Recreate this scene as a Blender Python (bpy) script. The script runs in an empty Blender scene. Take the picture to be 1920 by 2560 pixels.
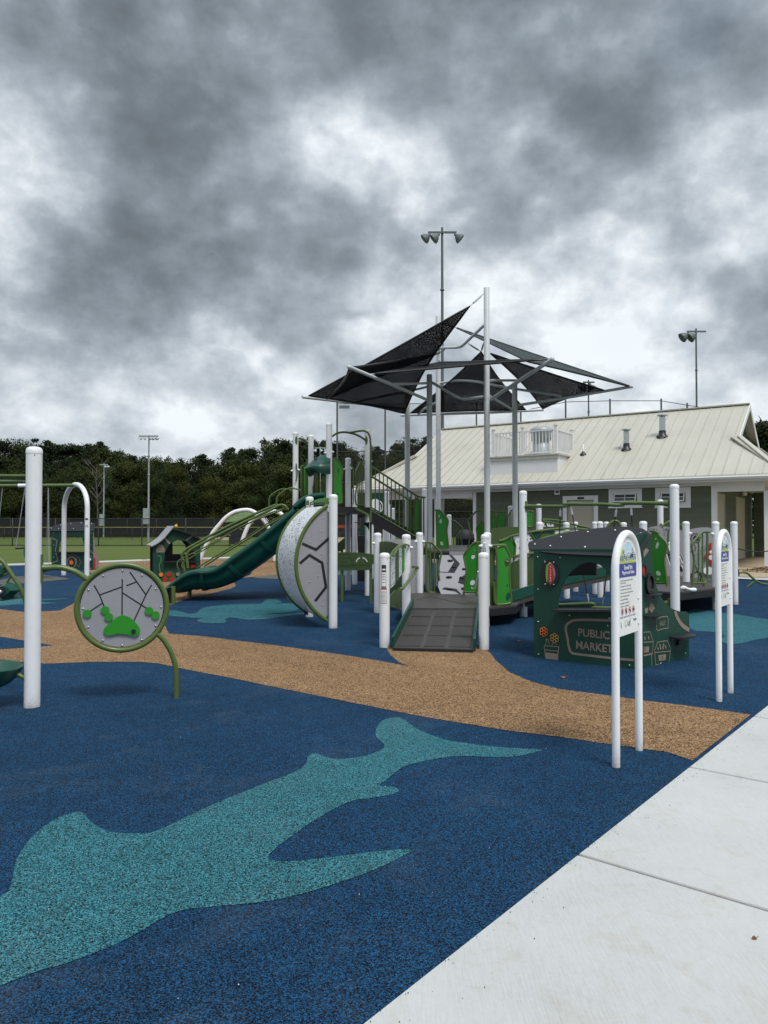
import bpy, math, random
from mathutils import Vector, Matrix
from mathutils.geometry import tessellate_polygon
random.seed(7)
C = bpy.context.scene
R = math.radians
# ------------------------------------------------------------------ camera
F, HOR, CX, CY, EYE = 1850.0, 1315.0, 960.0, 1280.0, 1.5
PITCH = math.atan((HOR - CY) / F)
cd = bpy.data.cameras.new('camera'); cam = bpy.data.objects.new('camera', cd)
C.collection.objects.link(cam); C.camera = cam
cam.location = (0, 0, EYE); cam.rotation_euler = (R(90) + PITCH, 0, 0)
cd.sensor_fit = 'VERTICAL'; cd.sensor_height = 36; cd.lens = F / 2560 * 36
cd.clip_start = 0.05; cd.clip_end = 3000
C.render.resolution_x = 768; C.render.resolution_y = 1024
C.view_settings.view_transform = 'Standard'; C.view_settings.look = 'None'
C.view_settings.gamma = 1; C.view_settings.exposure = 0.60
C.render.engine = 'CYCLES'
C.cycles.max_bounces = 6; C.cycles.transparent_max_bounces = 24
SUN_EL, SUN_AZ = 58, 150      # degrees; azimuth measured from +Y towards +X

def ray(px, py):
    a = (px - CX) / F; u = (CY - py) / F
    return Vector((a, math.cos(PITCH) - u * math.sin(PITCH), math.sin(PITCH) + u * math.cos(PITCH)))
def W(px, py, Y):
    d = ray(px, py); t = Y / d.y
    return Vector((d.x * t, Y, EYE + d.z * t))
def G(px, py, z=0.0):
    d = ray(px, py); t = (z - EYE) / d.z
    return Vector((d.x * t, d.y * t, z))
def zm(bx, by, s):
    return lambda x, y: (bx + x / s, by + y / s)
ZA = zm(0, 1020, 2.9104); ZB = zm(340, 1040, 3.4563); ZC = zm(680, 1040, 3.95); ZD = zm(900, 1180, 3.95)
ZE = zm(1280, 1180, 3.318); ZF = zm(1480, 1180, 3.568); ZG = zm(740, 540, 1.929); ZH = zm(960, 980, 1.728)
ZI = zm(720, 1060, 6.9125); ZJ = zm(880, 1180, 6.9125); ZK = zm(1080, 1220, 6.9125); ZL = zm(1280, 1220, 6.9125)
ZM = zm(1560, 1240, 6.9125); ZN = zm(380, 1240, 4.608); ZO = zm(0, 1180, 6.381); ZP = zm(1500, 1300, 7.375)
ZQ = zm(1700, 1180, 6.9136); ZR = zm(1220, 1000, 3.19); ZS = zm(840, 1240, 8.295); ZZ = zm(0, 0, 0.86406)
def mp(Z, pts): return [Z(*p) for p in pts]

# ------------------------------------------------------------------ world: overcast sky
world = bpy.data.worlds.new('World'); C.world = world; world.use_nodes = True; world.cycles.sampling_method = 'MANUAL'; world.cycles.sample_map_resolution = 512
nt = world.node_tree; nt.nodes.clear()
class NB:
    def __init__(s, nt): s.nt = nt
    def n(s, t, **kw):
        k = s.nt.nodes.new(t)
        for a, b in kw.items(): setattr(k, a, b)
        return k
    def l(s, a, b): s.nt.links.new(a, b)
    def m(s, op, a, b=None, c=None, clamp=False):
        k = s.nt.nodes.new('ShaderNodeMath'); k.operation = op; k.use_clamp = clamp
        for i, v in enumerate((a, b, c)):
            if v is None: continue
            if hasattr(v, 'is_output') or hasattr(v, 'links'): s.nt.links.new(v, k.inputs[i])
            else: k.inputs[i].default_value = v
        return k.outputs[0]
    def vm(s, op, a, b=None):
        k = s.nt.nodes.new('ShaderNodeVectorMath'); k.operation = op
        for i, v in enumerate((a, b)):
            if v is None: continue
            if hasattr(v, 'links'): s.nt.links.new(v, k.inputs[i])
            else: k.inputs[i].default_value = v
        return k
    def ramp(s, fac, stops, interp='LINEAR'):
        k = s.nt.nodes.new('ShaderNodeValToRGB'); k.color_ramp.interpolation = interp
        e = k.color_ramp.elements
        while len(e) < len(stops): e.new(0.5)
        for i, (p, c) in enumerate(stops): e[i].position = p; e[i].color = (*c, 1)
        s.nt.links.new(fac, k.inputs[0]); return k.outputs[0]
    def noise(s, vec, scale, detail=4, rough=0.5, dist=0.0, col=False):
        k = s.nt.nodes.new('ShaderNodeTexNoise'); k.inputs['Scale'].default_value = scale
        k.inputs['Detail'].default_value = detail; k.inputs['Roughness'].default_value = rough
        k.inputs['Distortion'].default_value = dist
        if vec is not None: s.nt.links.new(vec, k.inputs['Vector'])
        return k.outputs['Color' if col else 0]
w = NB(nt)
tc = w.n('ShaderNodeTexCoord'); dirv = w.vm('NORMALIZE', tc.outputs['Generated']).outputs[0]
sep = w.n('ShaderNodeSeparateXYZ'); w.l(dirv, sep.inputs[0])
zz = w.m('ADD', w.m('MAXIMUM', sep.outputs[2], 0.0), 0.16)
comb = w.n('ShaderNodeCombineXYZ')
w.l(w.m('DIVIDE', sep.outputs[0], zz), comb.inputs[0]); w.l(w.m('DIVIDE', sep.outputs[1], zz), comb.inputs[1])
comb.inputs[2].default_value = 3.1
n1 = w.noise(comb.outputs[0], 1.5, 3, 0.55, 0.0)
dsc = w.n('ShaderNodeVectorMath', operation='MULTIPLY'); w.l(dirv, dsc.inputs[0]); dsc.inputs[1].default_value = (1, 1, 1.35); SEED = (8.37, 24.11, 16.73)
dsc = w.vm('ADD', dsc.outputs[0], SEED)
wq = w.n('ShaderNodeVectorMath', operation='SCALE'); w.l(w.vm('SUBTRACT', w.noise(dsc.outputs[0], 9, 3, .6, 0, col=True), (.5, .5, .5)).outputs[0], wq.inputs[0]); wq.inputs['Scale'].default_value = .085
dw = w.vm('ADD', dsc.outputs[0], wq.outputs[0]).outputs[0]
n2 = w.noise(dsc.outputs[0], 6.5, 6, 0.60, 0.0)
n3 = w.noise(dsc.outputs[0], 2.6, 3, 0.5, 0.0)
vo = w.n('ShaderNodeTexVoronoi', feature='SMOOTH_F1'); vo.inputs['Scale'].default_value = 8.5; vo.inputs['Detail'].default_value = 1; vo.inputs['Roughness'].default_value = .55; vo.inputs['Smoothness'].default_value = .6; w.l(dw, vo.inputs['Vector'])
val = w.m('ADD', w.m('MULTIPLY', n1, 0.18), w.m('ADD', w.m('MULTIPLY', n2, 0.95), w.m('MULTIPLY', n3, 0.10)))
val = w.m('ADD', val, w.m('MULTIPLY', vo.outputs['Distance'], -.30))
val = w.m('ADD', w.m('MULTIPLY', w.m('SUBTRACT', val, 0.44), 1.20), 0.74)
n4 = w.noise(dw, 22.0, 3, 0.6, 0.0)
val = w.m('ADD', val, w.m('MULTIPLY', w.m('SUBTRACT', n4, .5), w.m('MULTIPLY', w.m('MAXIMUM', val, 0.0), .42)))
warp = w.noise(dsc.outputs[0], 5.0, 3, 0.62, 0.0, col=True)
wv = w.vm('SUBTRACT', warp, (0.5, 0.5, 0.5)).outputs[0]
wsc = w.n('ShaderNodeVectorMath', operation='SCALE'); w.l(wv, wsc.inputs[0]); wsc.inputs['Scale'].default_value = 0.22
dirw = w.vm('ADD', dirv, wsc.outputs[0]).outputs[0]
# cloud masses: (photo x, photo y, radius, strength)
BL = [(120, 0, 420, -.26), (620, 60, 420, -.26), (1120, -40, 420, -.24), (460, 330, 220, -.12), (1600, -40, 380, -.20), (20, 340, 280, .10),
      (150, 760, 250, -.16), (400, 770, 290, -.34), (640, 640, 200, -.10), (900, 340, 300, .22), (1180, 250, 220, .12), (840, 700, 240, -.20),
      (80, 890, 200, .20), (370, 910, 170, .22), (930, 770, 150, .22), (1420, 400, 230, -.20), (1150, 560, 220, -.06), (1620, 730, 300, .14),
      (1870, 790, 140, -.30), (1720, 640, 130, -.16), (1250, 900, 300, .08), (500, 1080, 420, .10), (150, 1050, 260, -.06), (1600, 960, 320, .14), (620, 450, 220, .06), (1850, 330, 260, .02)]
for (bx, by, br, st) in BL:
    d = ray(bx, by).normalized()
    dist = w.vm('DISTANCE', dirw, tuple(d)).outputs['Value']
    mr = w.n('ShaderNodeMapRange', interpolation_type='SMOOTHERSTEP')
    w.l(dist, mr.inputs[0]); mr.inputs[1].default_value = 0; mr.inputs[2].default_value = br / F * 1.35
    mr.inputs[3].default_value = st * 1.1; mr.inputs[4].default_value = 0
    val = w.m('ADD', val, mr.outputs[0])
cloud = w.ramp(val, [(0.0, (.095, .112, .127)), (0.20, (.125, .149, .172)), (0.40, (.184, .216, .247)), (0.58, (.268, .305, .343)), (0.76, (.410, .45, .488)), (0.95, (.60, .635, .66))])
sky = w.n('ShaderNodeTexSky', sky_type='NISHITA'); sky.sun_disc = False
sky.sun_elevation = R(SUN_EL); sky.sun_rotation = R(SUN_AZ)
bgs = w.n('ShaderNodeBackground'); w.l(sky.outputs[0], bgs.inputs[0]); bgs.inputs[1].default_value = 0.12
# overhead (above the frame) an overcast sky is brightest
zen = w.n('ShaderNodeMapRange', interpolation_type='SMOOTHSTEP'); w.l(sep.outputs[2], zen.inputs[0])
zen.inputs[1].default_value = 0.60; zen.inputs[2].default_value = 0.95; zen.inputs[3].default_value = 1.0; zen.inputs[4].default_value = 2.1
bgc = w.n('ShaderNodeBackground'); w.l(cloud, bgc.inputs[0]); w.l(zen.outputs[0], bgc.inputs[1])
cov = w.n('ShaderNodeMixShader')
gap = w.m('SUBTRACT', 1.0, w.m('MULTIPLY', w.m('SMOOTH_MIN', w.m('MAXIMUM', w.m('SUBTRACT', w.noise(dsc.outputs[0], 3.7, 2, .55), .62), 0), 0.1, .02), 0.6), clamp=True)
w.l(gap, cov.inputs[0]); w.l(bgs.outputs[0], cov.inputs[1]); w.l(bgc.outputs[0], cov.inputs[2])
wo = w.n('ShaderNodeOutputWorld'); w.l(cov.outputs[0], wo.inputs[0])
# ------------------------------------------------------------------ sun (veiled)
sd = bpy.data.lights.new('sun', 'SUN'); sd.energy = 1.7; sd.angle = R(18); sd.color = (1, .965, .92)
so = bpy.data.objects.new('sun', sd); C.collection.objects.link(so)
az = R(SUN_AZ); el = R(SUN_EL)
sdir = Vector((math.sin(az) * math.cos(el), math.cos(az) * math.cos(el), math.sin(el)))
so.rotation_euler = sdir.to_track_quat('Z', 'Y').to_euler(); so.location = (0, 0, 30)

# ------------------------------------------------------------------ materials
MATS = {}
def base(name, col, rough=.5, spec=.5, metal=0.0):
    m = bpy.data.materials.new(name); m.use_nodes = True
    b = m.node_tree.nodes['Principled BSDF']
    b.inputs['Base Color'].default_value = (*col, 1); b.inputs['Roughness'].default_value = rough
    b.inputs['Specular IOR Level'].default_value = spec; b.inputs['Metallic'].default_value = metal
    MATS[name] = m; return m, NB(m.node_tree), b
def paint(name, col, rough=.45, var=.12, scale=3.0, bump=0.0, bscale=400, metal=0.0, spec=.5):
    m, n, b = base(name, col, rough, spec, metal)
    t = n.n('ShaderNodeTexCoord'); g = n.n('ShaderNodeNewGeometry')
    v = n.noise(g.outputs['Position'], scale, 3, .6)
    v2 = n.noise(g.outputs['Position'], scale * 14, 2, .6)
    f = n.m('ADD', n.m('MULTIPLY', v, .7), n.m('MULTIPLY', v2, .3))
    lo = tuple(c * (1 - var) for c in col); hi = tuple(min(1, c * (1 + var * .8)) for c in col)
    n.l(n.ramp(f, [(.3, lo), (.7, hi)]), b.inputs['Base Color'])
    r = n.n('ShaderNodeMapRange'); n.l(v2, r.inputs[0]); r.inputs[1].default_value = .3; r.inputs[2].default_value = .7
    r.inputs[3].default_value = max(.05, rough - .08); r.inputs[4].default_value = min(1, rough + .1)
    n.l(r.outputs[0], b.inputs['Roughness'])
    if bump:
        bp = n.n('ShaderNodeBump'); bp.inputs['Strength'].default_value = bump; bp.inputs['Distance'].default_value = .002
        n.l(n.noise(g.outputs['Position'], bscale, 2), bp.inputs['Height']); n.l(bp.outputs[0], b.inputs['Normal'])
    return m
white = paint('white_powder_coat', (.76, .77, .79), .38, .06, 2.2)
def grime(m):
    n = NB(m.node_tree); b = m.node_tree.nodes['Principled BSDF']; src = b.inputs['Base Color'].links[0].from_socket
    g = n.n('ShaderNodeNewGeometry'); s_ = n.n('ShaderNodeSeparateXYZ'); n.l(g.outputs['Position'], s_.inputs[0])
    r = n.n('ShaderNodeMapRange'); n.l(s_.outputs[2], r.inputs[0]); r.inputs[1].default_value = .16; r.inputs[2].default_value = 0; r.inputs[3].default_value = 0; r.inputs[4].default_value = 1
    v = n.ramp(n.noise(g.outputs['Position'], 30, 5, .7), [(.42, (0, 0, 0)), (.62, (1, 1, 1))]); v2 = n.ramp(n.noise(g.outputs['Position'], 55, 4, .7), [(.70, (0, 0, 0)), (.74, (.55, .55, .55))])
    f = n.m('ADD', n.m('MULTIPLY', n.m('MULTIPLY', r.outputs[0], r.outputs[0]), n.m('ADD', n.m('MULTIPLY', v, .5), .2)), n.m('MULTIPLY', v2, .5), clamp=True)
    mx = n.n('ShaderNodeMix', data_type='RGBA'); n.l(f, mx.inputs[0]); n.l(src, mx.inputs[6]); mx.inputs[7].default_value = (.20, .185, .165, 1); n.l(mx.outputs[2], b.inputs['Base Color'])
grime(white)
mastw = paint('pale_grey_powder_coat', (.56, .58, .60), .42, .06, 2)
olive = paint('olive_powder_coat', (.082, .128, .028), .34, .14, 5, .15, 90)
olivep = paint('olive_plastic_panel', (.05, .085, .022), .5, .1, 4, .3, 500)
bright = paint('bright_green_plastic', (.018, .235, .012), .45, .08, 3, .3, 500)
lime = paint('lime_green_plastic', (.10, .36, .06), .45, .08, 3)
deepg = paint('deep_green_plastic', (.006, .062, .042), .35, .15, 2.5, .25, 300)
darkg = paint('dark_green_panel', (.006, .047, .031), .5, .10, 3, .12, 500, spec=.35)
charc = paint('charcoal_panel', (.022, .024, .029), .6, .08, 3, .1, 500, spec=.25)
blackm = paint('black_metal', (.008, .008, .009), .5, .2, 4)
blackp = paint('black_plastic', (.012, .012, .014), .4, .2, 4)
greyp = paint('grey_plastic_panel', (.285, .285, .31), .5, .07, 3, .35, 500)
greyd = paint('grey_deck_coating', (.052, .047, .044), .5, .2, 6, .5, 300)
taupe = paint('taupe_engraving', (.24, .185, .15), .7, .12, 6)
steel = paint('stainless_steel', (.55, .56, .58), .3, .1, 9, metal=.9)
galv = paint('galvanised_steel', (.32, .35, .37), .5, .15, 3, metal=.3)
polegrey = paint('weathered_grey_steel', (.10, .125, .135), .6, .12, 1.5)
rope = paint('black_rope', (.01, .01, .01), .8, .3, 60)
red = paint('red_plastic', (.45, .01, .015), .4, .08, 4)
orange = paint('orange_plastic', (.75, .16, .03), .45, .1, 4)
yellow = paint('yellow_plastic', (.65, .36, .05), .5, .1, 4)
blueband = paint('blue_print', (.035, .045, .26), .5, .05, 3)
skyprint = paint('pale_blue_print', (.45, .62, .72), .5, .08, 30)
greenprint = paint('grass_green_print', (.12, .26, .03), .5, .2, 30)
yelprint = paint('yellow_green_print', (.38, .48, .03), .5, .15, 30)
whiteprint = paint('white_print', (.78, .79, .78), .45, .03, 5)
signw = paint('sign_board_white', (.70, .71, .70), .4, .04, 5)
inkm = paint('black_ink', (.03, .03, .035), .6, .1, 5)
inkb = paint('navy_ink', (.02, .06, .22), .6, .1, 5)
redink = paint('red_ink', (.35, .06, .05), .6, .1, 5)
trim = paint('white_painted_trim', (.70, .70, .70), .55, .06, 1.5)
cream = paint('cream_door_paint', (.42, .38, .30), .5, .06, 2)
tanm = paint('tan_plastic', (.40, .27, .17), .6, .1, 3)
brickr = paint('rust_red_board', (.26, .055, .025), .7, .15, 3)
woodc = paint('tree_bark', (.06, .045, .033), .9, .35, 8, .6, 60)
deadw = paint('grey_dead_wood', (.13, .12, .105), .9, .2, 8)
yellowcap = paint('yellow_fence_cap', (.42, .38, .12), .6, .1, 3)
mulch = paint('brown_mulch', (.22, .13, .075), .95, .45, 18, .8, 60)
pad = paint('worn_rubber_mat', (.075, .072, .068), .85, .2, 5, .5, 200)
leafm = paint('dry_leaf', (.20, .09, .035), .8, .3, 60)

def granules(name, cols, tint_scale=.35, cell=235):
    m, n, b = base(name, cols[1], .9, .12)
    g = n.n('ShaderNodeNewGeometry')
    v = n.n('ShaderNodeTexVoronoi'); v.inputs['Scale'].default_value = cell; n.l(g.outputs['Position'], v.inputs['Vector'])
    s = n.n('ShaderNodeSeparateColor'); n.l(v.outputs['Color'], s.inputs[0])
    c = n.ramp(s.outputs[0], [(p, q) for p, q in cols[0]], 'CONSTANT')
    big = n.noise(g.outputs['Position'], tint_scale, 5, .6)
    mid = n.noise(g.outputs['Position'], 6, 4, .6)
    k = n.n('ShaderNodeMapRange'); n.l(n.m('ADD', n.m('MULTIPLY', big, .6), n.m('MULTIPLY', mid, .4)), k.inputs[0])
    k.inputs[1].default_value = .3; k.inputs[2].default_value = .7; k.inputs[3].default_value = .72; k.inputs[4].default_value = 1.28
    mx = n.n('ShaderNodeVectorMath', operation='SCALE'); n.l(c, mx.inputs[0]); n.l(k.outputs[0], mx.inputs['Scale'])
    dn = n.n('ShaderNodeMapRange'); n.l(n.noise(g.outputs['Position'], 1.4, 4, .7, .6), dn.inputs[0]); dn.inputs[1].default_value = .52; dn.inputs[2].default_value = .78; dn.inputs[3].default_value = 0; dn.inputs[4].default_value = .07
    dm_ = n.n('ShaderNodeMix', data_type='RGBA'); n.l(dn.outputs[0], dm_.inputs[0]); n.l(mx.outputs[0], dm_.inputs[6]); dm_.inputs[7].default_value = (.26, .25, .22, 1)
    n.l(dm_.outputs[2], b.inputs['Base Color'])
    bp = n.n('ShaderNodeBump'); bp.inputs['Strength'].default_value = .55; bp.inputs['Distance'].default_value = .004
    n.l(v.outputs['Distance'], bp.inputs['Height']); n.l(bp.outputs[0], b.inputs['Normal'])
    return m
blueG = granules('blue_rubber_granules', ([(0, (.005, .006, .009)), (.41, (.005, .035, .086)), (.63, (.009, .054, .128)), (.87, (.017, .088, .185))], (.01, .05, .15)))
tealG = granules('teal_rubber_granules', ([(0, (.009, .013, .015)), (.31, (.012, .088, .118)), (.54, (.030, .152, .188)), (.82, (.075, .245, .285))], (.05, .2, .2)))
tanG = granules('tan_rubber_granules', ([(0, (.030, .019, .011)), (.22, (.140, .078, .038)), (.46, (.25, .148, .073)), (.76, (.38, .248, .140))], (.3, .2, .1)), cell=135)

def concrete(name, col):
    m, n, b = base(name, col, .85, .3)
    g = n.n('ShaderNodeNewGeometry'); P = g.outputs['Position']
    a = n.noise(P, .8, 8, .65); c = n.noise(P, 60, 3, .6); d = n.noise(P, 5.5, 6, .7, .8)
    mpn = n.n('ShaderNodeMapping'); mpn.inputs['Rotation'].default_value = (0, 0, R(-50)); mpn.inputs['Scale'].default_value = (60, 3, 1)
    n.l(P, mpn.inputs[0]); br = n.noise(mpn.outputs[0], 3, 3, .6)
    f = n.m('ADD', n.m('MULTIPLY', a, .55), n.m('ADD', n.m('MULTIPLY', c, .18), n.m('MULTIPLY', br, .34)))
    col1 = n.ramp(f, [(.34, tuple(k * .80 for k in col)), (.5, col), (.66, tuple(min(.9, k * 1.12) for k in col))])
    st = n.ramp(d, [(.50, (1, 1, 1)), (.60, (.97, .955, .93)), (.74, (.88, .845, .79))])
    mx = n.n('ShaderNodeVectorMath', operation='MULTIPLY'); n.l(col1, mx.inputs[0]); n.l(st, mx.inputs[1])
    n.l(mx.outputs[0], b.inputs['Base Color'])
    bp = n.n('ShaderNodeBump'); bp.inputs['Strength'].default_value = .35; bp.inputs['Distance'].default_value = .003
    n.l(n.m('ADD', n.m('MULTIPLY', c, .6), n.m('MULTIPLY', br, 1.6)), bp.inputs['Height']); n.l(bp.outputs[0], b.inputs['Normal'])
    return m
concm = concrete('pale_concrete', (.435, .445, .44))
tanconc = concrete('buff_concrete', (.36, .29, .20))

def grassmat():
    m, n, b = base('mown_grass', (.06, .1, .03), .95, .15)
    g = n.n('ShaderNodeNewGeometry'); P = g.outputs['Position']
    a = n.noise(P, .22, 6, .6); c = n.noise(P, 9, 5, .7)
    f = n.m('ADD', n.m('MULTIPLY', a, .6), n.m('MULTIPLY', c, .4))
    n.l(n.ramp(f, [(.36, (.125, .118, .040)), (.48, (.090, .120, .030)), (.60, (.072, .125, .026))]), b.inputs['Base Color'])
    bp = n.n('ShaderNodeBump'); bp.inputs['Strength'].default_value = .8; bp.inputs['Distance'].default_value = .03
    n.l(n.noise(P, 40, 3, .7), bp.inputs['Height']); n.l(bp.outputs[0], b.inputs['Normal'])
    return m
jointm = paint('joint_dust', (.19, .185, .175), .9, .3, 12)
grassm = grassmat()
def foliage(name, stops):
    m, n, b = base(name, stops[0][1], .85, .06)
    g = n.n('ShaderNodeNewGeometry'); oi = n.n('ShaderNodeObjectInfo')
    f = n.m('ADD', n.m('MULTIPLY', n.noise(g.outputs['Position'], .45, 5, .7), .75), n.m('MULTIPLY', oi.outputs['Random'], .25))
    n.l(n.ramp(f, stops), b.inputs['Base Color'])
    b.inputs['Transmission Weight'].default_value = 0
    return m
leafA = foliage('oak_foliage', [(.3, (.021, .032, .012)), (.5, (.034, .048, .016)), (.7, (.054, .064, .021))])
leafB = foliage('pine_foliage', [(.3, (.014, .023, .011)), (.5, (.022, .034, .014)), (.75, (.036, .048, .018))])
leafC = foliage('autumn_foliage', [(.3, (.024, .036, .012)), (.5, (.040, .050, .015)), (.75, (.062, .064, .018))])

def seethrough(name, col, builder, rough=.6, metal=0):
    """material with holes: builder(n, geometry position or object coords) -> factor socket, 1 = solid"""
    m, n, b = base(name, col, rough, .4, metal)
    t = n.n('ShaderNodeTexCoord')
    fac = builder(n, t.outputs['Object'])
    tr = n.n('ShaderNodeBsdfTransparent'); mx = n.n('ShaderNodeMixShader')
    n.l(fac, mx.inputs[0]); n.l(tr.outputs[0], mx.inputs[1]); n.l(b.outputs[0], mx.inputs[2])
    out = [k for k in n.nt.nodes if k.type == 'OUTPUT_MATERIAL'][0]
    n.l(mx.outputs[0], out.inputs[0]); return m
def perf(n, P):
    sc = n.n('ShaderNodeMapping'); sc.inputs['Scale'].default_value = (1, 1, .8); sc.inputs['Rotation'].default_value = (.35, .2, .2)
    n.l(P, sc.inputs[0])
    v = n.n('ShaderNodeTexVoronoi'); v.inputs['Scale'].default_value = 24; n.l(sc.outputs[0], v.inputs['Vector'])
    big = n.noise(P, 4, 2)
    return n.m('GREATER_THAN', v.outputs['Distance'], n.m('ADD', .17, n.m('MULTIPLY', big, .30)))
perfw = seethrough('white_perforated_sheet', (.68, .70, .74), perf, .4)
perfg = seethrough('green_perforated_sheet', (.22, .34, .16), perf, .5)
def holes2(n, P):
    v = n.n('ShaderNodeTexVoronoi'); v.inputs['Scale'].default_value = 13; n.l(P, v.inputs['Vector'])
    return n.m('GREATER_THAN', v.outputs['Distance'], .30)
spotw = seethrough('white_spotted_panel', (.66, .68, .70), holes2, .45)
def link(size, wire):
    def f(n, P):
        s = n.n('ShaderNodeSeparateXYZ'); n.l(P, s.inputs[0])
        h = n.m('ADD', s.outputs[0], n.m('MULTIPLY', s.outputs[1], .9))
        a = n.m('FRACT', n.m('DIVIDE', n.m('ADD', h, s.outputs[2]), size)); c = n.m('FRACT', n.m('DIVIDE', n.m('SUBTRACT', h, s.outputs[2]), size))
        t = wire / size
        return n.m('MAXIMUM', n.m('LESS_THAN', a, t), n.m('LESS_THAN', c, t))
    return f
chain = seethrough('black_chain_link', (.012, .012, .014), link(.075, .0066), .5)
chainb = seethrough('grey_chain_link', (.025, .027, .03), link(.075, .0085), .5)
screenm = seethrough('dark_windscreen_mesh', (.010, .013, .012), lambda n, P: n.m('LESS_THAN', n.noise(P, 160, 1), .60), .9)
def sailf(n, P):
    return n.m('LESS_THAN', n.noise(P, 210, 1, .6), .68)
def sailm(name, col):
    m = seethrough(name, col, sailf, .95); m.node_tree.nodes['Principled BSDF'].inputs['Specular IOR Level'].default_value = .15; return m
sailA = sailm('black_shade_cloth', (.012, .013, .015)); sailB = sailm('grey_green_shade_cloth', (.035, .048, .05))
m, n, b = base('window_glass', (.05, .06, .065), .08, .6); glass = m
m, n, b = base('clear_glass', (.55, .62, .66), .05, .6); b.inputs['Transmission Weight'].default_value = .7; clearg = m
m, n, b = base('glowing_window', (.9, .25, .04), .5); glow = m

def roofmat():
    m, n, b = base('cream_metal_roof', (.50, .48, .38), .45, .4)
    t = n.n('ShaderNodeTexCoord'); g = n.n('ShaderNodeNewGeometry'); P = g.outputs['Position']
    a = n.noise(P, .5, 6, .6); c = n.noise(P, 14, 4, .6)
    f = n.m('ADD', n.m('MULTIPLY', a, .65), n.m('MULTIPLY', c, .35))
    n.l(n.ramp(f, [(.34, (.40, .385, .33)), (.5, (.47, .455, .395)), (.66, (.52, .505, .45))]), b.inputs['Base Color'])
    du = n.vm('DOT_PRODUCT', P, (.832, -.555, 0)).outputs['Value']; dv = n.vm('DOT_PRODUCT', P, (.555, .832, 0)).outputs['Value']
    cx = n.n('ShaderNodeCombineXYZ'); n.l(n.m('MULTIPLY', du, 7.0), cx.inputs[0]); n.l(n.m('MULTIPLY', dv, .35), cx.inputs[1])
    stk = n.noise(cx.outputs[0], 1.0, 6, .65)
    f2 = n.m('ADD', n.m('MULTIPLY', f, .6), n.m('MULTIPLY', stk, .4))
    n.l(n.ramp(f2, [(.36, (.36, .34, .28)), (.46, (.42, .405, .345)), (.62, (.47, .455, .39))]), b.inputs['Base Color'])
    return m
roofm = roofmat()
def sidingmat():
    m, n, b = base('olive_grey_siding', (.075, .088, .056), .65, .3)
    g = n.n('ShaderNodeNewGeometry'); s = n.n('ShaderNodeSeparateXYZ'); n.l(g.outputs['Position'], s.inputs[0])
    fr = n.m('FRACT', n.m('DIVIDE', s.outputs[2], .178))
    fl = n.m('FLOOR', n.m('DIVIDE', s.outputs[2], .178))
    wn = n.n('ShaderNodeTexWhiteNoise', noise_dimensions='1D'); n.l(fl, wn.inputs['W'])
    v = n.noise(g.outputs['Position'], 5, 5, .6)
    f = n.m('ADD', n.m('MULTIPLY', v, .6), n.m('MULTIPLY', wn.outputs[0], .4))
    n.l(n.ramp(f, [(.25, (.085, .098, .066)), (.75, (.118, .132, .092))]), b.inputs['Base Color'])
    bp = n.n('ShaderNodeBump'); bp.inputs['Strength'].default_value = 1; bp.inputs['Distance'].default_value = .04; bp.invert = True
    n.l(fr, bp.inputs['Height']); n.l(bp.outputs[0], b.inputs['Normal'])
    return m
siding = sidingmat()

# ------------------------------------------------------------------ mesh builder
class Pl:
    """vertical plane through two ground points; u runs A->B, normal faces the camera"""
    def __init__(s, A, B=None, n=None, up=None):
        if n is None:
            A = Vector((A[0], A[1], 0)); B = Vector((B[0], B[1], 0))
            s.o = A; s.u = (B - A).normalized(); s.v = Vector((0, 0, 1)); s.n = s.u.cross(s.v)
            if s.n.dot(Vector((0, 0, 0)) - A) < 0: s.n = -s.n
        else:
            s.o = Vector((A[0], A[1], A[2] if len(A) > 2 else 0)); s.n = Vector(n).normalized(); s.u = Vector(up).normalized(); s.v = s.n.cross(s.u).normalized()
            if s.v.z < 0: s.v = -s.v
    def uv(s, px, py):
        d = ray(px, py); e = Vector((0, 0, EYE)); t = (s.o - e).dot(s.n) / d.dot(s.n)
        q = e + d * t - s.o; return (q.dot(s.u), q.dot(s.v))
    def uvs(s, pts): return [s.uv(*p) for p in pts]
    def xyz(s, a, b, off=0.0): return s.o + s.u * a + s.v * b + s.n * off
    def at(s, px, py, off=0.0): return s.xyz(*s.uv(px, py), off)
def cat(pts, k=6, closed=False):
    pts = [Vector(p) for p in pts]; n = len(pts); out = []
    if n < 3: return pts
    rng = range(n if closed else n - 1)
    for i in rng:
        if closed: p0, p1, p2, p3 = pts[(i - 1) % n], pts[i], pts[(i + 1) % n], pts[(i + 2) % n]
        else: p0, p1, p2, p3 = pts[max(i - 1, 0)], pts[i], pts[i + 1], pts[min(i + 2, n - 1)]
        for j in range(k):
            t = j / k
            out.append(.5 * ((2 * p1) + (p2 - p0) * t + (2 * p0 - 5 * p1 + 4 * p2 - p3) * t * t + (3 * p1 - p0 - 3 * p2 + p3) * t ** 3))
    if not closed: out.append(pts[-1])
    return out
def fillet(pts, r=.05, k=4):
    pts = [Vector(p) for p in pts]; out = [pts[0]]
    for i in range(1, len(pts) - 1):
        a, b, c = pts[i - 1], pts[i], pts[i + 1]
        ra = min(r, (a - b).length * .45, (c - b).length * .45)
        p = b + (a - b).normalized() * ra; q = b + (c - b).normalized() * ra
        for j in range(k + 1):
            t = j / k; out.append(p * (1 - t) ** 2 + b * 2 * t * (1 - t) + q * t * t)
    out.append(pts[-1]); return out
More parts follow.
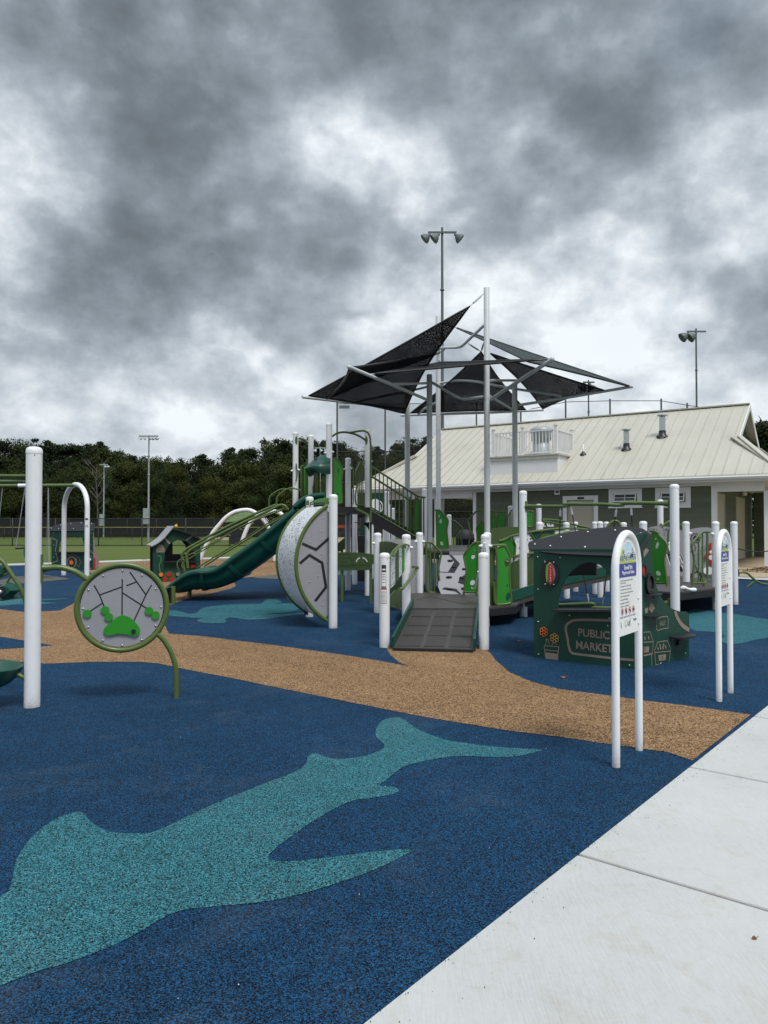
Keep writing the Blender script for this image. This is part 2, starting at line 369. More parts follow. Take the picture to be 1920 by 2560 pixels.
def oval(cx, cy, rx, ry, n=20, rot=0.0):
    return [(cx + rx * math.cos(t) * math.cos(rot) - ry * math.sin(t) * math.sin(rot), cy + rx * math.cos(t) * math.sin(rot) + ry * math.sin(t) * math.cos(rot)) for t in [2 * math.pi * i / n for i in range(n)]]
class MB:
    def __init__(s): s.v = []; s.f = []; s.sm = []
    def add(s, vs, fs, smooth=False):
        o = len(s.v); s.v += [Vector(v) for v in vs]; s.f += [tuple(i + o for i in f) for f in fs]; s.sm += [smooth] * len(fs); return s
    def box(s, c, size, rz=0.0, M=None):
        x, y, z = [k / 2 for k in size]; vs = [Vector((a * x, b * y, d * z)) for a in (-1, 1) for b in (-1, 1) for d in (-1, 1)]
        Rm = M if M is not None else Matrix.Rotation(rz, 3, 'Z'); c = Vector(c); vs = [Rm @ v + c for v in vs]
        return s.add(vs, [(0, 1, 3, 2), (4, 6, 7, 5), (0, 4, 5, 1), (2, 3, 7, 6), (0, 2, 6, 4), (1, 5, 7, 3)])
    def bar(s, a, b, wd, hd, up=(0, 0, 1)):
        a = Vector(a); b = Vector(b); d = (b - a); L = d.length; d.normalize(); up = Vector(up)
        sx = d.cross(up)
        if sx.length < 1e-4: sx = d.cross(Vector((1, 0, 0)))
        sx.normalize(); sz = sx.cross(d); M = Matrix((sx, d, sz)).transposed()
        return s.box((a + b) / 2, (wd, L, hd), M=M)
    def tube(s, pts, r, n=10, closed=False, caps=True):
        pts = [Vector(p) for p in pts]; N = len(pts); rr = r if isinstance(r, (list, tuple)) else [r] * N
        T = []
        for i in range(N):
            a = pts[(i - 1) % N] if (closed or i > 0) else pts[0]; b = pts[(i + 1) % N] if (closed or i < N - 1) else pts[-1]
            T.append((b - a).normalized())
        ref = Vector((0, 0, 1)) if abs(T[0].z) < .9 else Vector((1, 0, 0))
        nx = T[0].cross(ref).normalized(); vs = []; fr = []
        for i in range(N):
            nx = (nx - T[i] * nx.dot(T[i])).normalized(); ny = T[i].cross(nx); fr.append((nx.copy(), ny))
            for j in range(n):
                t = 2 * math.pi * j / n; vs.append(pts[i] + (nx * math.cos(t) + ny * math.sin(t)) * rr[i])
        fs = []
        for i in range(N if closed else N - 1):
            for j in range(n):
                a = i * n + j; b = i * n + (j + 1) % n; i2 = (i + 1) % N
                fs.append((a, b, i2 * n + (j + 1) % n, i2 * n + j))
        s.add(vs, fs, True)
        if caps and not closed:
            s.add(vs[:n], [tuple(range(n))[::-1]]); s.add(vs[-n:], [tuple(range(n))])
        return s
    def lathe(s, c, prof, n=20, M=None, smooth=True):
        c = Vector(c); vs = []
        for (r, z) in prof:
            for j in range(n):
                t = 2 * math.pi * j / n; v = Vector((r * math.cos(t), r * math.sin(t), z)); vs.append((M @ v if M is not None else v) + c)
        fs = []
        for i in range(len(prof) - 1):
            for j in range(n):
                fs.append((i * n + j, i * n + (j + 1) % n, (i + 1) * n + (j + 1) % n, (i + 1) * n + j))
        s.add(vs, fs, smooth)
        if prof[0][0] > 1e-4: s.add(vs[:n], [tuple(range(n))[::-1]])
        if prof[-1][0] > 1e-4: s.add(vs[-n:], [tuple(range(n))])
        return s
    def prism(s, pl, pts, t=.02, off=0.0, holes=()):
        loops = [list(pts)] + [list(h) for h in holes]
        flat = [p for l in loops for p in l]
        tri = tessellate_polygon([[Vector((p[0], p[1], 0)) for p in l] for l in loops])
        fr = [pl.xyz(p[0], p[1], off) for p in flat]; bk = [pl.xyz(p[0], p[1], off - t) for p in flat]
        s.add(fr, [tuple(x) for x in tri])
        if t > 0:
            s.add(bk, [tuple(x[::-1]) for x in tri]); o = 0
            for l in loops:
                n = len(l); q = fr[o:o + n] + bk[o:o + n]
                s.add(q, [(i, (i + 1) % n, n + (i + 1) % n, n + i) for i in range(n)]); o += n
        return s
    def stroke(s, pl, pts, wd, off=.002, t=0.0, closed=False):
        P = [Vector((p[0], p[1])) for p in pts]; N = len(P); L = []; Rr = []
        for i in range(N):
            a = P[(i - 1) % N] if (closed or i > 0) else None; c = P[(i + 1) % N] if (closed or i < N - 1) else None
            d1 = (P[i] - a).normalized() if a is not None else (c - P[i]).normalized()
            d2 = (c - P[i]).normalized() if c is not None else d1
            n1 = Vector((-d1.y, d1.x)); n2 = Vector((-d2.y, d2.x)); mm = (n1 + n2)
            mm = mm.normalized() if mm.length > 1e-3 else n1
            k = wd / 2 / max(.4, mm.dot(n1)); L.append(P[i] + mm * k); Rr.append(P[i] - mm * k)
        vs = [pl.xyz(p.x, p.y, off) for p in L] + [pl.xyz(p.x, p.y, off) for p in Rr]
        s.add(vs, [(i, (i + 1) % N, N + (i + 1) % N, N + i) for i in range(N if closed else N - 1)]); return s
    def text(s, pl, body, a, b, hgt, width=None, off=.003, bold=0.0, rot=0.0, vert=False):
        cu = bpy.data.curves.new('t', 'FONT'); cu.body = body; cu.size = 1; cu.offset = bold; cu.resolution_u = 3
        cu.align_x = 'LEFT'
        if vert: cu.space_line = .8
        ob = bpy.data.objects.new('t', cu); C.collection.objects.link(ob)
        dg = bpy.context.evaluated_depsgraph_get(); me = bpy.data.meshes.new_from_object(ob.evaluated_get(dg))
        if me.vertices:
            xs = [v.co.x for v in me.vertices]; ys = [v.co.y for v in me.vertices]
            x0, x1, y0, y1 = min(xs), max(xs), min(ys), max(ys)
            sy = hgt / (y1 - y0); sx = (width / (x1 - x0)) if width else sy; cr, sr = math.cos(rot), math.sin(rot)
            vs = []
            for v in me.vertices:
                x = (v.co.x - (x0 + x1) / 2) * sx; y = (v.co.y - (y0 + y1) / 2) * sy
                vs.append(pl.xyz(a + x * cr - y * sr, b + x * sr + y * cr, off))
            s.add(vs, [tuple(p.vertices) for p in me.polygons])
        bpy.data.meshes.remove(me); bpy.data.objects.remove(ob); bpy.data.curves.remove(cu); return s
    def ball(s, c, r, n=10, sc=(1, 1, 1)):
        vs = []; fs = []; m = n // 2
        for i in range(m + 1):
            t = math.pi * i / m
            for j in range(n):
                p = 2 * math.pi * j / n; vs.append(Vector(c) + Vector((math.sin(t) * math.cos(p) * sc[0], math.sin(t) * math.sin(p) * sc[1], math.cos(t) * sc[2])) * r)
        for i in range(m):
            for j in range(n): fs.append((i * n + j, i * n + (j + 1) % n, (i + 1) * n + (j + 1) % n, (i + 1) * n + j))
        return s.add(vs, fs, True)
    def build(s, name, mat, parent=None):
        o0 = Vector((0, 0, 0)); p = parent
        while p is not None: o0 += p.location; p = p.parent
        me = bpy.data.meshes.new(name)
        me.from_pydata([tuple(v - o0) for v in s.v], [], s.f); me.polygons.foreach_set('use_smooth', s.sm)
        me.materials.append(mat); me.update()
        o = bpy.data.objects.new(name, me); C.collection.objects.link(o)
        if parent is not None: o.parent = parent
        return o
def thing(name, label, cat_, loc, group=None):
    o = bpy.data.objects.new(name, None); C.collection.objects.link(o); o.location = Vector(loc); o.empty_display_size = .2
    o['label'] = label; o['category'] = cat_
    if group: o['group'] = group
    return o
def tag(o, label, cat_, group=None):
    o['label'] = label; o['category'] = cat_
    if group: o['group'] = group
    return o
def struct(o, kind='structure'): o['kind'] = kind; return o
PR = .0635
def post(par, px, Y, ztop, zbot=0.0, r=PR, mat=white, name='post', dome=True, X=None):
    x = W(px, HOR, Y).x if X is None else X
    b = MB()
    if dome:
        b.lathe((x, Y, 0), [(r, zbot), (r, ztop - .055)], 24); p = b.build(name, mat, par)
        c = MB(); q = r + .0025
        c.lathe((x, Y, 0), [(q, ztop - .060), (q, ztop - .040), (q * .95, ztop - .024), (q * .80, ztop - .011), (q * .5, ztop - .003), (0, ztop)], 24)
        c.build('cap', mat, p)
        for k_, (az_, zz_) in enumerate(((.5, ztop - .075), (-2.6, ztop - .075))):
            sc_b = MB(); sc_b.ball((x + (r + .001) * math.sin(az_), Y - (r + .001) * math.cos(az_), zz_), .0055, 6); sc_b.build('screw', blackm, p)
    else:
        b.lathe((x, Y, 0), [(r, zbot), (r, ztop), (r * .96, ztop + .004), (0, ztop + .006)], 24); p = b.build(name, mat, par)
    return Vector((x, Y, 0)), p
def clamp(par, p, mat=white, d=(0, -1, 0)):
    d = Vector(d).normalized(); p = Vector(p) + d * PR; b = MB()
    M = d.to_track_quat('Z', 'Y').to_matrix()
    b.lathe(p, [(.026, -.01), (.026, .014), (.018, .024), (.018, .042), (0, .044)], 12, M=M)
    return b.build('clamp', mat, par)

# ================================================================== SETTING
def sheet(name, pts, z, mat, kind='structure'):
    """flat ground sheet from ground points"""
    tri = tessellate_polygon([[Vector((p[0], p[1], 0)) for p in pts]])
    o = MB().add([(p[0], p[1], z) for p in pts], [tuple(t) for t in tri]).build(name, mat)
    for p in o.data.polygons:
        pass
    o['kind'] = kind; return o
def gp(Z, pts, k=1):
    q = [G(*Z(*p)) for p in pts]
    if k > 1: q = cat(q, k, True)
    return [(p.x, p.y) for p in q]
g = MB(); g.add([(-1500, -200, -.004), (1500, -200, -.004), (1500, 2500, -.004), (-1500, 2500, -.004)], [(0, 1, 2, 3)])
struct(g.build('grass_field', grassm))
# sidewalk line (playground edge)
e0, e1 = G(914, 2560), G(1920, 1765)
ed = (e1 - e0).normalized(); E_ = lambda t: e0 + ed * t
curbL = [G(-300, 1424), G(0, 1415), G(200, 1409), G(380, 1402), G(560, 1397), G(700, 1391), G(860, 1388)]
blue_pts = [tuple(E_(-6)[:2]), (-30, -5), (-30, 28)] + [tuple(p[:2]) for p in curbL] + [(1.0, 34), (8.0, 24.5), (11.5, 22.5), (13, 21.6), tuple(E_(14)[:2])]
sheet('blue_rubber_surface', blue_pts, 0.0, blueG)
cb = MB()
for a, c in zip(curbL[:-1], curbL[1:]):
    d = (c - a).normalized(); nrm = Vector((-d.y, d.x, 0))
    cb.add([a + Vector((0, 0, .03)), c + Vector((0, 0, .03)), c + nrm * 1.0 + Vector((0, 0, .03)), a + nrm * 1.0 + Vector((0, 0, .03)), a - Vector((0, 0, .02)), c - Vector((0, 0, .02))], [(0, 1, 2, 3), (4, 5, 1, 0)])
struct(cb.build('far_concrete_path', concm))
# concrete pavement with joints cut as real gaps
pr = Vector((ed.y, -ed.x, 0))
j1 = G(1447, 2141); j1b = G(1920, 2282); t1 = (j1 - e0).dot(ed); t2 = (G(1722, 1921) - e0).dot(ed)
jd = (j1b - j1).normalized()
joints = [t1 - 2 * (t2 - t1), t1 - (t2 - t1), t1, t2, t2 + (t2 - t1), t2 + 2 * (t2 - t1), t2 + 3 * (t2 - t1), t2 + 4 * (t2 - t1), t2 + 5 * (t2 - t1)]
sw = MB()
for a, c in zip([joints[0] - 3] + joints[:-1], joints):
    p0, p1 = E_(a + .011), E_(c - .011); wid = 2.4
    for k in range(3):
        o0 = jd * (k * wid + (.0 if k == 0 else .008)); o1 = jd * ((k + 1) * wid - .008); h = .010
        top = [p0 + o0, p1 + o0, p1 + o1, p0 + o1]
        up = Vector((0, 0, h)); ins = .006
        cen = sum(top, Vector()) / 4; t_in = [q + (cen - q).normalized() * ins + up for q in top]; t_mid = [q + up * .45 for q in top]
        t_lo = [q - Vector((0, 0, .03)) for q in top]; v = t_in + t_mid + t_lo
        sw.add(v, [(0, 3, 2, 1)] + [(i, (i + 1) % 4, 4 + (i + 1) % 4, 4 + i) for i in range(4)] + [(4 + i, 4 + (i + 1) % 4, 8 + (i + 1) % 4, 8 + i) for i in range(4)])
struct(sw.build('pavement', concm))
jb = MB(); q = [E_(joints[0] - 3) + jd * .02, E_(joints[-1]) + jd * .02, E_(joints[-1]) + jd * 7, E_(joints[0] - 3) + jd * 7]
jb.add([v + Vector((0, 0, -.0008)) + Vector((0, 0, .003)) for v in q], [(0, 3, 2, 1)]); struct(jb.build('pavement_joint_filler', jointm))
# tan path, traced on the ground
tan_up = [(-60, 1312), (0, 1316), (60, 1322), (130, 1318), (155, 1304), (190, 1298), (230, 1290), (255, 1268), (262, 1240), (265, 1225), (200, 1222), (-40, 1226)]
tan_main = [(-120, 1316), (0, 1316), (60, 1323), (130, 1319), (158, 1304), (192, 1296), (300, 1286), (330, 1300), (345, 1330), (365, 1369),
            (440, 1375), (520, 1385), (600, 1395), (700, 1409), (800, 1424), (885, 1440), (862, 1431), (845, 1417), (834, 1400), (940, 1392), (1046, 1400), (1060, 1412), (1072, 1428), (1100, 1452),
            (1150, 1474), (1210, 1489), (1300, 1501), (1400, 1515), (1500, 1527), (1622, 1544), (1496, 1643), (1440, 1625), (1330, 1610), (1200, 1591), (1100, 1579), (1000, 1563),
            (900, 1546), (800, 1526), (700, 1506), (600, 1486), (500, 1465), (400, 1446), (340, 1433), (300, 1430), (200, 1430), (100, 1434), (0, 1427), (-120, 1420)]
gpt = gp(ZZ, tan_main)
sheet('tan_rubber_path', gpt, .003, tanG)
sheet('blue_rubber_wedge', gp(ZZ, [(-120, 1372), (0, 1376), (50, 1384), (116, 1395), (50, 1400), (0, 1403), (-120, 1410)]), .006, blueG)
tan_far = [(280, 1640), (330, 1618), (480, 1571), (600, 1545), (700, 1522), (820, 1492), (860, 1470), (862, 1455), (842, 1440), (850, 1422), (880, 1408), (960, 1394), (1100, 1386), (1400, 1378), (1900, 1372)]
tf = gp(ZB, tan_far)
far_edge = [(p.x + .0, p.y - .05) for p in reversed(curbL[2:])]
sheet('tan_rubber_area', tf + far_edge + [tuple(G(212, 1428)[:2]), tuple(G(262, 1443)[:2]), tuple(G(300, 1475)[:2]), tuple(G(330, 1512)[:2]), tuple(G(395, 1530)[:2])], .0036, tanG)
marlin = [(1170, 1622), (1100, 1636), (1000, 1634), (940, 1640), (905, 1648), (870, 1658), (838, 1683), (820, 1697), (850, 1701), (862, 1708), (850, 1716), (800, 1725), (760, 1731), (700, 1760), (640, 1800), (600, 1830), (580, 1850), (588, 1859), (620, 1862), (700, 1855), (800, 1842), (860, 1836), (889, 1838), (870, 1850), (820, 1875), (740, 1905), (640, 1935), (560, 1950), (480, 1958), (400, 1966), (350, 1985), (300, 2015), (240, 2045), (150, 2080), (80, 2100), (0, 2132), (-120, 2190), (-240, 2150),
          (-160, 2010), (0, 1937), (20, 1920), (28, 1895), (35, 1860), (60, 1820), (90, 1790), (130, 1765), (165, 1755), (180, 1757), (195, 1775), (230, 1795), (290, 1802), (340, 1795), (420, 1757), (500, 1722), (580, 1690), (630, 1671), (660, 1652), (665, 1635), (680, 1628), (700, 1635), (730, 1640), (780, 1635), (820, 1622), (830, 1610), (812, 1590), (815, 1570), (830, 1555), (860, 1550), (880, 1560), (900, 1575), (950, 1595), (1000, 1605), (1080, 1615), (1140, 1618)]
sheet('teal_fish_marking', gp(ZZ, marlin, 4), .003, tealG)
turtle = [(285, 1690), (330, 1680), (400, 1695), (450, 1710), (520, 1705), (560, 1670), (620, 1650), (750, 1635), (900, 1628), (1060, 1625), (1110, 1600), (1120, 1587), (1200, 1585), (1250, 1600), (1250, 1615), (1200, 1625), (1300, 1620), (1400, 1620), (1420, 1645), (1410, 1670), (1330, 1695), (1250, 1705), (1090, 1716), (1430, 1705), (1440, 1715), (1300, 1730), (1130, 1755), (950, 1760), (850, 1745), (800, 1745), (770, 1760), (780, 1780), (740, 1792), (600, 1790), (530, 1775), (535, 1760), (580, 1747), (500, 1745), (400, 1738), (290, 1725)]
sheet('teal_turtle_marking', gp(ZB, turtle, 3), .0042, tealG)
sheet('teal_shark_marking', gp(ZA, [(-200, 1410), (0, 1400), (120, 1385), (300, 1391), (520, 1384), (400, 1395), (250, 1405), (405, 1420), (300, 1426), (100, 1432), (0, 1442), (-200, 1450)], 3), .003, tealG)
sheet('teal_ray_marking', gp(ZF, [(855, 1250), (920, 1225), (1020, 1232), (1100, 1250), (1260, 1265), (1400, 1290), (1570, 1315), (1700, 1340), (1700, 1440), (1570, 1480), (1450, 1500), (1330, 1530), (1200, 1530), (1150, 1500), (1180, 1455), (1050, 1425), (880, 1400)], 3), .003, tealG)
sheet('teal_far_marking', [tuple(G(*p)[:2]) for p in [(790, 1426), (860, 1424), (930, 1427), (915, 1434), (840, 1436)]], .005, tealG)

# ================================================================== RESTROOM BUILDING
U = Vector((.832, -.555, 0)); V = Vector((.555, .832, 0)); E0 = Vector((12.3, 23.8, 0)); GZ = .12
def B(s, v, z): return E0 + U * s + V * v + Vector((0, 0, z))
bld = thing('restroom_building', 'low olive grey sided building with a pale metal roof and white railing', 'building', B(-8, .5, 0))
ZE_, ZR_, HW = 3.2, 6.28, 5.5
zk = ZE_ + (ZR_ - ZE_) * .5
sL, sR, rL, rR = -16.4, .5, -14.95, -1.16
roof = MB()
def slab(b, pts, t=.05):
    n = len(pts); lo = [p - Vector((0, 0, t)) for p in pts]
    b.add(pts + lo, [tuple(range(n)), tuple(range(n, 2 * n))[::-1]] + [(i, (i + 1) % n, n + (i + 1) % n, n + i) for i in range(n)])
slab(roof, [B(sL, 0, ZE_), B(sR, 0, ZE_), B(rR, 2.75, zk), B(rR, HW, ZR_), B(rL, HW, ZR_), B(rL, 2.75, zk)])
slab(roof, [B(sR, 11, ZE_), B(sL, 11, ZE_), B(rL, 8.25, zk), B(rL, HW, ZR_), B(rR, HW, ZR_), B(rR, 8.25, zk)])
slab(roof, [B(sR, 0, ZE_), B(sR, 11, ZE_), B(rR - .25, 8.25 + .25, zk + .28), B(rR - .25, 2.5, zk + .0)])
slab(roof, [B(sL, 11, ZE_), B(sL, 0, ZE_), B(rL + .25, 2.5, zk), B(rL + .25, 8.5, zk + .1)])
rf = roof.build('roof', roofm, bld)
sm_ = MB(); s = sL + .1; rise = (ZR_ - ZE_) / HW
while s < sR - .05:
    vtop = HW
    if s < rL: vtop = max(.05, (s - sL) * 2.75 / (rL - sL))
    if s > rR: vtop = max(.05, (sR - s) * 2.75 / (sR - rR))
    a = B(s, .0, ZE_ + .012); c = B(s, vtop, ZE_ + rise * vtop + .012)
    sm_.bar(a, c, .014, .034); s += .405
for vv in [k * .405 for k in range(1, 27)]:
    run = min(vv, 11 - vv, 2.75)
    if run > .1: sm_.bar(B(sR, vv, ZE_ + .012), B(sR - run * .6, vv, ZE_ + rise * run + .012), .02, .035)
sm_.bar(B(rL, HW, ZR_ + .03), B(rR, HW, ZR_ + .03), .22, .05)
for (a, c) in ((B(sR, 0, ZE_ + .03), B(rR, 2.75, zk + .03)), (B(sL, 0, ZE_ + .03), B(rL, 2.75, zk + .03)), (B(sR, 11, ZE_ + .03), B(rR, 8.25, zk + .03))): sm_.bar(a, c, .16, .04)
sm_.build('seam_ribs', roofm, rf)
tr_ = MB()   # fascia, gutter, rakes
gut = [(0, 0), (.0, .11), (-.11, .11), (-.13, .07), (-.10, 0)]
def ext(b, prof, p0, p1, out):
    n = len(prof); vs = [p0 + out * -x + Vector((0, 0, z)) for x, z in prof] + [p1 + out * -x + Vector((0, 0, z)) for x, z in prof]
    b.add(vs, [(i, (i + 1) % n, n + (i + 1) % n, n + i) for i in range(n)] + [tuple(range(n))[::-1], tuple(range(n, 2 * n))])
ext(tr_, gut, B(sL, .02, ZE_ - .155), B(sR, .02, ZE_ - .155), -V)
ext(tr_, gut, B(sR - .02, 0, ZE_ - .155), B(sR - .02, 11, ZE_ - .155), U)
tr_.build('gutter', trim, rf)
fa = MB()
fa.bar(B(sL, .05, ZE_ - .14), B(sR, .05, ZE_ - .14), .04, .18)
fa.add([B(sL, .06, ZE_ - .20), B(sR, .06, ZE_ - .20), B(sR - .5, .62, ZE_ - .20), B(sL + .5, .62, ZE_ - .20)], [(0, 1, 2, 3)])
fa.bar(B(sR - .05, .05, ZE_ - .14), B(sR - .05, 11, ZE_ - .14), .04, .18)
for (a, c) in ((B(rR + .01, 2.75, zk - .10), B(rR + .01, HW, ZR_ - .10)), (B(rR + .01, HW, ZR_ - .10), B(rR + .01, 8.25, zk - .10)), (B(rL - .01, 2.75, zk - .10), B(rL - .01, HW, ZR_ - .10))):
    fa.bar(a, c, .03, .18)
fa.build('fascia', trim, rf)
gb = MB(); gb.add([B(rR - .35, 2.9, zk), B(rR - .35, 8.1, zk), B(rR - .35, HW, ZR_ - .12)], [(0, 1, 2)]); gb.build('gable_wall', siding, bld); gb = MB(); gb.add([B(rL + .3, 2.9, zk), B(rL + .3, 8.1, zk), B(rL + .3, HW, ZR_ - .12)], [(0, 2, 1)])
gb.build('gable_wall', siding, bld)
# walls. front wall plane v=.55 ; extents from the photograph
FP = Pl(B(0, .55, 0), B(1, .55, 0)); FP.o = B(0, .55, 0); FP.u = U; FP.n = -V
def su(px, py=1300): return FP.uv(px, py)[0]
wl, wr, colr, opl = su(1191), su(1779), su(1913, 1300), su(1100)
top_w = ZE_ - .25
w_ = MB()
dl, dr, dt = su(1418), su(1485), FP.uv(1450, 1250)[1]
wins = [(1534, 1593, 1233, 1257), (1651, 1714, 1230, 1256)]
wh = []
for (x0, x1, y0, y1) in wins: wh.append([FP.uv(x0, y1), FP.uv(x1, y1), FP.uv(x1, y0), FP.uv(x0, y0)])
wh = [[(h[0][0], h[0][1]), (h[1][0], h[0][1]), (h[1][0], h[2][1]), (h[0][0], h[2][1])] for h in wh]
w_.prism(FP, [(wl, GZ), (dl, GZ), (dl, dt), (dr, dt), (dr, GZ), (wr, GZ), (wr, top_w), (wl, top_w)], .15, 0, wh)
wall = w_.build('wall', siding, bld)
w2 = MB()   # side walls and back wall (the porch recess on the right, the breezeway on the left)
DP = Pl(B(wr, .7, 0), B(wr, 9, 0)); DP.o = B(wr, .55, 0); DP.u = V; DP.n = U
w2.prism(DP, [(.16, GZ), (9.8, GZ), (9.8, top_w + .2), (.16, top_w + .2)], .12, 0)
w2.bar(B(wr, 10.3, 1.65), B(wl, 10.3, 1.65), .12, 3.0)
LP_ = Pl(B(wl, .7, 0), B(wl, 9, 0)); LP_.o = B(wl, .55, 0); LP_.u = V; LP_.n = -U
w2.prism(LP_, [(.16, GZ), (9.8, GZ), (9.8, top_w + .2), (.16, top_w + .2)], .12, 0)
w2.bar(B(wr + .1, 10.1, 1.6), B(sR + .3, 10.1, 1.6), .12, 2.95)
w2.build('side_wall', siding, bld)
tb = MB()
def fbox(b, u0, u1, z0, z1, off=.03, t=.05):
    b.prism(FP, [(u0, z0), (u1, z0), (u1, z1), (u0, z1)], t, off)
fbox(tb, wl - .16, sR - .6, top_w - .08, ZE_ - .19, .035, .2)             # frieze right across
fbox(tb, wl - .14, wl, GZ, top_w - .081, .025, .17); fbox(tb, wr, wr + .17, GZ, top_w - .081, .025, .17)
fbox(tb, sL + .7, wl - .161, top_w - .30, ZE_ - .19, .035, .2)            # breezeway beam
fbox(tb, wr + .171, sR - .61, top_w - .29, ZE_ - .191, .028, .19)
tb.build('trim_board', trim, bld)
cl = MB()
for s_ in (colr + .10, opl - .12):
    cl.box(B(s_, .65, (top_w - .29 + GZ) / 2), (.26, .26, top_w - .29 - GZ), math.atan2(U.y, U.x)).build('column', trim, bld); cl = MB()
for s_, v_ in ((opl + .9, 9.9), (opl + .1, 9.9), (wl - 1.2, 7), (sL + 1.2, .8), (sL + 1.2, 9.9), (sL + 3.2, 9.9), (sR - .8, 9.9)):
    MB().box(B(s_, v_, 1.45), (.22, .22, 2.7), math.atan2(U.y, U.x)).build('column', trim, bld)
MB().add([B(sL + .4, .3, ZE_ - .22), B(sR - .4, .3, ZE_ - .22), B(sR - .4, 10.7, ZE_ - .22), B(sL + .4, 10.7, ZE_ - .22)], [(0, 1, 2, 3)]).build('soffit', trim, bld)
# windows with awning sashes
for i, (x0, x1, y0, y1) in enumerate(wins):
    h = wh[i]; u0, u1, z0, z1 = h[0][0], h[1][0], h[0][1], h[2][1]
    f = MB(); e = .17
    f.prism(FP, [(u0 - e, z0 - e), (u1 + e, z0 - e), (u1 + e, z1 + e), (u0 - e, z1 + e)], .05, .03, [[(u0, z0), (u1, z0), (u1, z1), (u0, z1)]])
    f.prism(FP, [(u0 - e - .02, z0 - e - .03), (u1 + e + .02, z0 - e - .03), (u1 + e + .02, z0 - e), (u0 - e - .02, z0 - e)], .06, .05)
    wn = f.build('window', trim, bld)
    MB().prism(FP, [(u0, z0), (u1, z0), (u1, z1), (u0, z1)], .01, -.09).build('dark_interior', blackp, wn)
    tl = R(20); sp = Pl(FP.xyz(u0, z1, .03), n=(-V * math.cos(tl) + Vector((0, 0, 1)) * -math.sin(tl) * -1), up=U)
    sp.n = (-V * math.cos(tl) + Vector((0, 0, math.sin(tl)))).normalized(); sp.v = sp.n.cross(U); sp.v = sp.v if sp.v.z > 0 else -sp.v; sp.o = FP.xyz(u0 + .02, z1, .03)
    wdt, hh = u1 - u0 - .04, (z1 - z0) * .98
    s2 = MB(); s2.prism(sp, [(0, -hh), (wdt, -hh), (wdt, 0), (0, 0)], .03, 0, [[(.045, -hh + .045), (wdt - .045, -hh + .045), (wdt - .045, -.045), (.045, -.045)]])
    s2.prism(sp, [(wdt / 2 - .012, -hh + .045), (wdt / 2 + .012, -hh + .045), (wdt / 2 + .012, -.045), (wdt / 2 - .012, -.045)], .02, -.004)
    s2.prism(sp, [(.045, -hh * .5 - .011), (wdt / 2 - .013, -hh * .5 - .011), (wdt / 2 - .013, -hh * .5 + .011), (.045, -hh * .5 + .011)], .02, -.004)
    s2.prism(sp, [(wdt / 2 + .013, -hh * .5 - .011), (wdt - .045, -hh * .5 - .011), (wdt - .045, -hh * .5 + .011), (wdt / 2 + .013, -hh * .5 + .011)], .02, -.004)
    s2.build('sash', trim, wn)
    MB().prism(sp, [(.04, -hh + .04), (wdt - .04, -hh + .04), (wdt - .04, -.04), (.04, -.04)], .006, -.012).build('pane', glass, wn)
# front door
f = MB(); e = .16
f.prism(FP, [(dl - e, GZ), (dl, GZ), (dl, dt), (dr, dt), (dr, GZ), (dr + e, GZ), (dr + e, dt + e), (dl - e, dt + e)], .05, .03)
dfm = f.build('door_frame', trim, bld)
MB().prism(FP, [(dl, GZ), (dr, GZ), (dr, dt), (dl, dt)], .05, -.04).build('door', cream, dfm)
k = MB(); k.prism(FP, [(dl + .04, GZ), (dl + .08, GZ), (dl + .08, dt - .08), (dr - .08, dt - .08), (dr - .08, GZ), (dr - .04, GZ), (dr - .04, dt - .03), (dl + .04, dt - .03)], .02, -.02); k.build('door_stop', cream, dfm)
MB().prism(FP, [(dl + .42, dt + .03), (dl + .66, dt + .03), (dl + .66, dt + .11), (dl + .42, dt + .11)], .02, .055).build('door_sign', blackp, dfm)
# vent box
a0 = FP.uv(1387, 1237); a1 = FP.uv(1400, 1223)
vb = MB(); vb.prism(FP, [a0, (a1[0], a0[1]), a1, (a0[0], a1[1])], .05, .05); v_o = vb.build('vent_box', trim, bld)
MB().prism(FP, [(a0[0] + .05, a0[1] + .07), (a1[0] - .03, a0[1] + .07), (a1[0] - .03, a1[1] - .06), (a0[0] + .05, a1[1] - .06)], .01, .06).build('vent_opening', blackp, v_o)
# porch doors on the recessed wall
for (pa, pb, py0) in ((1787, 1809, 1246), (1840, 1859, 1252), (1892, 1912, 1257)):
    u0, z1 = DP.uv(pa, py0); u1, _ = DP.uv(pb, py0); u1 = max(u1, u0 + .95); z1 = min(z1, 2.45)
    f = MB(); f.prism(DP, [(u0 - .12, GZ), (u0, GZ), (u0, z1), (u1, z1), (u1, GZ), (u1 + .12, GZ), (u1 + .12, z1 + .22), (u0 - .12, z1 + .22)], .05, .03)
    fo = f.build('porch_door_frame', cream, bld)
    MB().prism(DP, [(u0, GZ + .02), (u1, GZ + .02), (u1, z1), (u0, z1)], .012, .014).build('porch_door', cream, fo)
    MB().prism(DP, [(u1 - .12, 1.1), (u1 - .06, 1.1), (u1 - .06, 1.3), (u1 - .12, 1.3)], .02, .04).build('door_handle', steel, fo)
    MB().prism(DP, [(u1 + .2, 1.45), (u1 + .36, 1.45), (u1 + .36, 1.8), (u1 + .2, 1.8)], .015, .02).build('door_plate', blackp, fo)
lf = MB(); q = DP.at(1851, 1234, .15); lf.lathe(q + Vector((0, 0, .12)), [(.05, 0), (.11, -.10), (.09, -.2), (0, -.22)], 12); lf.build('porch_light', trim, bld)
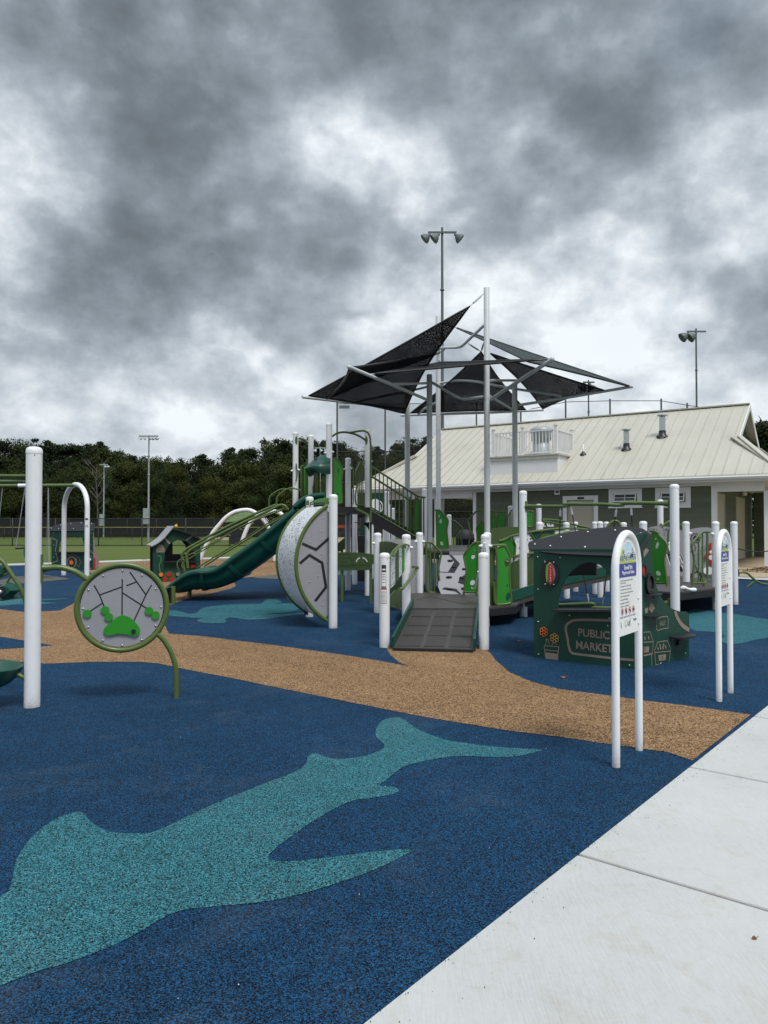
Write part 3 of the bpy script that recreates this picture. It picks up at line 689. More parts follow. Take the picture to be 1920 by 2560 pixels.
# widow's walk: box dormer with deck and white railing on the roof
RPn = (Vector((0, 0, 1)) * HW - V * (ZR_ - ZE_)).normalized()
RP = Pl(B(0, 0, ZE_), n=RPn, up=U)
def roofpt(px, py): return RP.at(px, py)
def sv(p): q = Vector(p) - E0; return q.dot(U), q.dot(V)
pr_ = roofpt(1394, 1180); s1, v1 = sv(pr_); pl_ = roofpt(1226, 1187); s0, _ = sv(pl_)
zf = pr_.z; zd = zf + .66; vd = v1 + .66 / rise
DF = Pl(B(0, v1, 0), B(1, v1, 0)); DF.o = B(0, v1, 0); DF.u = U; DF.n = -V
dm = MB(); dm.add([B(s0, v1, zf - .1), B(s1, v1, zf - .1), B(s1, v1, zd), B(s0, v1, zd), B(s0, vd, zd), B(s1, vd, zd), B(s0, vd, zf + .3), B(s1, vd, zf + .3)],
    [(0, 1, 2, 3), (1, 7, 5, 2), (0, 3, 4, 6), (3, 2, 5, 4)])
dmo = dm.build('dormer_box', trim, bld)
dk = MB(); dk.bar(B(s0 - .08, (v1 + vd) / 2, zd + .03), B(s1 + .08, (v1 + vd) / 2, zd + .03), vd - v1 + .16, .05); dk.bar(B(s0 - .05, v1 - .03, zd - .06), B(s1 + .05, v1 - .03, zd - .06), .05, .12); dk.build('dormer_deck', roofm, dmo)
rl = MB(); RPST = []
sm = (s0 + s1) / 2
def rpost(s_, v_, zb): RPST.append(1); b = MB(); b.box(B(s_, v_, zb + .55), (.12, .12, 1.1), math.atan2(U.y, U.x)); b.box(B(s_, v_, zb + 1.115), (.15, .15, .03), math.atan2(U.y, U.x)); b.build('railing_post', trim, bld)
corners = [(s0 + .1, vd + .7), (s0 + .1, v1 + .12), (sm - .05, v1 + .12), (s1 - .1, v1 + .12), (s1 - .1, vd + .7)]
for (s_, v_) in corners: rpost(s_, v_, zd + .05)
for (a, c) in zip(corners[:-1], corners[1:]):
    A_ = B(a[0], a[1], zd); C_ = B(c[0], c[1], zd); rl = MB()
    rl.bar(A_ + Vector((0, 0, 1.0)), C_ + Vector((0, 0, 1.0)), .06, .05); rl.bar(A_ + Vector((0, 0, .14)), C_ + Vector((0, 0, .14)), .05, .05)
    nb = max(3, int((C_ - A_).length / .13))
    for i in range(1, nb):
        p = A_.lerp(C_, i / nb); rl.box(p + Vector((0, 0, .57)), (.03, .03, .81), math.atan2(U.y, U.x))
    rl.build('railing', trim, bld)
hv = MB(); c0 = B(sm + .25, vd + .1, zd + .1); hv.lathe(c0, [(.36, 0), (.36, .45), (.33, .47), (.33, .62), (.40, .64), (.40, .95), (.45, 1.0), (.45, 1.08), (.3, 1.2), (0, 1.22)], 20); hv.build('roof_fan', galv, bld)
# vent pipes on the roof, small pipe
for (px_, yb, yt, r_) in ((1566, 1124, 1073, .105), (1656, 1092, 1037, .115)):
    p = roofpt(px_, yb); top = W(px_, yt, p.y).z
    b = MB(); b.lathe((p.x, p.y, 0), [(r_, p.z - .1), (r_, top - .10)], 16); o = b.build('vent_pipe', steel, bld)
    c = MB(); c.lathe((p.x, p.y, 0), [(r_ * .9, top - .1), (r_ * .9, top - .04), (r_ * 1.7, top - .04), (r_ * 1.5, top), (0, top + .05)], 16); c.build('vent_cap', galv, o)
    c = MB(); c.lathe((p.x, p.y, 0), [(r_ * 1.9, p.z - .02), (r_ * 1.7, p.z + .03), (r_ * 1.15, p.z + .09), (r_ * 1.12, p.z + .24)], 16); c.build('flashing', blackp, o)
p = roofpt(1458, 1137); b = MB(); b.lathe(p, [(.13, -.02), (.11, .05), (.06, .09), (.05, .13), (0, .13)], 12); b.build('pipe_collar', blackp, bld)
b = MB(); b.lathe(p, [(.03, .1), (.03, .42), (0, .42)], 10); b.build('plumbing_pipe', trim, bld)
# slab
sl = MB(); slab(sl, [B(sL - .2, -.6, GZ), B(sR + 1.5, -.6, GZ), B(sR + 1.5, 11, GZ), B(sL - .2, 11, GZ)], GZ + .05); struct(sl.build('building_apron', tanconc))
aw = MB(); slab(aw, [B(-2.4, -3.2, .05), B(6, -3.2, .05), B(6, -.61, .10), B(-2.4, -.61, .10)], .15); struct(aw.build('buff_pavement', tanconc))
fw = [G(1800, 1447), G(2100, 1462), G(2100, 1446), G(1800, 1433)]
sheet('white_edge_path', [(p.x, p.y) for p in fw], .03, concm)
mm = MB(); random.seed(5)
mc = G(1925, 1428, .1)
for i in range(900):
    a = random.random() * 6.28; r_ = random.random() ** .5; x = mc.x + r_ * 1.7 * math.cos(a) + .9; y = mc.y + r_ * .9 * math.sin(a); z = .1 + .14 * (1 - r_ * r_) + random.random() * .02
    d = Vector((random.gauss(0, 1), random.gauss(0, 1), random.gauss(0, .4))).normalized() * .05; e_ = Vector((random.gauss(0, 1), random.gauss(0, 1), random.gauss(0, .4))).normalized() * .018
    c = Vector((x, y, z)); mm.add([c - d - e_, c + d - e_, c + d + e_, c - d + e_], [(0, 1, 2, 3)])
mo = mm.build('mulch_pile', mulch); mo['kind'] = 'stuff'; mo['label'] = 'heap of brown mulch chips at the porch edge'; mo['category'] = 'mulch'

# ================================================================== FENCES, LIGHT POLES
def fence(name, label, A, Bp, h, n, mesh_mat, rr=.03, z0=0.0, rails=(1.0,), capmat=None, pm=blackm, group=None):
    A = Vector(A); Bp = Vector(Bp); f = thing(name, label, 'fence', (A.x, A.y, z0), group)
    m_ = MB(); m_.add([A + Vector((0, 0, z0)), Bp + Vector((0, 0, z0)), Bp + Vector((0, 0, z0 + h)), A + Vector((0, 0, z0 + h))], [(0, 1, 2, 3)]); m_.build('mesh_panel', mesh_mat, f)
    for i in range(n + 1):
        p = A.lerp(Bp, i / n); MB().lathe((p.x, p.y, 0), [(rr, z0), (rr, z0 + h + .03), (0, z0 + h + .05)], 8).build('fence_post', pm, f)
    for k in rails:
        MB().tube([A + Vector((0, 0, z0 + h * k)), Bp + Vector((0, 0, z0 + h * k))], rr * .75, 6).build('top_rail' if k == 1.0 else 'rail', (capmat or pm) if k == 1.0 else pm, f)
    return f
fence('chain_link_fence', 'black chain link fence along the edge of the mown grass', G(-703, 1364), G(795, 1366), 2.05, 14, chain, .045, rails=(1.0, .03))
fence('low_field_fence', 'low ball field fence with a yellow cap beyond the grass', (-103.5, 84, 0), (-2, 84, 0), 1.35, 42, chain, .04, rails=(1.0, .5), capmat=yellowcap)
fence('windscreen_fence', 'dark windscreen fence at the foot of the wood', (-115, 98, 0), (20, 98, 0), 2.5, 35, screenm, .05, rails=(1.0,))
# backstop
bt = thing('backstop_fence', 'tall chain link backstop rising behind the shelter sails and the roof', 'backstop', (W(843, 1315, 46).x, 46, 0))
bp_ = [(843, 1009, 46), (963, 1009, 48), (1078, 1012, 50), (1191, 1030, 52), (1302, 1028, 50), (1414, 1005, 47), (1525, 1002, 46), (1653, 1002, 45), (1718, 1013, 44), (1810, 1028, 43)]
bp_ = [(a, (1009 if a < 1300 else b_), c) for a, b_, c in bp_]
tops = [W(a, b_, c) for a, b_, c in bp_]
for (a, c) in zip(tops[:-1], tops[1:]):
    if a.x > 9: break
    MB().add([(a.x, a.y, 0), (c.x, c.y, 0), c, a], [(0, 1, 2, 3)]).build('mesh_panel', chainb, bt)
for i, t_ in enumerate(tops):
    MB().lathe((t_.x, t_.y, 0), [(.055, 0), (.055, t_.z + .12), (0, t_.z + .14)], 10).build('backstop_post', blackm, bt)
for (a, c) in zip(tops[:-1], tops[1:]):
    MB().tube([a, c], .022, 6).build('top_cable', blackm, bt)
for k in (.67, .46, .25):
    for (a, c) in zip(tops[:4], tops[1:5]): MB().tube([(a.x, a.y, a.z * k), (c.x, c.y, c.z * k)], .035, 6).build('rail', blackm, bt)
sg = MB(); a = W(847, 1013, 45.9); sg.box(a + Vector((.35, -.05, -.12)), (.65, .03, .2)); sg.build('small_sign', polegrey, bt)

def lightpole(label, px, Y, ytop, heads, spread, hr, rr, bar_off=.35, box=False, tilt=.5, mat=polegrey, back=False):
    t = thing('light_pole', label, 'light pole', (W(px, 1315, Y).x, Y, 0), 'ball field light poles'); x = W(px, 1315, Y).x; zt = W(px, ytop, Y).z
    b = MB(); b.lathe((x, Y, 0), [(rr * 1.25, 0), (rr, zt * .5), (rr * .8, zt)], 12)
    b.lathe((x, Y, 0), [(rr * .8, zt), (rr * .7, zt + .05), (0, zt + .05)], 12)
    for k in (.62, .8): b.lathe((x, Y, zt * k), [(rr * 1.0, 0), (rr * 1.45, .02), (rr * 1.45, .12), (rr, .14)], 10)
    b.build('pole', mat, t)
    zb = zt - bar_off; MB().box((x, Y - rr, zb), (spread * 2 + .3, .14, .14)).build('crossarm', mat, t)
    n = len(heads)
    for (hx, yaw) in heads:
        M = Matrix.Rotation(yaw, 3, 'Z') @ Matrix.Rotation(-tilt, 3, 'Y')
        h = MB(); c = Vector((x + hx, Y - rr - .1, zb - hr * .5)); h.lathe(c, [(hr * .25, 0), (hr * .32, -hr * .35), (hr * .55, -hr * .5), (hr * .95, -hr * 1.1), (hr * 1.05, -hr * 1.55)], 14, M=M)
        h.box(c + Vector((0, 0, hr * .15)), (hr * .35, hr * .35, hr * .7)); h.build('lamp_head', mat, t)
        g_ = MB(); g_.lathe(c, [(hr * .9, -hr * 1.5), (hr * .5, -hr * 1.3), (0, -hr * 1.25)], 12, M=M); g_.build('reflector', steel, t)
    if box: MB().box((x - .1, Y - .3, zt * .24), (.55, .3, 1.5)).build('junction_box', galv, t)
    return t
lightpole('tallest light pole with three lamps, rising above the black sails', 1106.5, 62, 570, [(-1.05, math.pi), (-.28, math.pi), (1.05, 0)], 1.05, .42, .125, .42, tilt=.85)
lightpole('light pole with two lamps above the roof ridge', 1744, 75, 822, [(-.9, math.pi), (-.1, math.pi)], .8, .5, .10, .3, tilt=.95)
lightpole('light pole half hidden by the right hand sail tip', 1473, 72, 951, [(-.4, math.pi), (.1, 0)], .4, .4, .085, .2)
lightpole('light pole with five lamps in front of the wood', 371, 70, 1088, [(-.68, math.pi), (-.30, math.pi), (.12, 0), (.42, 0), (.75, 0)], .75, .17, .085, .1, True, mat=galv)
lightpole('shorter light pole left of the five lamp pole', 259, 95, 1160, [(.12, 0), (.5, 0)], .35, .2, .085, .1, True, mat=galv)
lightpole('distant light pole seen between the slide hood and the tower posts', 800, 100, 1118, [(-.5, math.pi), (0, 0), (.6, 0)], .6, .27, .10, .1, mat=galv)

# ================================================================== TREES
def crown_mesh(name, kind, seed, mat):
    rnd = random.Random(seed); vs = []; fs = []
    blobs = []
    if kind == 'round':
        for i in range(22): a = rnd.random() * 6.28; z = .22 + rnd.random() * .68; rr = rnd.random() ** .5 * (.30 - .30 * max(0, z - .5)); blobs.append((rr * math.cos(a), rr * math.sin(a), z, .07 + .09 * rnd.random()))
        blobs.append((0, 0, .86, .09)); blobs.append((.05, .06, .93, .05)); blobs.append((.05, 0, .2, .2)); blobs.append((-.12, .05, .14, .17))
    elif kind == 'tall':
        for i in range(12): z = .2 + .75 * i / 12; a = rnd.random() * 6.28; k = .19 * (1 - abs(z - .5)); blobs.append((k * math.cos(a) * .7, k * math.sin(a) * .7, z, .10 + .10 * (1 - z)))
    else:   # pine: layered tiers, bare stem below
        for i in range(34): z = .30 + .66 * rnd.random(); a = rnd.random() * 6.28; k = .30 * (1.12 - z) * rnd.random() ** .5; blobs.append((k * math.cos(a), k * math.sin(a), z, .045 + .06 * rnd.random()))
        for i in range(7): a = rnd.random() * 6.28; blobs.append((.10 * rnd.random() * math.cos(a), .10 * math.sin(a), .88 + .09 * rnd.random(), .035 + .03 * rnd.random()))
    for (bx, by, bz, br) in blobs:
        n = int(860 * (br / .16) ** 2) + 60
        for i in range(n):
            d = Vector((rnd.gauss(0, 1), rnd.gauss(0, 1), rnd.gauss(0, 1))).normalized(); rad = br * (.35 + .95 * rnd.random() ** .9)
            c = Vector((bx, by, bz)) + Vector((d.x, d.y, d.z * (.8 if kind != 'pine' else .5))) * rad
            s_ = .005 + .009 * rnd.random(); u = Vector((rnd.gauss(0, 1), rnd.gauss(0, 1), rnd.gauss(0, .7))).normalized(); q = u.cross(d + Vector((.3, .2, .1)) * rnd.random()).normalized()
            o = len(vs); vs += [c - u * s_, c + q * s_ * .8, c + u * s_, c - q * s_ * .8]; fs.append((o, o + 1, o + 2, o + 3))
    me = bpy.data.meshes.new(name); me.from_pydata([tuple(v) for v in vs], [], fs); me.materials.append(mat); return me
def trunk_mesh(name, seed, h, bare=False):
    rnd = random.Random(seed); b = MB(); pts = [Vector((0, 0, -.01))]
    for i in range(1, 7): pts.append(Vector((rnd.gauss(0, .012), rnd.gauss(0, .012), h * i / 6)))
    b.tube(pts, [(.022 if not bare else .012) * (1 - .75 * i / 6) for i in range(7)], 7)
    for i in range(9 if not bare else 15):
        z = h * (.35 + .6 * rnd.random()); a = rnd.random() * 6.28; L = (.12 + .14 * rnd.random()) * (1 if not bare else 1.1); p = Vector((0, 0, z)); d = Vector((math.cos(a), math.sin(a), .75))
        mid = p + d * L * .5 + Vector((0, 0, .02)); e_ = p + d * L
        b.tube([p, mid, e_], [.008, .005, .002] if not bare else [.004, .003, .001], 5)
        if bare:
            for k in range(3): b.tube([mid, mid + Vector((math.cos(a + k - 1), math.sin(a + k - 1), .9)) * L * .5], [.0035, .001], 4)
    me = bpy.data.meshes.new(name); me.from_pydata([tuple(v) for v in b.v], [], b.f); me.polygons.foreach_set('use_smooth', b.sm); me.materials.append(deadw if bare else woodc); return me
KIND = [('round', leafA, 'oak_tree', 'broad green oak crown in the wood beyond the ball field'), ('round', leafC, 'autumn_tree', 'yellowing autumn tree in the wood beyond the ball field'),
        ('pine', leafB, 'pine_tree', 'dark flat topped pine rising from the wood beyond the ball field'), ('tall', leafB, 'conifer_tree', 'narrow dark conifer in the wood beyond the ball field')]
CR = {}; TK = {}
for ki, (k, mt, nm, lb) in enumerate(KIND):
    for v in range(3): CR[ki, v] = crown_mesh('crown', k, 10 * ki + v, mt); TK[ki, v] = trunk_mesh('trunk', 50 + 10 * ki + v, .9 if k != 'round' else .75)
TREES = []
def tree(ki, x, y, h, wd, rz, label=None, group=None):
    v = random.randrange(3); k, mt, nm, lb = KIND[ki]
    t = thing(nm, label or lb, 'tree', (x, y, 0), group or ('trees in the wood beyond the ball field' if not label else None))
    TREES.append(t) if not label else None
    t.rotation_euler = (0, 0, rz); t.scale = (h * wd, h * wd, h)
    for me, n_ in ((CR[ki, v], 'crown'), (TK[ki, v], 'trunk')):
        o = bpy.data.objects.new(n_, me); C.collection.objects.link(o); o.parent = t
    return t
prof = [(-200, 1092), (0, 1092), (60, 1092), (130, 1092), (180, 1102), (250, 1106), (300, 1118), (400, 1130), (490, 1132), (520, 1125), (560, 1108), (620, 1108), (680, 1092), (740, 1086), (800, 1092), (860, 1096), (930, 1102), (980, 1106), (1050, 1088), (1400, 1092)]
def ptop(px):
    for (a, b_), (c, d) in zip(prof[:-1], prof[1:]):
        if a <= px <= c: return b_ + (d - b_) * (px - a) / (c - a)
    return 1092
random.seed(21)
rows = [(104, .70, 62, (0, 0, 1, 1, 3)), (112, .86, 58, (0, 1, 2, 3, 0)), (121, .97, 52, (2, 0, 2, 3, 2)), (130, 1.0, 56, (2, 2, 0, 3, 0))]
for (Y, hf, step, kinds) in rows:
    px = -170 + random.random() * 40; st0 = random.getstate()
    if Y in (112, 121):
        for kx in range(9):
            yy = Y + random.uniform(-3, 3); pq = -235 - kx * 75; tree(random.choice(kinds), W(pq, 1315, yy).x, yy, W(pq, 1095, yy).z * random.uniform(.85, 1.02), 1.0, random.random() * 6.28)
    random.setstate(st0)
    while px < 1330:
        yy = Y + random.uniform(-3, 3); h = W(px, ptop(px), yy).z * hf * random.uniform(.90, 1.03); ki = random.choice(kinds)
        tree(ki, W(px, 1315, yy).x, yy, h, random.uniform(.75, 1.0) if ki != 3 else random.uniform(.8, 1.1), random.random() * 6.28); px += step * random.uniform(.7, 1.2)
for (px, Y, yt, ki, lb_) in ((1895, 95, 1052, 0, 'green tree just right of the roof peak at the gable end'), (1925, 92, 1042, 2, 'dark pine at the right edge past the gable end'), (1975, 96, 1046, 0, 'tree beyond the right edge past the gable end')):
    tree(ki, W(px, 1315, Y).x, Y, W(px, yt, Y).z, 1.1, Y, lb_, 'trees past the gable end')
SHORT = {'oak_tree': 'broad green tree', 'autumn_tree': 'yellowing tree', 'pine_tree': 'dark spreading pine', 'conifer_tree': 'narrow dark conifer'}
ZN_ = [(0, 'off the left edge'), (84, 'left of the tall post'), (259, 'around the white swing arch'), (371, 'between the two lamp poles'), (500, 'right of the five lamp pole'),
       (720, 'above the slide rails'), (850, 'behind the slide tower'), (1000, 'behind the stair'), (1180, 'behind the open breezeway'), (9999, 'behind the building')]
buck = {}
for t in TREES:
    px = CX + F * t.location.x / t.location.y; y = t.location.y
    row = 'low at the front of the wood' if y < 108 else ('in the middle of the wood' if y < 117 else 'on the skyline')
    zn = [z for a, z in ZN_ if px < a][0]; buck.setdefault((t.name.split('.')[0], row, zn), []).append((px, t))
ORD = ['first', 'second', 'third', 'fourth', 'fifth', 'sixth', 'seventh', 'eighth', 'ninth', 'tenth', 'eleventh', 'twelfth', 'thirteenth', 'fourteenth', 'fifteenth', 'sixteenth']
for (nm, row, zn), l in buck.items():
    l.sort(key=lambda q: q[0])
    for i, (px, t) in enumerate(l): t['label'] = ((ORD[i] + ' ') if len(l) > 1 else '') + SHORT[nm] + (' from the left ' if len(l) > 1 else ' ') + row.replace('low at the front of the wood', 'at the front').replace('in the middle of the wood', 'mid wood') + ' ' + zn
for kx in range(8):
    pq = 2040 + kx * 90; yy = 96 + random.uniform(-4, 14)
    tree(random.choice((0, 0, 2, 3)), W(pq, 1315, yy).x, yy, W(pq, 1060 + 25 * random.random(), yy).z, 1.1, random.random() * 6.28, ORD[kx] + ' tree beyond the right edge of the picture past the building', 'trees past the building')
dt_ = thing('dead_tree', 'bare grey dead tree at the edge of the wood left of the light poles', 'tree', (W(243, 1315, 101).x, 101, 0)); dt_.scale = (8, 8, 9.5)
o = bpy.data.objects.new('trunk', trunk_mesh('dead_trunk', 99, 1, True)); C.collection.objects.link(o); o.parent = dt_

# ================================================================== PLAYGROUND
def ptube(par, pl, pts, r=.021, mat=olive, name='rail', k=0, off=0.0, fil=.06, closed=False):
    P = [pl.at(*p, off) for p in pts]
    P = cat(P, k, closed) if k else fillet(P, fil)
    b = MB(); b.tube(P, r, 10, closed); return b.build(name, mat, par)
def panel(par, pl, pts, mat, name='panel', t=.019, off=0.0, holes=(), k=0):
    P = pl.uvs(pts)
    if k: P = [(p.x, p.y) for p in cat([Vector((a, b_, 0)) for a, b_ in P], k, True)]
    b = MB(); b.prism(pl, P, t, off, [pl.uvs(h) for h in holes]); return b.build(name, mat, par)
def bars(par, pl, lst, r=.012, mat=olive, name='bar', off=0.0):
    for (x0, y0, x1, y1) in lst:
        b = MB(); b.tube([pl.at(x0, y0, off), pl.at(x1, y1, off)], r, 8); b.build(name, mat, par)
def bolts(par, pl, pts, r=.008, off=.001, mat=steel, name='bolts'):
    b = MB()
    for p in pts: b.ball(pl.at(*p, off), r, 8, (1, 1, 1))
    return b.build(name, mat, par)
def frontpl(Y): return Pl((-1, Y), (1, Y))
def strokes(par, pl, paths, wd, mat, name, off=.003, k=0, closed=False):
    b = MB()
    for i, s_ in enumerate(paths):
        P = pl.uvs(s_)
        if k: P = [(p.x, p.y) for p in cat([Vector((a, c, 0)) for a, c in P], k, closed)]
        b.stroke(pl, P, wd, off + i * .00015, closed=closed)
    return b.build(name, mat, par)

# ---------------------------------------------------------------- near activity frame
af = thing('activity_frame', 'tall white post holding a round grey maze panel in a green ring', 'play panel', (W(84, HOR, 6.18).x, 6.18, 0))
APo, _ = post(af, 84, 6.18, 2.165)
PA = Pl((APo.x, 6.18), G(440, 1745)[:2])
PA2 = PA
pb = MB(); pb.box(PA.at(*ZA(306, 1168)), (.012, .05, .235), math.atan2(PA.u.y, PA.u.x)); pb.build('mount_plate', olive, af)
b = MB(); P = cat([PA.at(*ZA(*p)) for p in [(306, 1162), (345, 1163), (400, 1160), (470, 1166), (555, 1195), (640, 1252)]], 5); b.tube(P, [.030 - .006 * min(1, i / 8) for i in range(len(P))], 12); b.build('support_arm', olive, af)
cu_, cv_ = PA.uv(*ZA(890, 1451)); RR = .366
b = MB(); b.tube([PA.xyz(cu_ + RR * math.cos(t), cv_ + RR * math.sin(t)) for t in [i * math.pi / 32 for i in range(64)]], .0225, 14, True); ring = b.build('ring_tube', olive, af)
b = MB(); b.tube(fillet([PA.at(*ZA(*p)) for p in [(1140, 1640), (1180, 1672), (1240, 1760), (1278, 1870), (1283, 2000), (1283, 2112)]], .2, 8), .0225, 12); b.build('support_leg', olive, af)
b = MB(); b.prism(PA, oval(cu_, cv_, .337, .337, 56), .016, .004); disc = b.build('maze_panel', greyp, af)
b = MB(); b.prism(PA, oval(cu_, cv_, .343, .343, 56), .010, -.0125); b.build('backing_disc', blackm, disc)
strokes(disc, PA, [mp(ZA, q) for q in [[(685, 1290), (725, 1360), (757, 1442)], [(725, 1360), (885, 1302)], [(890, 1245), (888, 1508)], [(893, 1345), (1067, 1457)], [(745, 1420), (658, 1477)], [(945, 1192), (1062, 1358)], [(920, 1292), (992, 1265)], [(1103, 1287), (1062, 1358), (975, 1547)]]], .0105, blackp, 'groove', .0055)
bp2 = [(755, 1620), (770, 1590), (820, 1545), (858, 1517), (900, 1508), (950, 1525), (1000, 1575), (1018, 1610), (1012, 1640), (985, 1658), (950, 1650), (900, 1642), (860, 1640), (810, 1650), (775, 1650)]
panel(af, PA, mp(ZA, bp2), bright, 'slider_handle', .016, .024, k=4)
for (x, y) in ((635, 1495), (765, 1470), (792, 1520), (1085, 1475), (1132, 1507)):
    a, c = PA.uv(*ZA(x, y)); b = MB(); b.prism(PA, oval(a, c, .0345, .0345, 24), .013, .020 if (x, y) != (792, 1520) else .0205); b.build('sliding_disc', bright, af)
b = MB()
a, c = PA.uv(*ZA(973, 1622)); b.prism(PA, oval(a, c, .019, .019, 20), .02, .034); b.build('knob', blackp, af)
bolts(disc, PA, mp(ZA, [(893, 1182), (1033, 1217), (1134, 1315), (1172, 1447), (1132, 1583), (1030, 1685), (889, 1725), (748, 1690), (643, 1593), (605, 1460), (645, 1322), (751, 1220), (888, 1565), (973, 1622)]), .0095, .006)
# dish seat, spinner wheel and upper bars on the other side of the post
b = MB(); dc = W(-22, 1664, 6.15); M = Matrix.Rotation(R(5), 3, 'Y')
b.lathe(dc, [(0, -.185), (.09, -.175), (.16, -.135), (.215, -.075), (.240, -.01), (.245, .0), (.238, .006), (.225, -.01), (.15, -.10), (0, -.14)], 28, M=M); b.build('dish_seat', deepg, af)
b = MB(); b.tube(cat([W(*ZA(60, 1930), 6.16), W(*ZA(120, 1935), 6.16), W(*ZA(160, 1955), 6.16), W(*ZA(190, 1965), 6.16)], 4), .018, 10); b.build('seat_bracket', olive, af)
b = MB(); b.prism(Pl((APo.x - .066, 6.18), n=(-.75, -.66, 0), up=(-.66, .75, 0)), oval(0, W(*ZA(188, 1917), 6.16).z, .03, .088, 20), .008, .004); b.build('oval_plate', olive, af)
SP = frontpl(6.35)
wh_ = []
b = MB(); b.tube(cat([SP.at(*ZO(*p)) for p in [(-260, 1230), (-120, 1280), (0, 1392), (70, 1465), (160, 1595), (290, 1790), (350, 1900), (400, 2045), (430, 2160)]], 5), .018, 10); b.build('wheel_rim_tube', olive, af)
for q in ([(-60, 1700), (0, 1675), (150, 1600)], [(185, 1650), (90, 1790), (0, 1910)], [(-60, 2040), (60, 2035), (390, 1985)]):
    b = MB(); b.tube([SP.at(*ZO(*p)) for p in q], .010, 8); b.build('wheel_spoke', olive, af)
HX = [(10, 1850), (60, 1790), (170, 1752), (285, 1790), (338, 1880), (220, 2000), (60, 2030), (10, 1985)]
b = MB(); f0 = SP.uvs(mp(ZO, HX)); cx_ = sum(p[0] for p in f0) / 8; cy_ = sum(p[1] for p in f0) / 8
fr_ = [SP.xyz(cx_ + (p[0] - cx_) * .62 - .012, cy_ + (p[1] - cy_) * .62, .09) for p in f0]; md_ = [SP.xyz(p[0], p[1], .02) for p in f0]; bk_ = [SP.xyz(cx_ + (p[0] - cx_) * .7, cy_ + (p[1] - cy_) * .7, -.08) for p in f0]
b.add(fr_ + md_ + bk_, [tuple(range(8)), tuple(range(16, 24))[::-1]] + [(i, (i + 1) % 8, 8 + (i + 1) % 8, 8 + i) for i in range(8)] + [(8 + i, 8 + (i + 1) % 8, 16 + (i + 1) % 8, 16 + i) for i in range(8)]); hb = b.build('hex_drum', deepg, af)
a, c = SP.uv(*ZO(100, 1900)); b = MB(); b.prism(SP, oval(a, c, .044, .044, 24), .01, .096); b.build('hub_plate', blackp, hb)
b = MB(); b.lathe(SP.xyz(a, c, .096), [(.021, 0), (.021, .018), (.014, .026), (0, .028)], 16, M=Vector((0, -1, 0)).to_track_quat('Z', 'Y').to_matrix()); b.build('hub_cap', steel, hb)
b = MB(); b.prism(SP, SP.uvs(mp(ZO, [(-60, 1480), (0, 1480), (80, 1530), (70, 1610), (30, 1650), (-60, 1640)])), .1, .03); b.build('upper_drum', deepg, af)
for (y0, y1, Y1) in ((1190.2, 1188.3, 6.7), (1204.5, 1200.5, 7.3)):
    b = MB(); b.tube([Vector((APo.x - .05, 6.2, W(84, y0, 6.2).z)), W(-260, y1, Y1)], .0145, 10); b.build('overhead_bar', olive, af)

# ---------------------------------------------------------------- swing set
ss = thing('swing_frame', 'white arched swing frame with a green top beam behind the tall post', 'swing frame', (W(186, HOR, 21.7).x, 21.7, 0))
p0, p1 = Vector((W(160, HOR, 22.6).x, 22.6, 0)), Vector((W(218, HOR, 20.9).x, 20.9, 0)); mid = (p0 + p1) / 2; dd = (p1 - p0).normalized(); hw_ = (p1 - p0).length / 2
pts = [p0, p0 + Vector((0, 0, 1.0))] + [mid - dd * hw_ * math.cos(t) + Vector((0, 0, 2.02 + .70 * math.sin(t))) for t in [i * math.pi / 16 for i in range(17)]] + [p1 + Vector((0, 0, 1.0)), p1]
arch_ = MB().tube(pts, .068, 16).build('arched_leg', white, ss)
b = MB(); q = mid + Vector((0, 0, 1.58)) ; c = (p1 + Vector((.02, -.085, 1.62))); b.box(c, (.085, .01, .20)); st = b.build('warning_label', whiteprint, arch_)
b = MB(); b.box(c + Vector((0, -.003, .075)), (.075, .01, .05)); b.build('label_header', inkm, st)
pt = mid + Vector((0, 0, 2.70)); bl = W(0, 1214.5, 21.3); bdir = (bl - pt).normalized(); bend = pt + bdir * 5.5
MB().tube([pt, bend], .05, 14).build('top_beam', olive, ss)
offa = bend - pt; MB().tube([p + Vector((offa.x, offa.y, 0)) for p in pts], .068, 16).build('arched_leg', white, ss)
a = pt.lerp(bl, (186 - 65) / 186); c = pt.lerp(bl, (186 - 44) / 186); MB().tube([a, c], .056, 14).build('beam_sleeve', white, ss)
def chainlinks(b, a, c, s_=.055):
    a, c = Vector(a), Vector(c); n = int((c - a).length / s_); d = (c - a).normalized(); u1 = d.cross(Vector((0, 1, 0))).normalized(); u2 = d.cross(u1)
    for i in range(n):
        m = a.lerp(c, (i + .5) / n); u = u1 if i % 2 else u2
        for sg_ in (-1, 1): b.bar(m + u * .011 * sg_ - d * .030, m + u * .011 * sg_ + d * .030, .007, .007)
    return b
def beam_at(px): return pt.lerp(bl, (186 - px) / 186.0)
sw1 = thing('bucket_swing', 'dark green high backed swing seat half hidden by the tall white post', 'swing', W(92, 1405, 21.4), 'swings under the green beam')
sc_ = W(100, 1398, 21.4)
b = MB()
for z, wd, dy in [(0, 0, 0)]: pass
prof_b = [(-.30, -.12, .62), (-.30, .12, .62), (-.32, .2, .35), (-.30, .22, .0), (-.2, .2, -.12)]
bs = []
for (z, hw2, x) in ((.34, .10, -.36), (.28, .17, -.37), (.10, .22, -.35), (-.10, .20, -.31), (-.26, .21, -.24), (-.34, .22, -.08), (-.35, .22, .12), (-.30, .20, .30), (-.24, .17, .36)):
    bs.append([Vector((x, -hw2, z + .10)), Vector((x + .03, -hw2 * .9, z + .02)), Vector((x, 0, z)), Vector((x + .03, hw2 * .9, z + .02)), Vector((x, hw2, z + .10))])
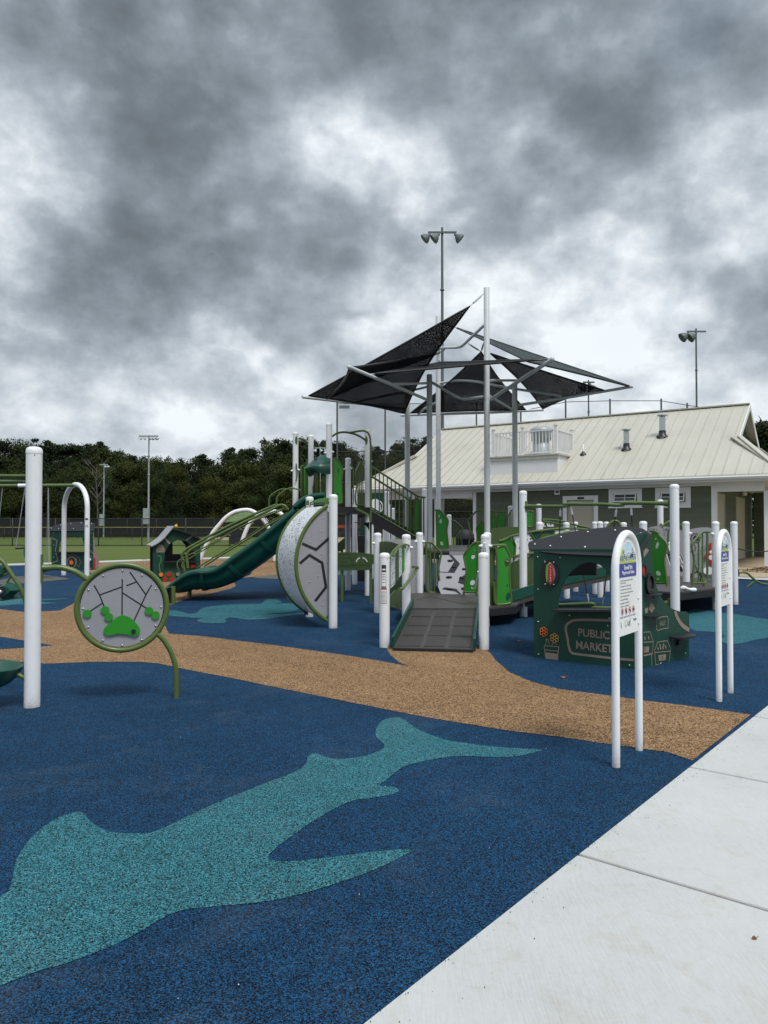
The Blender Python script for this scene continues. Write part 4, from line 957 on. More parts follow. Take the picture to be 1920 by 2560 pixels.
vs = [v + sc_ for r_ in bs for v in r_]; vs2 = [v + Vector((-.02, 0, -.035)) for v in vs]; n_ = 5
fs = [(i * n_ + j, i * n_ + j + 1, (i + 1) * n_ + j + 1, (i + 1) * n_ + j) for i in range(8) for j in range(4)]
b.add(vs, fs, True); b.add(vs2, [f[::-1] for f in fs], True)
b.build('seat_shell', deepg, sw1)
b = MB(); b.tube([sc_ + Vector((-.62, -.2, .32)), sc_ + Vector((-.36, -.12, .34)), sc_ + Vector((-.30, .12, .34))], .03, 8); b.build('headrest_bar', blackp, sw1)
b = MB(); chainlinks(b, beam_at(118) - Vector((0, 0, .06)), sc_ + Vector((.36, -.2, -.18))); chainlinks(b, beam_at(118) - Vector((0, 0, .06)), sc_ + Vector((.10, .2, -.1))); chainlinks(b, beam_at(61) - Vector((0, 0, .06)), sc_ + Vector((-.60, -.2, .33))); chainlinks(b, beam_at(61) - Vector((0, 0, .06)), sc_ + Vector((-.40, .15, .33))); b.build('chain', galv, sw1)
sw2 = thing('belt_swing', 'swing whose chain enters at the left edge of the picture', 'swing', W(-25, 1400, 21.2), 'swings under the green beam')
b = MB(); e1_ = W(-12, 1392, 21.2); e2_ = W(-58, 1392, 21.2); chainlinks(b, beam_at(6) - Vector((0, 0, .05)), e1_); chainlinks(b, beam_at(-56) - Vector((0, 0, .05)), e2_); b.build('chain', galv, sw2)
b = MB()
for i in range(8):
    t = i / 8; t2 = (i + 1) / 8; a = e1_.lerp(e2_, t) - Vector((0, 0, .12 * math.sin(math.pi * t))); c = e1_.lerp(e2_, t2) - Vector((0, 0, .12 * math.sin(math.pi * t2))); b.bar(a, c, .15, .02)
b.build('belt_seat', blackp, sw2)
mt = MB(); q = [G(*ZO(*p), .02) for p in [(-200, 1745), (0, 1722), (290, 1660), (700, 1640), (1050, 1690), (1110, 1705), (700, 1745), (420, 1772), (0, 1792), (-200, 1800)]]
n = len(q); mt.add(q + [v - Vector((0, 0, .03)) for v in q], [tuple(range(n))[::-1]] + [(i, (i + 1) % n, n + (i + 1) % n, n + i) for i in range(n)])
tag(mt.build('wear_mat', pad), 'thin grey brown rubber wear mat lying under the swings', 'mat')
mt = MB(); q = [G(*ZN(*p), .02) for p in [(1170, 940), (1230, 925), (1480, 900), (1640, 905), (1640, 950), (1480, 955), (1200, 945)]]
n = len(q); mt.add(q + [v - Vector((0, 0, .03)) for v in q], [tuple(range(n))[::-1]] + [(i, (i + 1) % n, n + (i + 1) % n, n + i) for i in range(n)])
tag(mt.build('wear_mat', pad), 'grey wear mat beyond the slide, beside the perforated climber', 'mat')

# ---------------------------------------------------------------- fire station playhouse
fh = thing('playhouse', 'dark green playhouse with a flame window and fire badge, seen through the white swing arch', 'playhouse', (W(180, HOR, 25.5).x, 25.5, 0))
P1 = Pl((W(128, HOR, 26.0).x, 26.0), (W(233, HOR, 25.3).x, 25.3))
op = [(930, 1270), (940, 1150), (975, 1070), (1060, 1020), (1220, 1012), (1310, 1045), (1345, 1190), (1345, 1270)]
fp_ = panel(fh, P1, mp(ZO, [(820, 945), (1492, 945), (1492, 1562), (820, 1580)]), darkg, 'front_wall', .03, 0, [mp(ZO, op)])
panel(fh, P1, mp(ZO, [(915, 1272), (1352, 1272), (1352, 1292), (915, 1292)]), blackp, 'counter', .12, .10)
strokes(fp_, P1, [mp(ZO, q) for q in ([(825, 1050), (912, 1095), (885, 1250), (922, 1415), (825, 1455)], [(1440, 1250), (1492, 1312)])], .035, taupe, 'taupe_line')
a, c = P1.uv(*ZO(1150, 1440)); b = MB(); b.prism(P1, oval(a, c, .21, .21, 28), .03, .02); em = b.build('badge_ring', taupe, fp_)
b = MB(); b.prism(P1, oval(a, c, .165, .165, 28), .02, .03); b.build('badge_window', blackp, em)
b = MB(); b.prism(P1, [(a + .085 * math.cos(t), c - .02 + .06 * math.sin(t)) for t in [math.pi + i * math.pi / 10 for i in range(11)]] + [(a + .07, c + .06), (a + .03, c + .03), (a, c + .10), (a - .03, c + .04), (a - .07, c + .07)], .004, .036); b.build('flame_mark', orange, em)
lob = [[(1075, 1345), (1160, 1310), (1240, 1350), (1210, 1400)], [(1250, 1355), (1290, 1440), (1250, 1520), (1235, 1480)], [(1095, 1520), (1150, 1550), (1230, 1540)]]
strokes(fp_, P1, [mp(ZO, q) for q in lob], .016, taupe, 'badge_cross_line')
RPs = Pl(P1.at(*ZO(820, 945)), n=(P1.n * .75 + Vector((0, 0, .66))), up=P1.u)
panel(fh, RPs, mp(ZO, [(785, 912), (850, 872), (960, 835), (1140, 806), (1350, 800), (1525, 826), (1500, 948), (820, 952)]), charc, 'roof', .03, .03)
for q_ in mp(ZO, [(830, 908), (945, 915), (1180, 915), (980, 860), (1140, 832), (1305, 822), (1470, 835)]): bolts(fh, RPs, [q_], .02, .035, name='roof_bolt')
pe = P1.at(*ZO(1492, 1562)); P2 = Pl(pe[:2], (pe.x + .75, pe.y + 1.1))
panel(fh, P2, mp(ZO, [(1492, 945), (1512, 1180), (1545, 1270), (1582, 1395), (1582, 1540), (1492, 1562)]), taupe, 'side_wall', .03)
panel(fh, P2, mp(ZO, [(1494, 1370), (1506, 1370), (1510, 1545), (1494, 1550)]), red, 'fire_hose', .04, .05)
bolts(fh, P1, mp(ZO, [(858, 973), (1460, 973), (858, 1165), (1455, 1157), (855, 1358), (1450, 1350), (1448, 1538)]), .014, .002, name='wall_bolts')
b = MB(); b.prism(P1, oval(*P1.uv(*ZO(1440, 1400)), .05, .05, 12), .05, .06); b.build('spinning_knob', white, fh)

# ---------------------------------------------------------------- beehive playhouse
bh = thing('playhouse', 'dark green playhouse with a beehive drawing and red flowers, left of the slide end', 'playhouse', (W(440, HOR, 20).x, 20, 0))
P1 = Pl((W(382, HOR, 19.8).x, 19.8), (W(501, HOR, 20.3).x, 20.3))
op = [(140, 757), (150, 650), (200, 555), (290, 507), (400, 522), (470, 590), (502, 690), (502, 757)]
fpn = panel(bh, P1, mp(ZN, [(10, 575), (70, 550), (150, 490), (240, 372), (330, 392), (430, 435), (560, 497), (556, 985), (12, 1000)]), darkg, 'front_wall', .03, 0, [mp(ZN, op)])
panel(bh, P1, mp(ZN, [(20, 575), (150, 500), (240, 385), (430, 440), (575, 500), (575, 985), (20, 985)]), blackp, 'rear_wall', .03, -.9, [mp(ZN, [(290, 530), (320, 512), (400, 520), (425, 560), (447, 570), (447, 682), (290, 682)])])  # rear wall coloured black to paint in the shade inside the house
panel(bh, P1, mp(ZN, [(135, 750), (508, 750), (508, 765), (135, 765)]), blackp, 'counter', .15, .12)
b = MB(); prf = P1.uvs(mp(ZN, [(-12, 572), (60, 535), (130, 480), (190, 410), (245, 345)])); prf = [(p.x, p.y) for p in cat([Vector((a, c, 0)) for a, c in prf], 4)]
def roofstrip(prf, mat, nm):
    b = MB(); n = len(prf); vs = [P1.xyz(x, y, .12) for x, y in prf] + [P1.xyz(x, y, -1.25) for x, y in prf] + [P1.xyz(x, y - .03, .12) for x, y in prf] + [P1.xyz(x, y - .03, -1.25) for x, y in prf]
    f = []
    for i in range(n - 1): f += [(i, i + 1, n + i + 1, n + i), (2 * n + i, 3 * n + i, 3 * n + i + 1, 2 * n + i + 1), (i, 2 * n + i, 2 * n + i + 1, i + 1), (n + i, n + i + 1, 3 * n + i + 1, 3 * n + i)]
    b.add(vs, f); return b.build(nm, mat, bh)
roofstrip(prf, greyp, 'roof')
prf = P1.uvs(mp(ZN, [(225, 372), (300, 388), (400, 420), (480, 455), (572, 500)])); roofstrip([(p.x, p.y) for p in cat([Vector((a, c, 0)) for a, c in prf], 4)], charc, 'roof')
b = MB()
for i, (w0, y) in enumerate(((24, 570), (38, 588), (48, 606), (52, 624), (46, 642))): b.prism(P1, P1.uvs(mp(ZN, [(98 - w0, y - 7), (98 + w0, y - 7), (98 + w0, y + 7), (98 - w0, y + 7)])), .004, .005)
b.build('beehive_drawing', taupe, fpn)
strokes(fpn, P1, [mp(ZN, q) for q in ([(145, 480), (205, 550)], [(395, 512), (460, 462)])], .05, taupe, 'taupe_line')
strokes(fpn, P1, [mp(ZN, [(60, 690), (95, 695), (105, 740), (85, 800), (95, 880)])], .01, lime, 'stem_line', k=5)
for (x, y, m_, r_) in ((103, 905, orange, .055), (195, 905, red, .055), (147, 960, red, .055), (232, 962, red, .055), (295, 900, steel, .05)):
    b = MB(); b.prism(P1, oval(*P1.uv(*ZN(x, y)), r_, r_, 16), .03, .035); b.build('spinner', m_, bh)
panel(bh, P1, mp(ZN, [(130, 930), (150, 885), (195, 865), (250, 880), (270, 930), (260, 970), (140, 975)]), olivep, 'flower_panel', .01, .012, k=3)
panel(bh, P1, mp(ZN, [(445, 790), (495, 795), (495, 820), (460, 822), (455, 832), (445, 832)]), red, 'red_handle', .05, .06)
b = MB(); tp = P1.at(*ZN(288, 375)); b.ball(tp + Vector((0, -.1, .06)), .05, 8); b.tube([tp, tp + Vector((.02, -.1, .12))], .012, 6); b.build('ridge_bee', yellow, bh)

# ---------------------------------------------------------------- arched climber far behind the slide
ac = thing('arched_climber', 'white arched tube climber with perforated green panel beyond the slide', 'climber', (W(600, HOR, 31).x, 31, 0))
for (Y, q) in ((31.4, [(555, 735), (590, 640), (640, 540), (700, 425), (780, 325), (860, 240), (950, 185), (1050, 162), (1130, 165), (1200, 200), (1280, 270), (1350, 380), (1395, 520), (1412, 740)]), (30.6, [(1040, 520), (1075, 420), (1120, 325), (1180, 255), (1290, 200), (1400, 178), (1480, 200), (1540, 280)])):
    pl = frontpl(Y); ptube(ac, pl, mp(ZN, q), .085, white, 'arch_tube', 5)
pl = frontpl(31.2)
panel(ac, pl, mp(ZN, [(835, 305), (900, 240), (1000, 195), (1100, 180), (1165, 205), (1120, 250), (1000, 285)]), perfg, 'perforated_panel', .03)
panel(ac, pl, mp(ZN, [(832, 308), (1050, 300), (1035, 480), (1030, 540), (905, 555), (880, 450)]), blackp, 'net_panel', .03, -.06)
panel(ac, pl, mp(ZN, [(905, 535), (945, 480), (1000, 478), (1025, 510), (1040, 545), (920, 558)]), charc, 'hex_step', .2, .2)
panel(ac, pl, mp(ZN, [(1190, 690), (1310, 600), (1480, 480), (1475, 640), (1410, 700), (1230, 715)]), blackp, 'net_panel', .03, -.06)
bars(ac, pl, [ZN(1230, 225) + ZN(1310, 315), ZN(1255, 215) + ZN(1330, 305), ZN(1270, 200) + ZN(1345, 290)], .02, steel, 'handhold', .1)
bars(ac, pl, [ZN(1228, 692) + ZN(1400, 694), ZN(1410, 640) + ZN(1412, 748)], .07, white, 'base_tube', .05)

# ---------------------------------------------------------------- play tower with slide, climber rails and stair
tw = thing('play_tower', 'tall slide tower with dark green slide, hood, railings and black stair', 'play tower', (-1.1, 16.2, 0))
TP = {}
for key, px, Y, z in (('a', 738.5, 16.5, 3.6), ('b', 777, 17, 3.6), ('c', 822.5, 15, 3.6), ('d', 919, 16, 3.6), ('e', 870, 17.3, 3.1), ('f', 887, 19, 2.47)):
    TP[key], _ = post(tw, px, Y, z)
for px, Y, z in ((967, 19.5, 2.42), (983, 20.5, 2.0), (1061, 19.0, 2.46)): post(tw, px, Y, z)
dkp = [(-1.12, 14.95), (-.28, 15.9), (-.3, 16.9), (-.82, 17.35), (-1.7, 17.05), (-2.0, 16.5)]
def deck(par, pts, z, t, mat, name='deck'):
    b = MB(); n = len(pts); vs = [Vector((p[0], p[1], z)) for p in pts] + [Vector((p[0], p[1], z - t)) for p in pts]
    b.add(vs, [tuple(range(n)), tuple(range(n, 2 * n))[::-1]] + [(i, n + i, n + (i + 1) % n, (i + 1) % n) for i in range(n)]); return b.build(name, mat, par)
deck(tw, dkp, 1.90, .13, blackp)
# slide
rim = mp(ZN, [(165, 1052), (215, 1012), (280, 965), (340, 920), (400, 888), (450, 872), (500, 864), (600, 866), (660, 860), (720, 842), (800, 798), (900, 722), (1130, 560), (1430, 322), (1560, 214), (1659, 128)]) + mp(ZI, [(80, 1440), (200, 1322), (300, 1262), (430, 1222), (620, 1196)])
Ys = 14.62
ctr = []
for (x, y) in rim: q = W(x, y, Ys); ctr.append(Vector((q.x, Ys + .40, q.z)))
ctr = cat(ctr, 3)
ch_ = [(-.405, -.07), (-.405, 0), (-.375, .028), (-.33, .022), (-.30, -.02), (-.27, -.15), (-.16, -.235), (0, -.255), (.16, -.235), (.27, -.15), (.30, -.02), (.33, .022), (.40, .03), (.47, .022), (.50, -.02), (.53, -.15), (.64, -.235), (.80, -.255), (.96, -.235), (1.07, -.15), (1.10, -.02), (1.13, .022), (1.175, .028), (1.205, 0), (1.205, -.07)]
prof_s = ch_ + [(1.14, -.08), (1.13, -.2), (1.02, -.34), (.9, -.385), (-.1, -.385), (-.22, -.34), (-.33, -.2), (-.34, -.08)]
old_s = [(-.40, -.07), (-.405, 0), (-.375, .028), (-.33, .022), (-.30, -.02), (-.27, -.15), (-.16, -.245), (0, -.27), (.16, -.245), (.27, -.15), (.30, -.02), (.33, .022), (.375, .028), (.405, 0), (.40, -.07), (.34, -.08), (.33, -.2), (.22, -.34), (.1, -.385), (-.1, -.385), (-.22, -.34), (-.33, -.2), (-.34, -.08)]
def sweep(ctr, prof, scale=None):
    b = MB(); N = len(ctr); n = len(prof); vs = []
    for i in range(N):
        T = (ctr[min(i + 1, N - 1)] - ctr[max(i - 1, 0)]); T.y = 0; T.normalize(); up = Vector((-T.z, 0, T.x)); up = up if up.z > 0 else -up
        s_ = scale(i / (N - 1)) if scale else (1, 1)
        for (u_, v_) in prof: vs.append(ctr[i] + Vector((0, u_ * s_[0], 0)) + up * (v_ * s_[1]))
    fs = [(i * n + j, i * n + (j + 1) % n, (i + 1) * n + (j + 1) % n, (i + 1) * n + j) for i in range(N - 1) for j in range(n)]
    return b.add(vs, fs, True).add(vs[:n], [tuple(range(n))]).add(vs[-n:], [tuple(range(n))[::-1]])
slo = sweep(ctr, prof_s, lambda t: (1, 1) if t > .18 else (1.0, .42 + .58 * (t / .18) ** .7)).build('slide', deepg, tw)
ou = [(-.412, -.02), (-.375, -.10), (-.36, -.21), (-.24, -.365), (-.1, -.415), (.9, -.415), (1.04, -.365), (1.16, -.21), (1.175, -.10), (1.212, -.02), (1.14, -.06), (1.13, -.19), (1.02, -.33), (.9, -.37), (-.1, -.37), (-.22, -.33), (-.33, -.19), (-.34, -.06)]
def near_i(px):
    tx = px; best = min(range(len(ctr)), key=lambda i: abs(CX + F * ctr[i].x / Ys - tx)); return best
for px in (ZN(565, 0)[0], ZN(880, 0)[0], ZN(1230, 0)[0], ZN(1540, 0)[0]):
    i = near_i(px); d = (ctr[i + 1] - ctr[i - 1]).normalized(); sweep([ctr[i] - d * .035, ctr[i] + d * .035], ou).build('joint_flange', deepg, slo)
for (x, y, yb, Y) in ((433, 1466, 0, 14.3), (474, 1466, 0, 15.6), (722, 1380, 0, 15.2)):
    q = W(x, y, Y); b = MB(); b.lathe((q.x, Y, 0), [(.045, 0), (.045, q.z)], 12); b.build('slide_leg', olive, slo)
q = W(415, 1480, 14.1); b = MB(); b.box((q.x - .05, 14.1 + .3, .16), (.1, .5, .30)); b.build('slide_foot', blackp, slo)
# hood
cv = []
for q in ([(283, 775, 14.75), (284, 768, 14.8), (288, 758, 15.2), (296, 765, 15.8), (292, 800, 16.4)],
          [(400, 766, 14.66), (385, 715, 14.72), (385, 668, 15.2), (430, 720, 16.0), (372, 912, 16.55)],
          [(485, 803, 14.64), (470, 690, 14.68), (478, 592, 15.2), (520, 700, 16.1), (490, 852, 16.55)],
          [(590, 858, 14.66), (580, 680, 14.68), (590, 534, 15.2), (640, 650, 16.2), (610, 835, 16.6)],
          [(735, 868, 14.75), (735, 690, 14.75), (738, 548, 15.2), (760, 650, 16.2), (740, 845, 16.6)]):
    cv.append(cat([W(*ZI(x, y), Y) for x, y, Y in q], 5))
cols = [cat([cv[k][j] for k in range(5)], 4) for j in range(len(cv[0]))]
m_ = len(cols[0]); vs = [p for c_ in cols for p in c_]; n_ = len(cols)
fs = [(i * m_ + j, i * m_ + j + 1, (i + 1) * m_ + j + 1, (i + 1) * m_ + j) for i in range(n_ - 1) for j in range(m_ - 1)]
cen = sum(vs, Vector()) / len(vs); vs2 = [v + (cen - v).normalized() * .025 for v in vs]
b = MB(); b.add(vs, fs, True); b.add(vs2, [f[::-1] for f in fs], True); N_ = len(vs)
edge = [i * m_ for i in range(n_)]; b.add(vs + vs2, [(edge[i], edge[i + 1], N_ + edge[i + 1], N_ + edge[i]) for i in range(n_ - 1)]); hood = b.build('slide_hood', deepg, tw)
b = MB(); b.lathe(W(*ZI(478, 610), 14.72), [(.035, 0), (.03, .02), (0, .025)], 12, M=Vector((-.3, -.8, .6)).to_track_quat('Z', 'Y').to_matrix()); b.build('hood_bolt', blackp, hood)
# rails of the sloping climber (behind the slide)
RPl = frontpl(16.4)
for Y, q, r_ in ((16.6, [(375, 870), (350, 730), (352, 660), (400, 612), (470, 570), (900, 335), (1380, 122), (1430, 108), (1500, 118), (1545, 150)], .030),
                 (16.0, [(415, 830), (400, 710), (405, 665), (450, 618), (530, 572), (960, 350), (1300, 190), (1430, 128), (1480, 105), (1530, 112), (1570, 160)], .030),
                 (16.8, [(330, 905), (295, 820), (293, 770), (340, 725), (560, 615), (960, 395), (1290, 225), (1480, 155), (1550, 160)], .015),
                 (16.2, [(385, 855), (348, 815), (348, 790), (400, 740), (600, 620), (980, 378), (1300, 235), (1500, 165)], .015),
                 (16.9, [(525, 825), (700, 715), (1020, 520), (1300, 335), (1560, 190)], .016), (16.1, [(600, 810), (800, 680), (1060, 520), (1300, 362), (1560, 210)], .022)):
    ptube(tw, frontpl(Y), mp(ZN, q), r_, olive, 'climber_rail', 4)
for i in range(9):
    t = i / 8; a = W(*ZN(380 + 1060 * t, 700 - 560 * t + 40), 16.1); c = W(*ZN(350 + 1060 * t, 700 - 560 * t + 30), 16.75); b = MB(); b.tube([a, c], .014, 8); b.build('climber_rung', olive, tw)
for Y, q in ((16.9, [(1150, 775), (1150, 695), (1250, 627), (1345, 640), (1375, 680), (1375, 770)]), (16.2, [(1215, 775), (1215, 695), (1320, 617), (1425, 638), (1437, 690)])): ptube(tw, frontpl(Y), mp(ZB, q), .018, olive, 'grab_loop', fil=.12)
# tower panels
PT = Pl(TP['c'][:2], TP['d'][:2])
def framed(par, pl, pts, mat=bright, holes=(), off=0, name='barrier_panel', r=.020, closed=True, t=.016, frame=True):
    p = panel(par, pl, pts, mat, name, t, off + .008, [h for h in holes])
    if frame:
        P = [pl.at(*q, off) for q in pts]; P2 = P + [P[0], P[1]] if closed else P
        b = MB(); b.tube(fillet(P2, .05)[: None], r, 8); b.build('frame_tube', olive, p)
    return p
def ov(Z, cx, cy, rx, ry, n=14, rot=0): return mp(Z, oval(cx, cy, rx, ry, n, rot))
framed(tw, PT, mp(ZC, [(608, 418), (640, 425), (697, 520), (682, 640), (692, 862), (608, 862)]), holes=[ov(ZC, 648, 540, 11, 26), ov(ZC, 645, 775, 9, 20)])
ptube(tw, PT, mp(ZC, [(915, 446), (868, 452), (820, 560), (838, 690), (820, 800), (830, 882), (912, 882)]), .017, olive, 'railing_frame')
bars(tw, PT, [ZC(x, y) + ZC(x, 882) for x, y in ((850, 500), (866, 460), (882, 450), (898, 448))], .012)
ptube(tw, PT, mp(ZC, [(768, 485), (790, 490), (802, 520), (805, 860), (785, 892)]), .012, olive, 'railing_frame')
PB = Pl(TP['a'][:2], TP['b'][:2])
framed(tw, PB, mp(ZC, [(288, 492), (340, 492), (348, 800), (288, 800)]), olivep)
panel(tw, PB, mp(ZC, [(300, 500), (314, 500), (316, 795), (300, 795)]), bright, 'bright_strip', .02, .05)
bars(tw, frontpl(16.8), [ZC(x, y) + ZC(x + 2, 770) for x, y in ((352, 425), (340, 440), (430, 560), (445, 560), (470, 560), (505, 590), (520, 590))], .013)
for q in ([(1340, 610)],): pass
ptube(tw, frontpl(15.6), mp(ZC, [(408, 770), (405, 700), (412, 680), (425, 560)]), .018, olive, 'grab_loop')
ptube(tw, frontpl(15.2), mp(ZC, [(520, 755), (490, 740), (485, 700), (500, 682), (535, 676)]), .018, olive, 'grab_loop', fil=.1)
for (key, x, y) in (('a', 240, 240), ('d', 932, 240)):
    b = MB(); c_ = W(*ZC(x, y), TP[key].y - PR - .003); b.prism(frontpl(TP[key].y - PR - .003), oval(c_.x + 1, c_.z, .03, .095, 16), .008, 0); b.build('oval_plate', olive, tw)
ptube(tw, frontpl(16.4), mp(ZC, [(238, 470), (243, 500), (250, 560), (245, 610), (236, 645)]), .015, olive, 'hand_grip')
ptube(tw, PT, mp(ZC, [(597, 200), (640, 172), (700, 160), (770, 167), (850, 192), (935, 245)]), .022, olive, 'top_arc', 5)
ptube(tw, frontpl(15.5), mp(ZC, [(770, 165), (850, 150), (905, 144), (945, 160), (968, 205), (975, 280), (975, 700), (976, 1812)]), .022, olive, 'fire_pole', fil=.12)
ptube(tw, PB, mp(ZC, [(248, 226), (285, 224), (325, 243), (352, 272)]), .02, olive, 'top_arc', 4)
for key, zs in (('c', (3.0, 2.05)), ('d', (2.9,)), ('e', (2.85,)), ('a', (2.75,))):
    for z_ in zs: clamp(tw, TP[key] + Vector((0, 0, z_)), white, (1, -.3, 0)); clamp(tw, TP[key] + Vector((0, 0, z_ - .02)), white, (-1, -.3, 0))
# low play panel with car drawing
PC = Pl((-.98, 14.7), (.0, 14.2))
cp = panel(tw, PC, mp(ZC, [(640, 1345), (720, 1344), (800, 1347), (900, 1352), (1012, 1368), (1012, 1462), (986, 1466), (986, 1520), (640, 1527)]), olivep, 'car_panel', .02)
strokes(cp, PC, [mp(ZS, q) for q in ([(45, 1270), (70, 1215), (260, 1210), (320, 1290), (45, 1288)], [(40, 1465), (345, 1465), (360, 1440), (360, 1300)], [(80, 1365), (250, 1365)], [(90, 1430), (240, 1430)], [(300, 1350), (340, 1335)], [(405, 1465), (440, 1535)], [(40, 1428), (700, 1428)])], .008, blackp, 'car_drawing')
strokes(cp, PC, [mp(ZS, q) for q in ([(420, 1365), (450, 1310), (500, 1280)], [(550, 1278), (610, 1305), (650, 1362)])], .02, whiteprint, 'slot_arc', k=4)
for x in (690, 975): b = MB(); q = PC.at(*ZC(x, 1440)); b.lathe((q.x, q.y + .05, 0), [(.03, 0), (.03, q.z)], 10); b.build('panel_leg', olive, tw)
# stair
SN, SF = frontpl(15.95), frontpl(16.85)
for pl, top, bot in ((SN, [(330, 75), (400, 115), (960, 462), (1010, 470)], [(330, 672), (1100, 1112)]), (SF, [(330, -95), (480, 0), (1150, 432), (1270, 440)], [(335, 615), (1140, 1075)])):
    rl_ = ptube(tw, pl, mp(ZJ, top), .022, olive, 'stair_rail'); ptube(tw, pl, mp(ZJ, bot), .017, olive, 'stair_rail')
    lp = [Vector(ZJ(*p)) for p in top]; lb = [Vector(ZJ(*p)) for p in bot]
    def yat(l, x):
        for a, c in zip(l[:-1], l[1:]):
            if a.x <= x <= c.x: return a.y + (c.y - a.y) * (x - a.x) / (c.x - a.x)
        return l[-1].y if x > l[-1].x else l[0].y
    x = 402 if pl is SN else 335; xe = 1010 if pl is SN else 1140
    while x < xe:
        X_ = ZJ(x, 0)[0]; bars(tw, pl, [(X_, yat(lp, X_), X_, yat(lb, X_))], .0125, olive, 'baluster'); x += 69
for pl in (SN, SF):
    d_ = 0 if pl is SN else -50
    panel(tw, pl, mp(ZJ, [(290, 640 + d_), (330, 682 + d_), (1105, 1115 + d_), (1100, 1165 + d_), (840, 1160 + d_), (380, 905 + d_), (290, 830 + d_)]), blackp, 'stringer', .03, 0)
for i in range(8):
    t = i / 8; a = W(*ZJ(330 + 760 * t, 700 + 440 * t), 15.95); c = W(*ZJ(330 + 760 * t, 700 + 440 * t), 15.95)
    b = MB(); b.box((a.x, 16.4, a.z - .04), (.24, .86, .03)); b.build('tread', blackp, tw)
panel(tw, frontpl(15.3), mp(ZS, [(380, 545), (795, 545), (795, 562), (380, 562)]), blackp, 'side_step', .4)
panel(tw, frontpl(15.4), mp(ZS, [(560, 562), (690, 562), (690, 720), (640, 640)]), charc, 'step_bracket', .02)
strokes(tw, frontpl(15.5), [mp(ZS, q) for q in ([(400, 250), (700, 400)],)], .04, olive, 'brace', 0)
framed(tw, frontpl(16.7), mp(ZJ, [(1085, 470), (1140, 445), (1160, 520), (1160, 1070), (1065, 1070), (1080, 760)]), bright)
bars(tw, frontpl(16.6), [ZJ(x, 430) + ZJ(x, 1100) for x in (1195, 1240, 1010, 985)], .016)

# ---------------------------------------------------------------- perforated arc climber
pf, pk = Vector((W(833, HOR, 10.93).x, 10.93, 0)), Vector((W(774, HOR, 12.28).x, 12.28, 0))
pc = thing('perforated_climber', 'tall white perforated arc climber with a grey side panel between two white posts', 'climber', (pf + pk) / 2)
post(pc, 833, 10.93, 1.97); post(pc, 774, 12.28, 1.99)
ax = (pk - pf).normalized(); bu = Vector((-ax.y, ax.x, 0)); bu = bu if bu.x < 0 else -bu
DPn = Pl(pf[:2], (pf + bu)[:2])
z0_, z1_, sg_ = .10, 1.80, .47; Rc = ((z1_ - z0_) ** 2 / 4 + sg_ ** 2) / (2 * sg_); zc_ = (z0_ + z1_) / 2; th = math.asin((z1_ - z0_) / 2 / Rc)
def arcp(org, t, r_=0, o_=.075): return org + bu * ((Rc + r_) * math.cos(t) - (Rc - sg_) + o_) + Vector((0, 0, zc_ + (Rc + r_) * math.sin(t)))
ts = [-th + 2 * th * i / 26 for i in range(27)]
fo_, ko_ = pf + ax * .06, pk - ax * .02
for o_ in (fo_, ko_):
    MB().tube([arcp(o_, t) for t in ts] , .030, 12).build('arc_tube', olive, pc)
b = MB(); vs = [arcp(fo_ + ax * .02, t) for t in ts] + [arcp(ko_ - ax * .02, t) for t in ts]; n = 27
b.add(vs, [(i, i + 1, n + i + 1, n + i) for i in range(n - 1)], True); b.build('perforated_sheet', perfw, pc)
b = MB(); DPn.o = fo_.copy(); DPn.u = bu; outl = [(.02, z0_ + .12)] + [((Rc) * math.cos(t) - (Rc - sg_) + .045, zc_ + Rc * math.sin(t)) for t in ts if abs(t) < th * .96] + [(.02, z1_ - .12)]
b.prism(DPn, outl, .018, 0); gpn = b.build('grey_side_panel', greyp, pc)
b = MB(); D2 = Pl(pk[:2], (pk + bu)[:2]); D2.o = ko_.copy(); D2.u = bu; b.prism(D2, outl, .018, 0); b.build('rear_side_panel', greyp, pc)  # unseen twin panel, added to darken the inside behind the holes
strokes(gpn, DPn, [mp(ZC, [(298, 1259), (435, 1320), (580, 1192)]), mp(ZC, [(274, 1456), (370, 1375), (495, 1450), (532, 1690), (426, 1828)])], .040, blackp, 'hexagon_line')
bolts(gpn, DPn, mp(ZC, [(485, 1138), (483, 1223), (508, 1007), (390, 1345), (487, 1366), (365, 1447), (462, 1469), (370, 1640), (453, 1578), (545, 1437), (500, 1868), (375, 1240)]), .009, .002)
DB = Pl(pf[:2], pk[:2])
panel(pc, DB, mp(ZI, [(405, 1365), (450, 1325), (560, 1290), (660, 1275), (722, 1280), (722, 1350)]), lime, 'lime_top_panel', .02, .02)
ptube(pc, DB, mp(ZI, [(385, 1355), (735, 1352)]), .012, olive, 'cross_tube'); ptube(pc, DB, mp(ZI, [(390, 1388), (730, 1380)]), .012, olive, 'cross_tube')
b = MB(); b.box(DB.at(*ZI(400, 1365), .06), (.05, .02, .075)); b.box(DB.at(*ZI(722, 1362), .06), (.03, .02, .10)); b.build('bracket', olive, pc)
b = MB(); b.box(DB.at(*ZC(385, 1930), .08), (.06, .03, .10)); b.build('foot_bracket', blackm, pc)

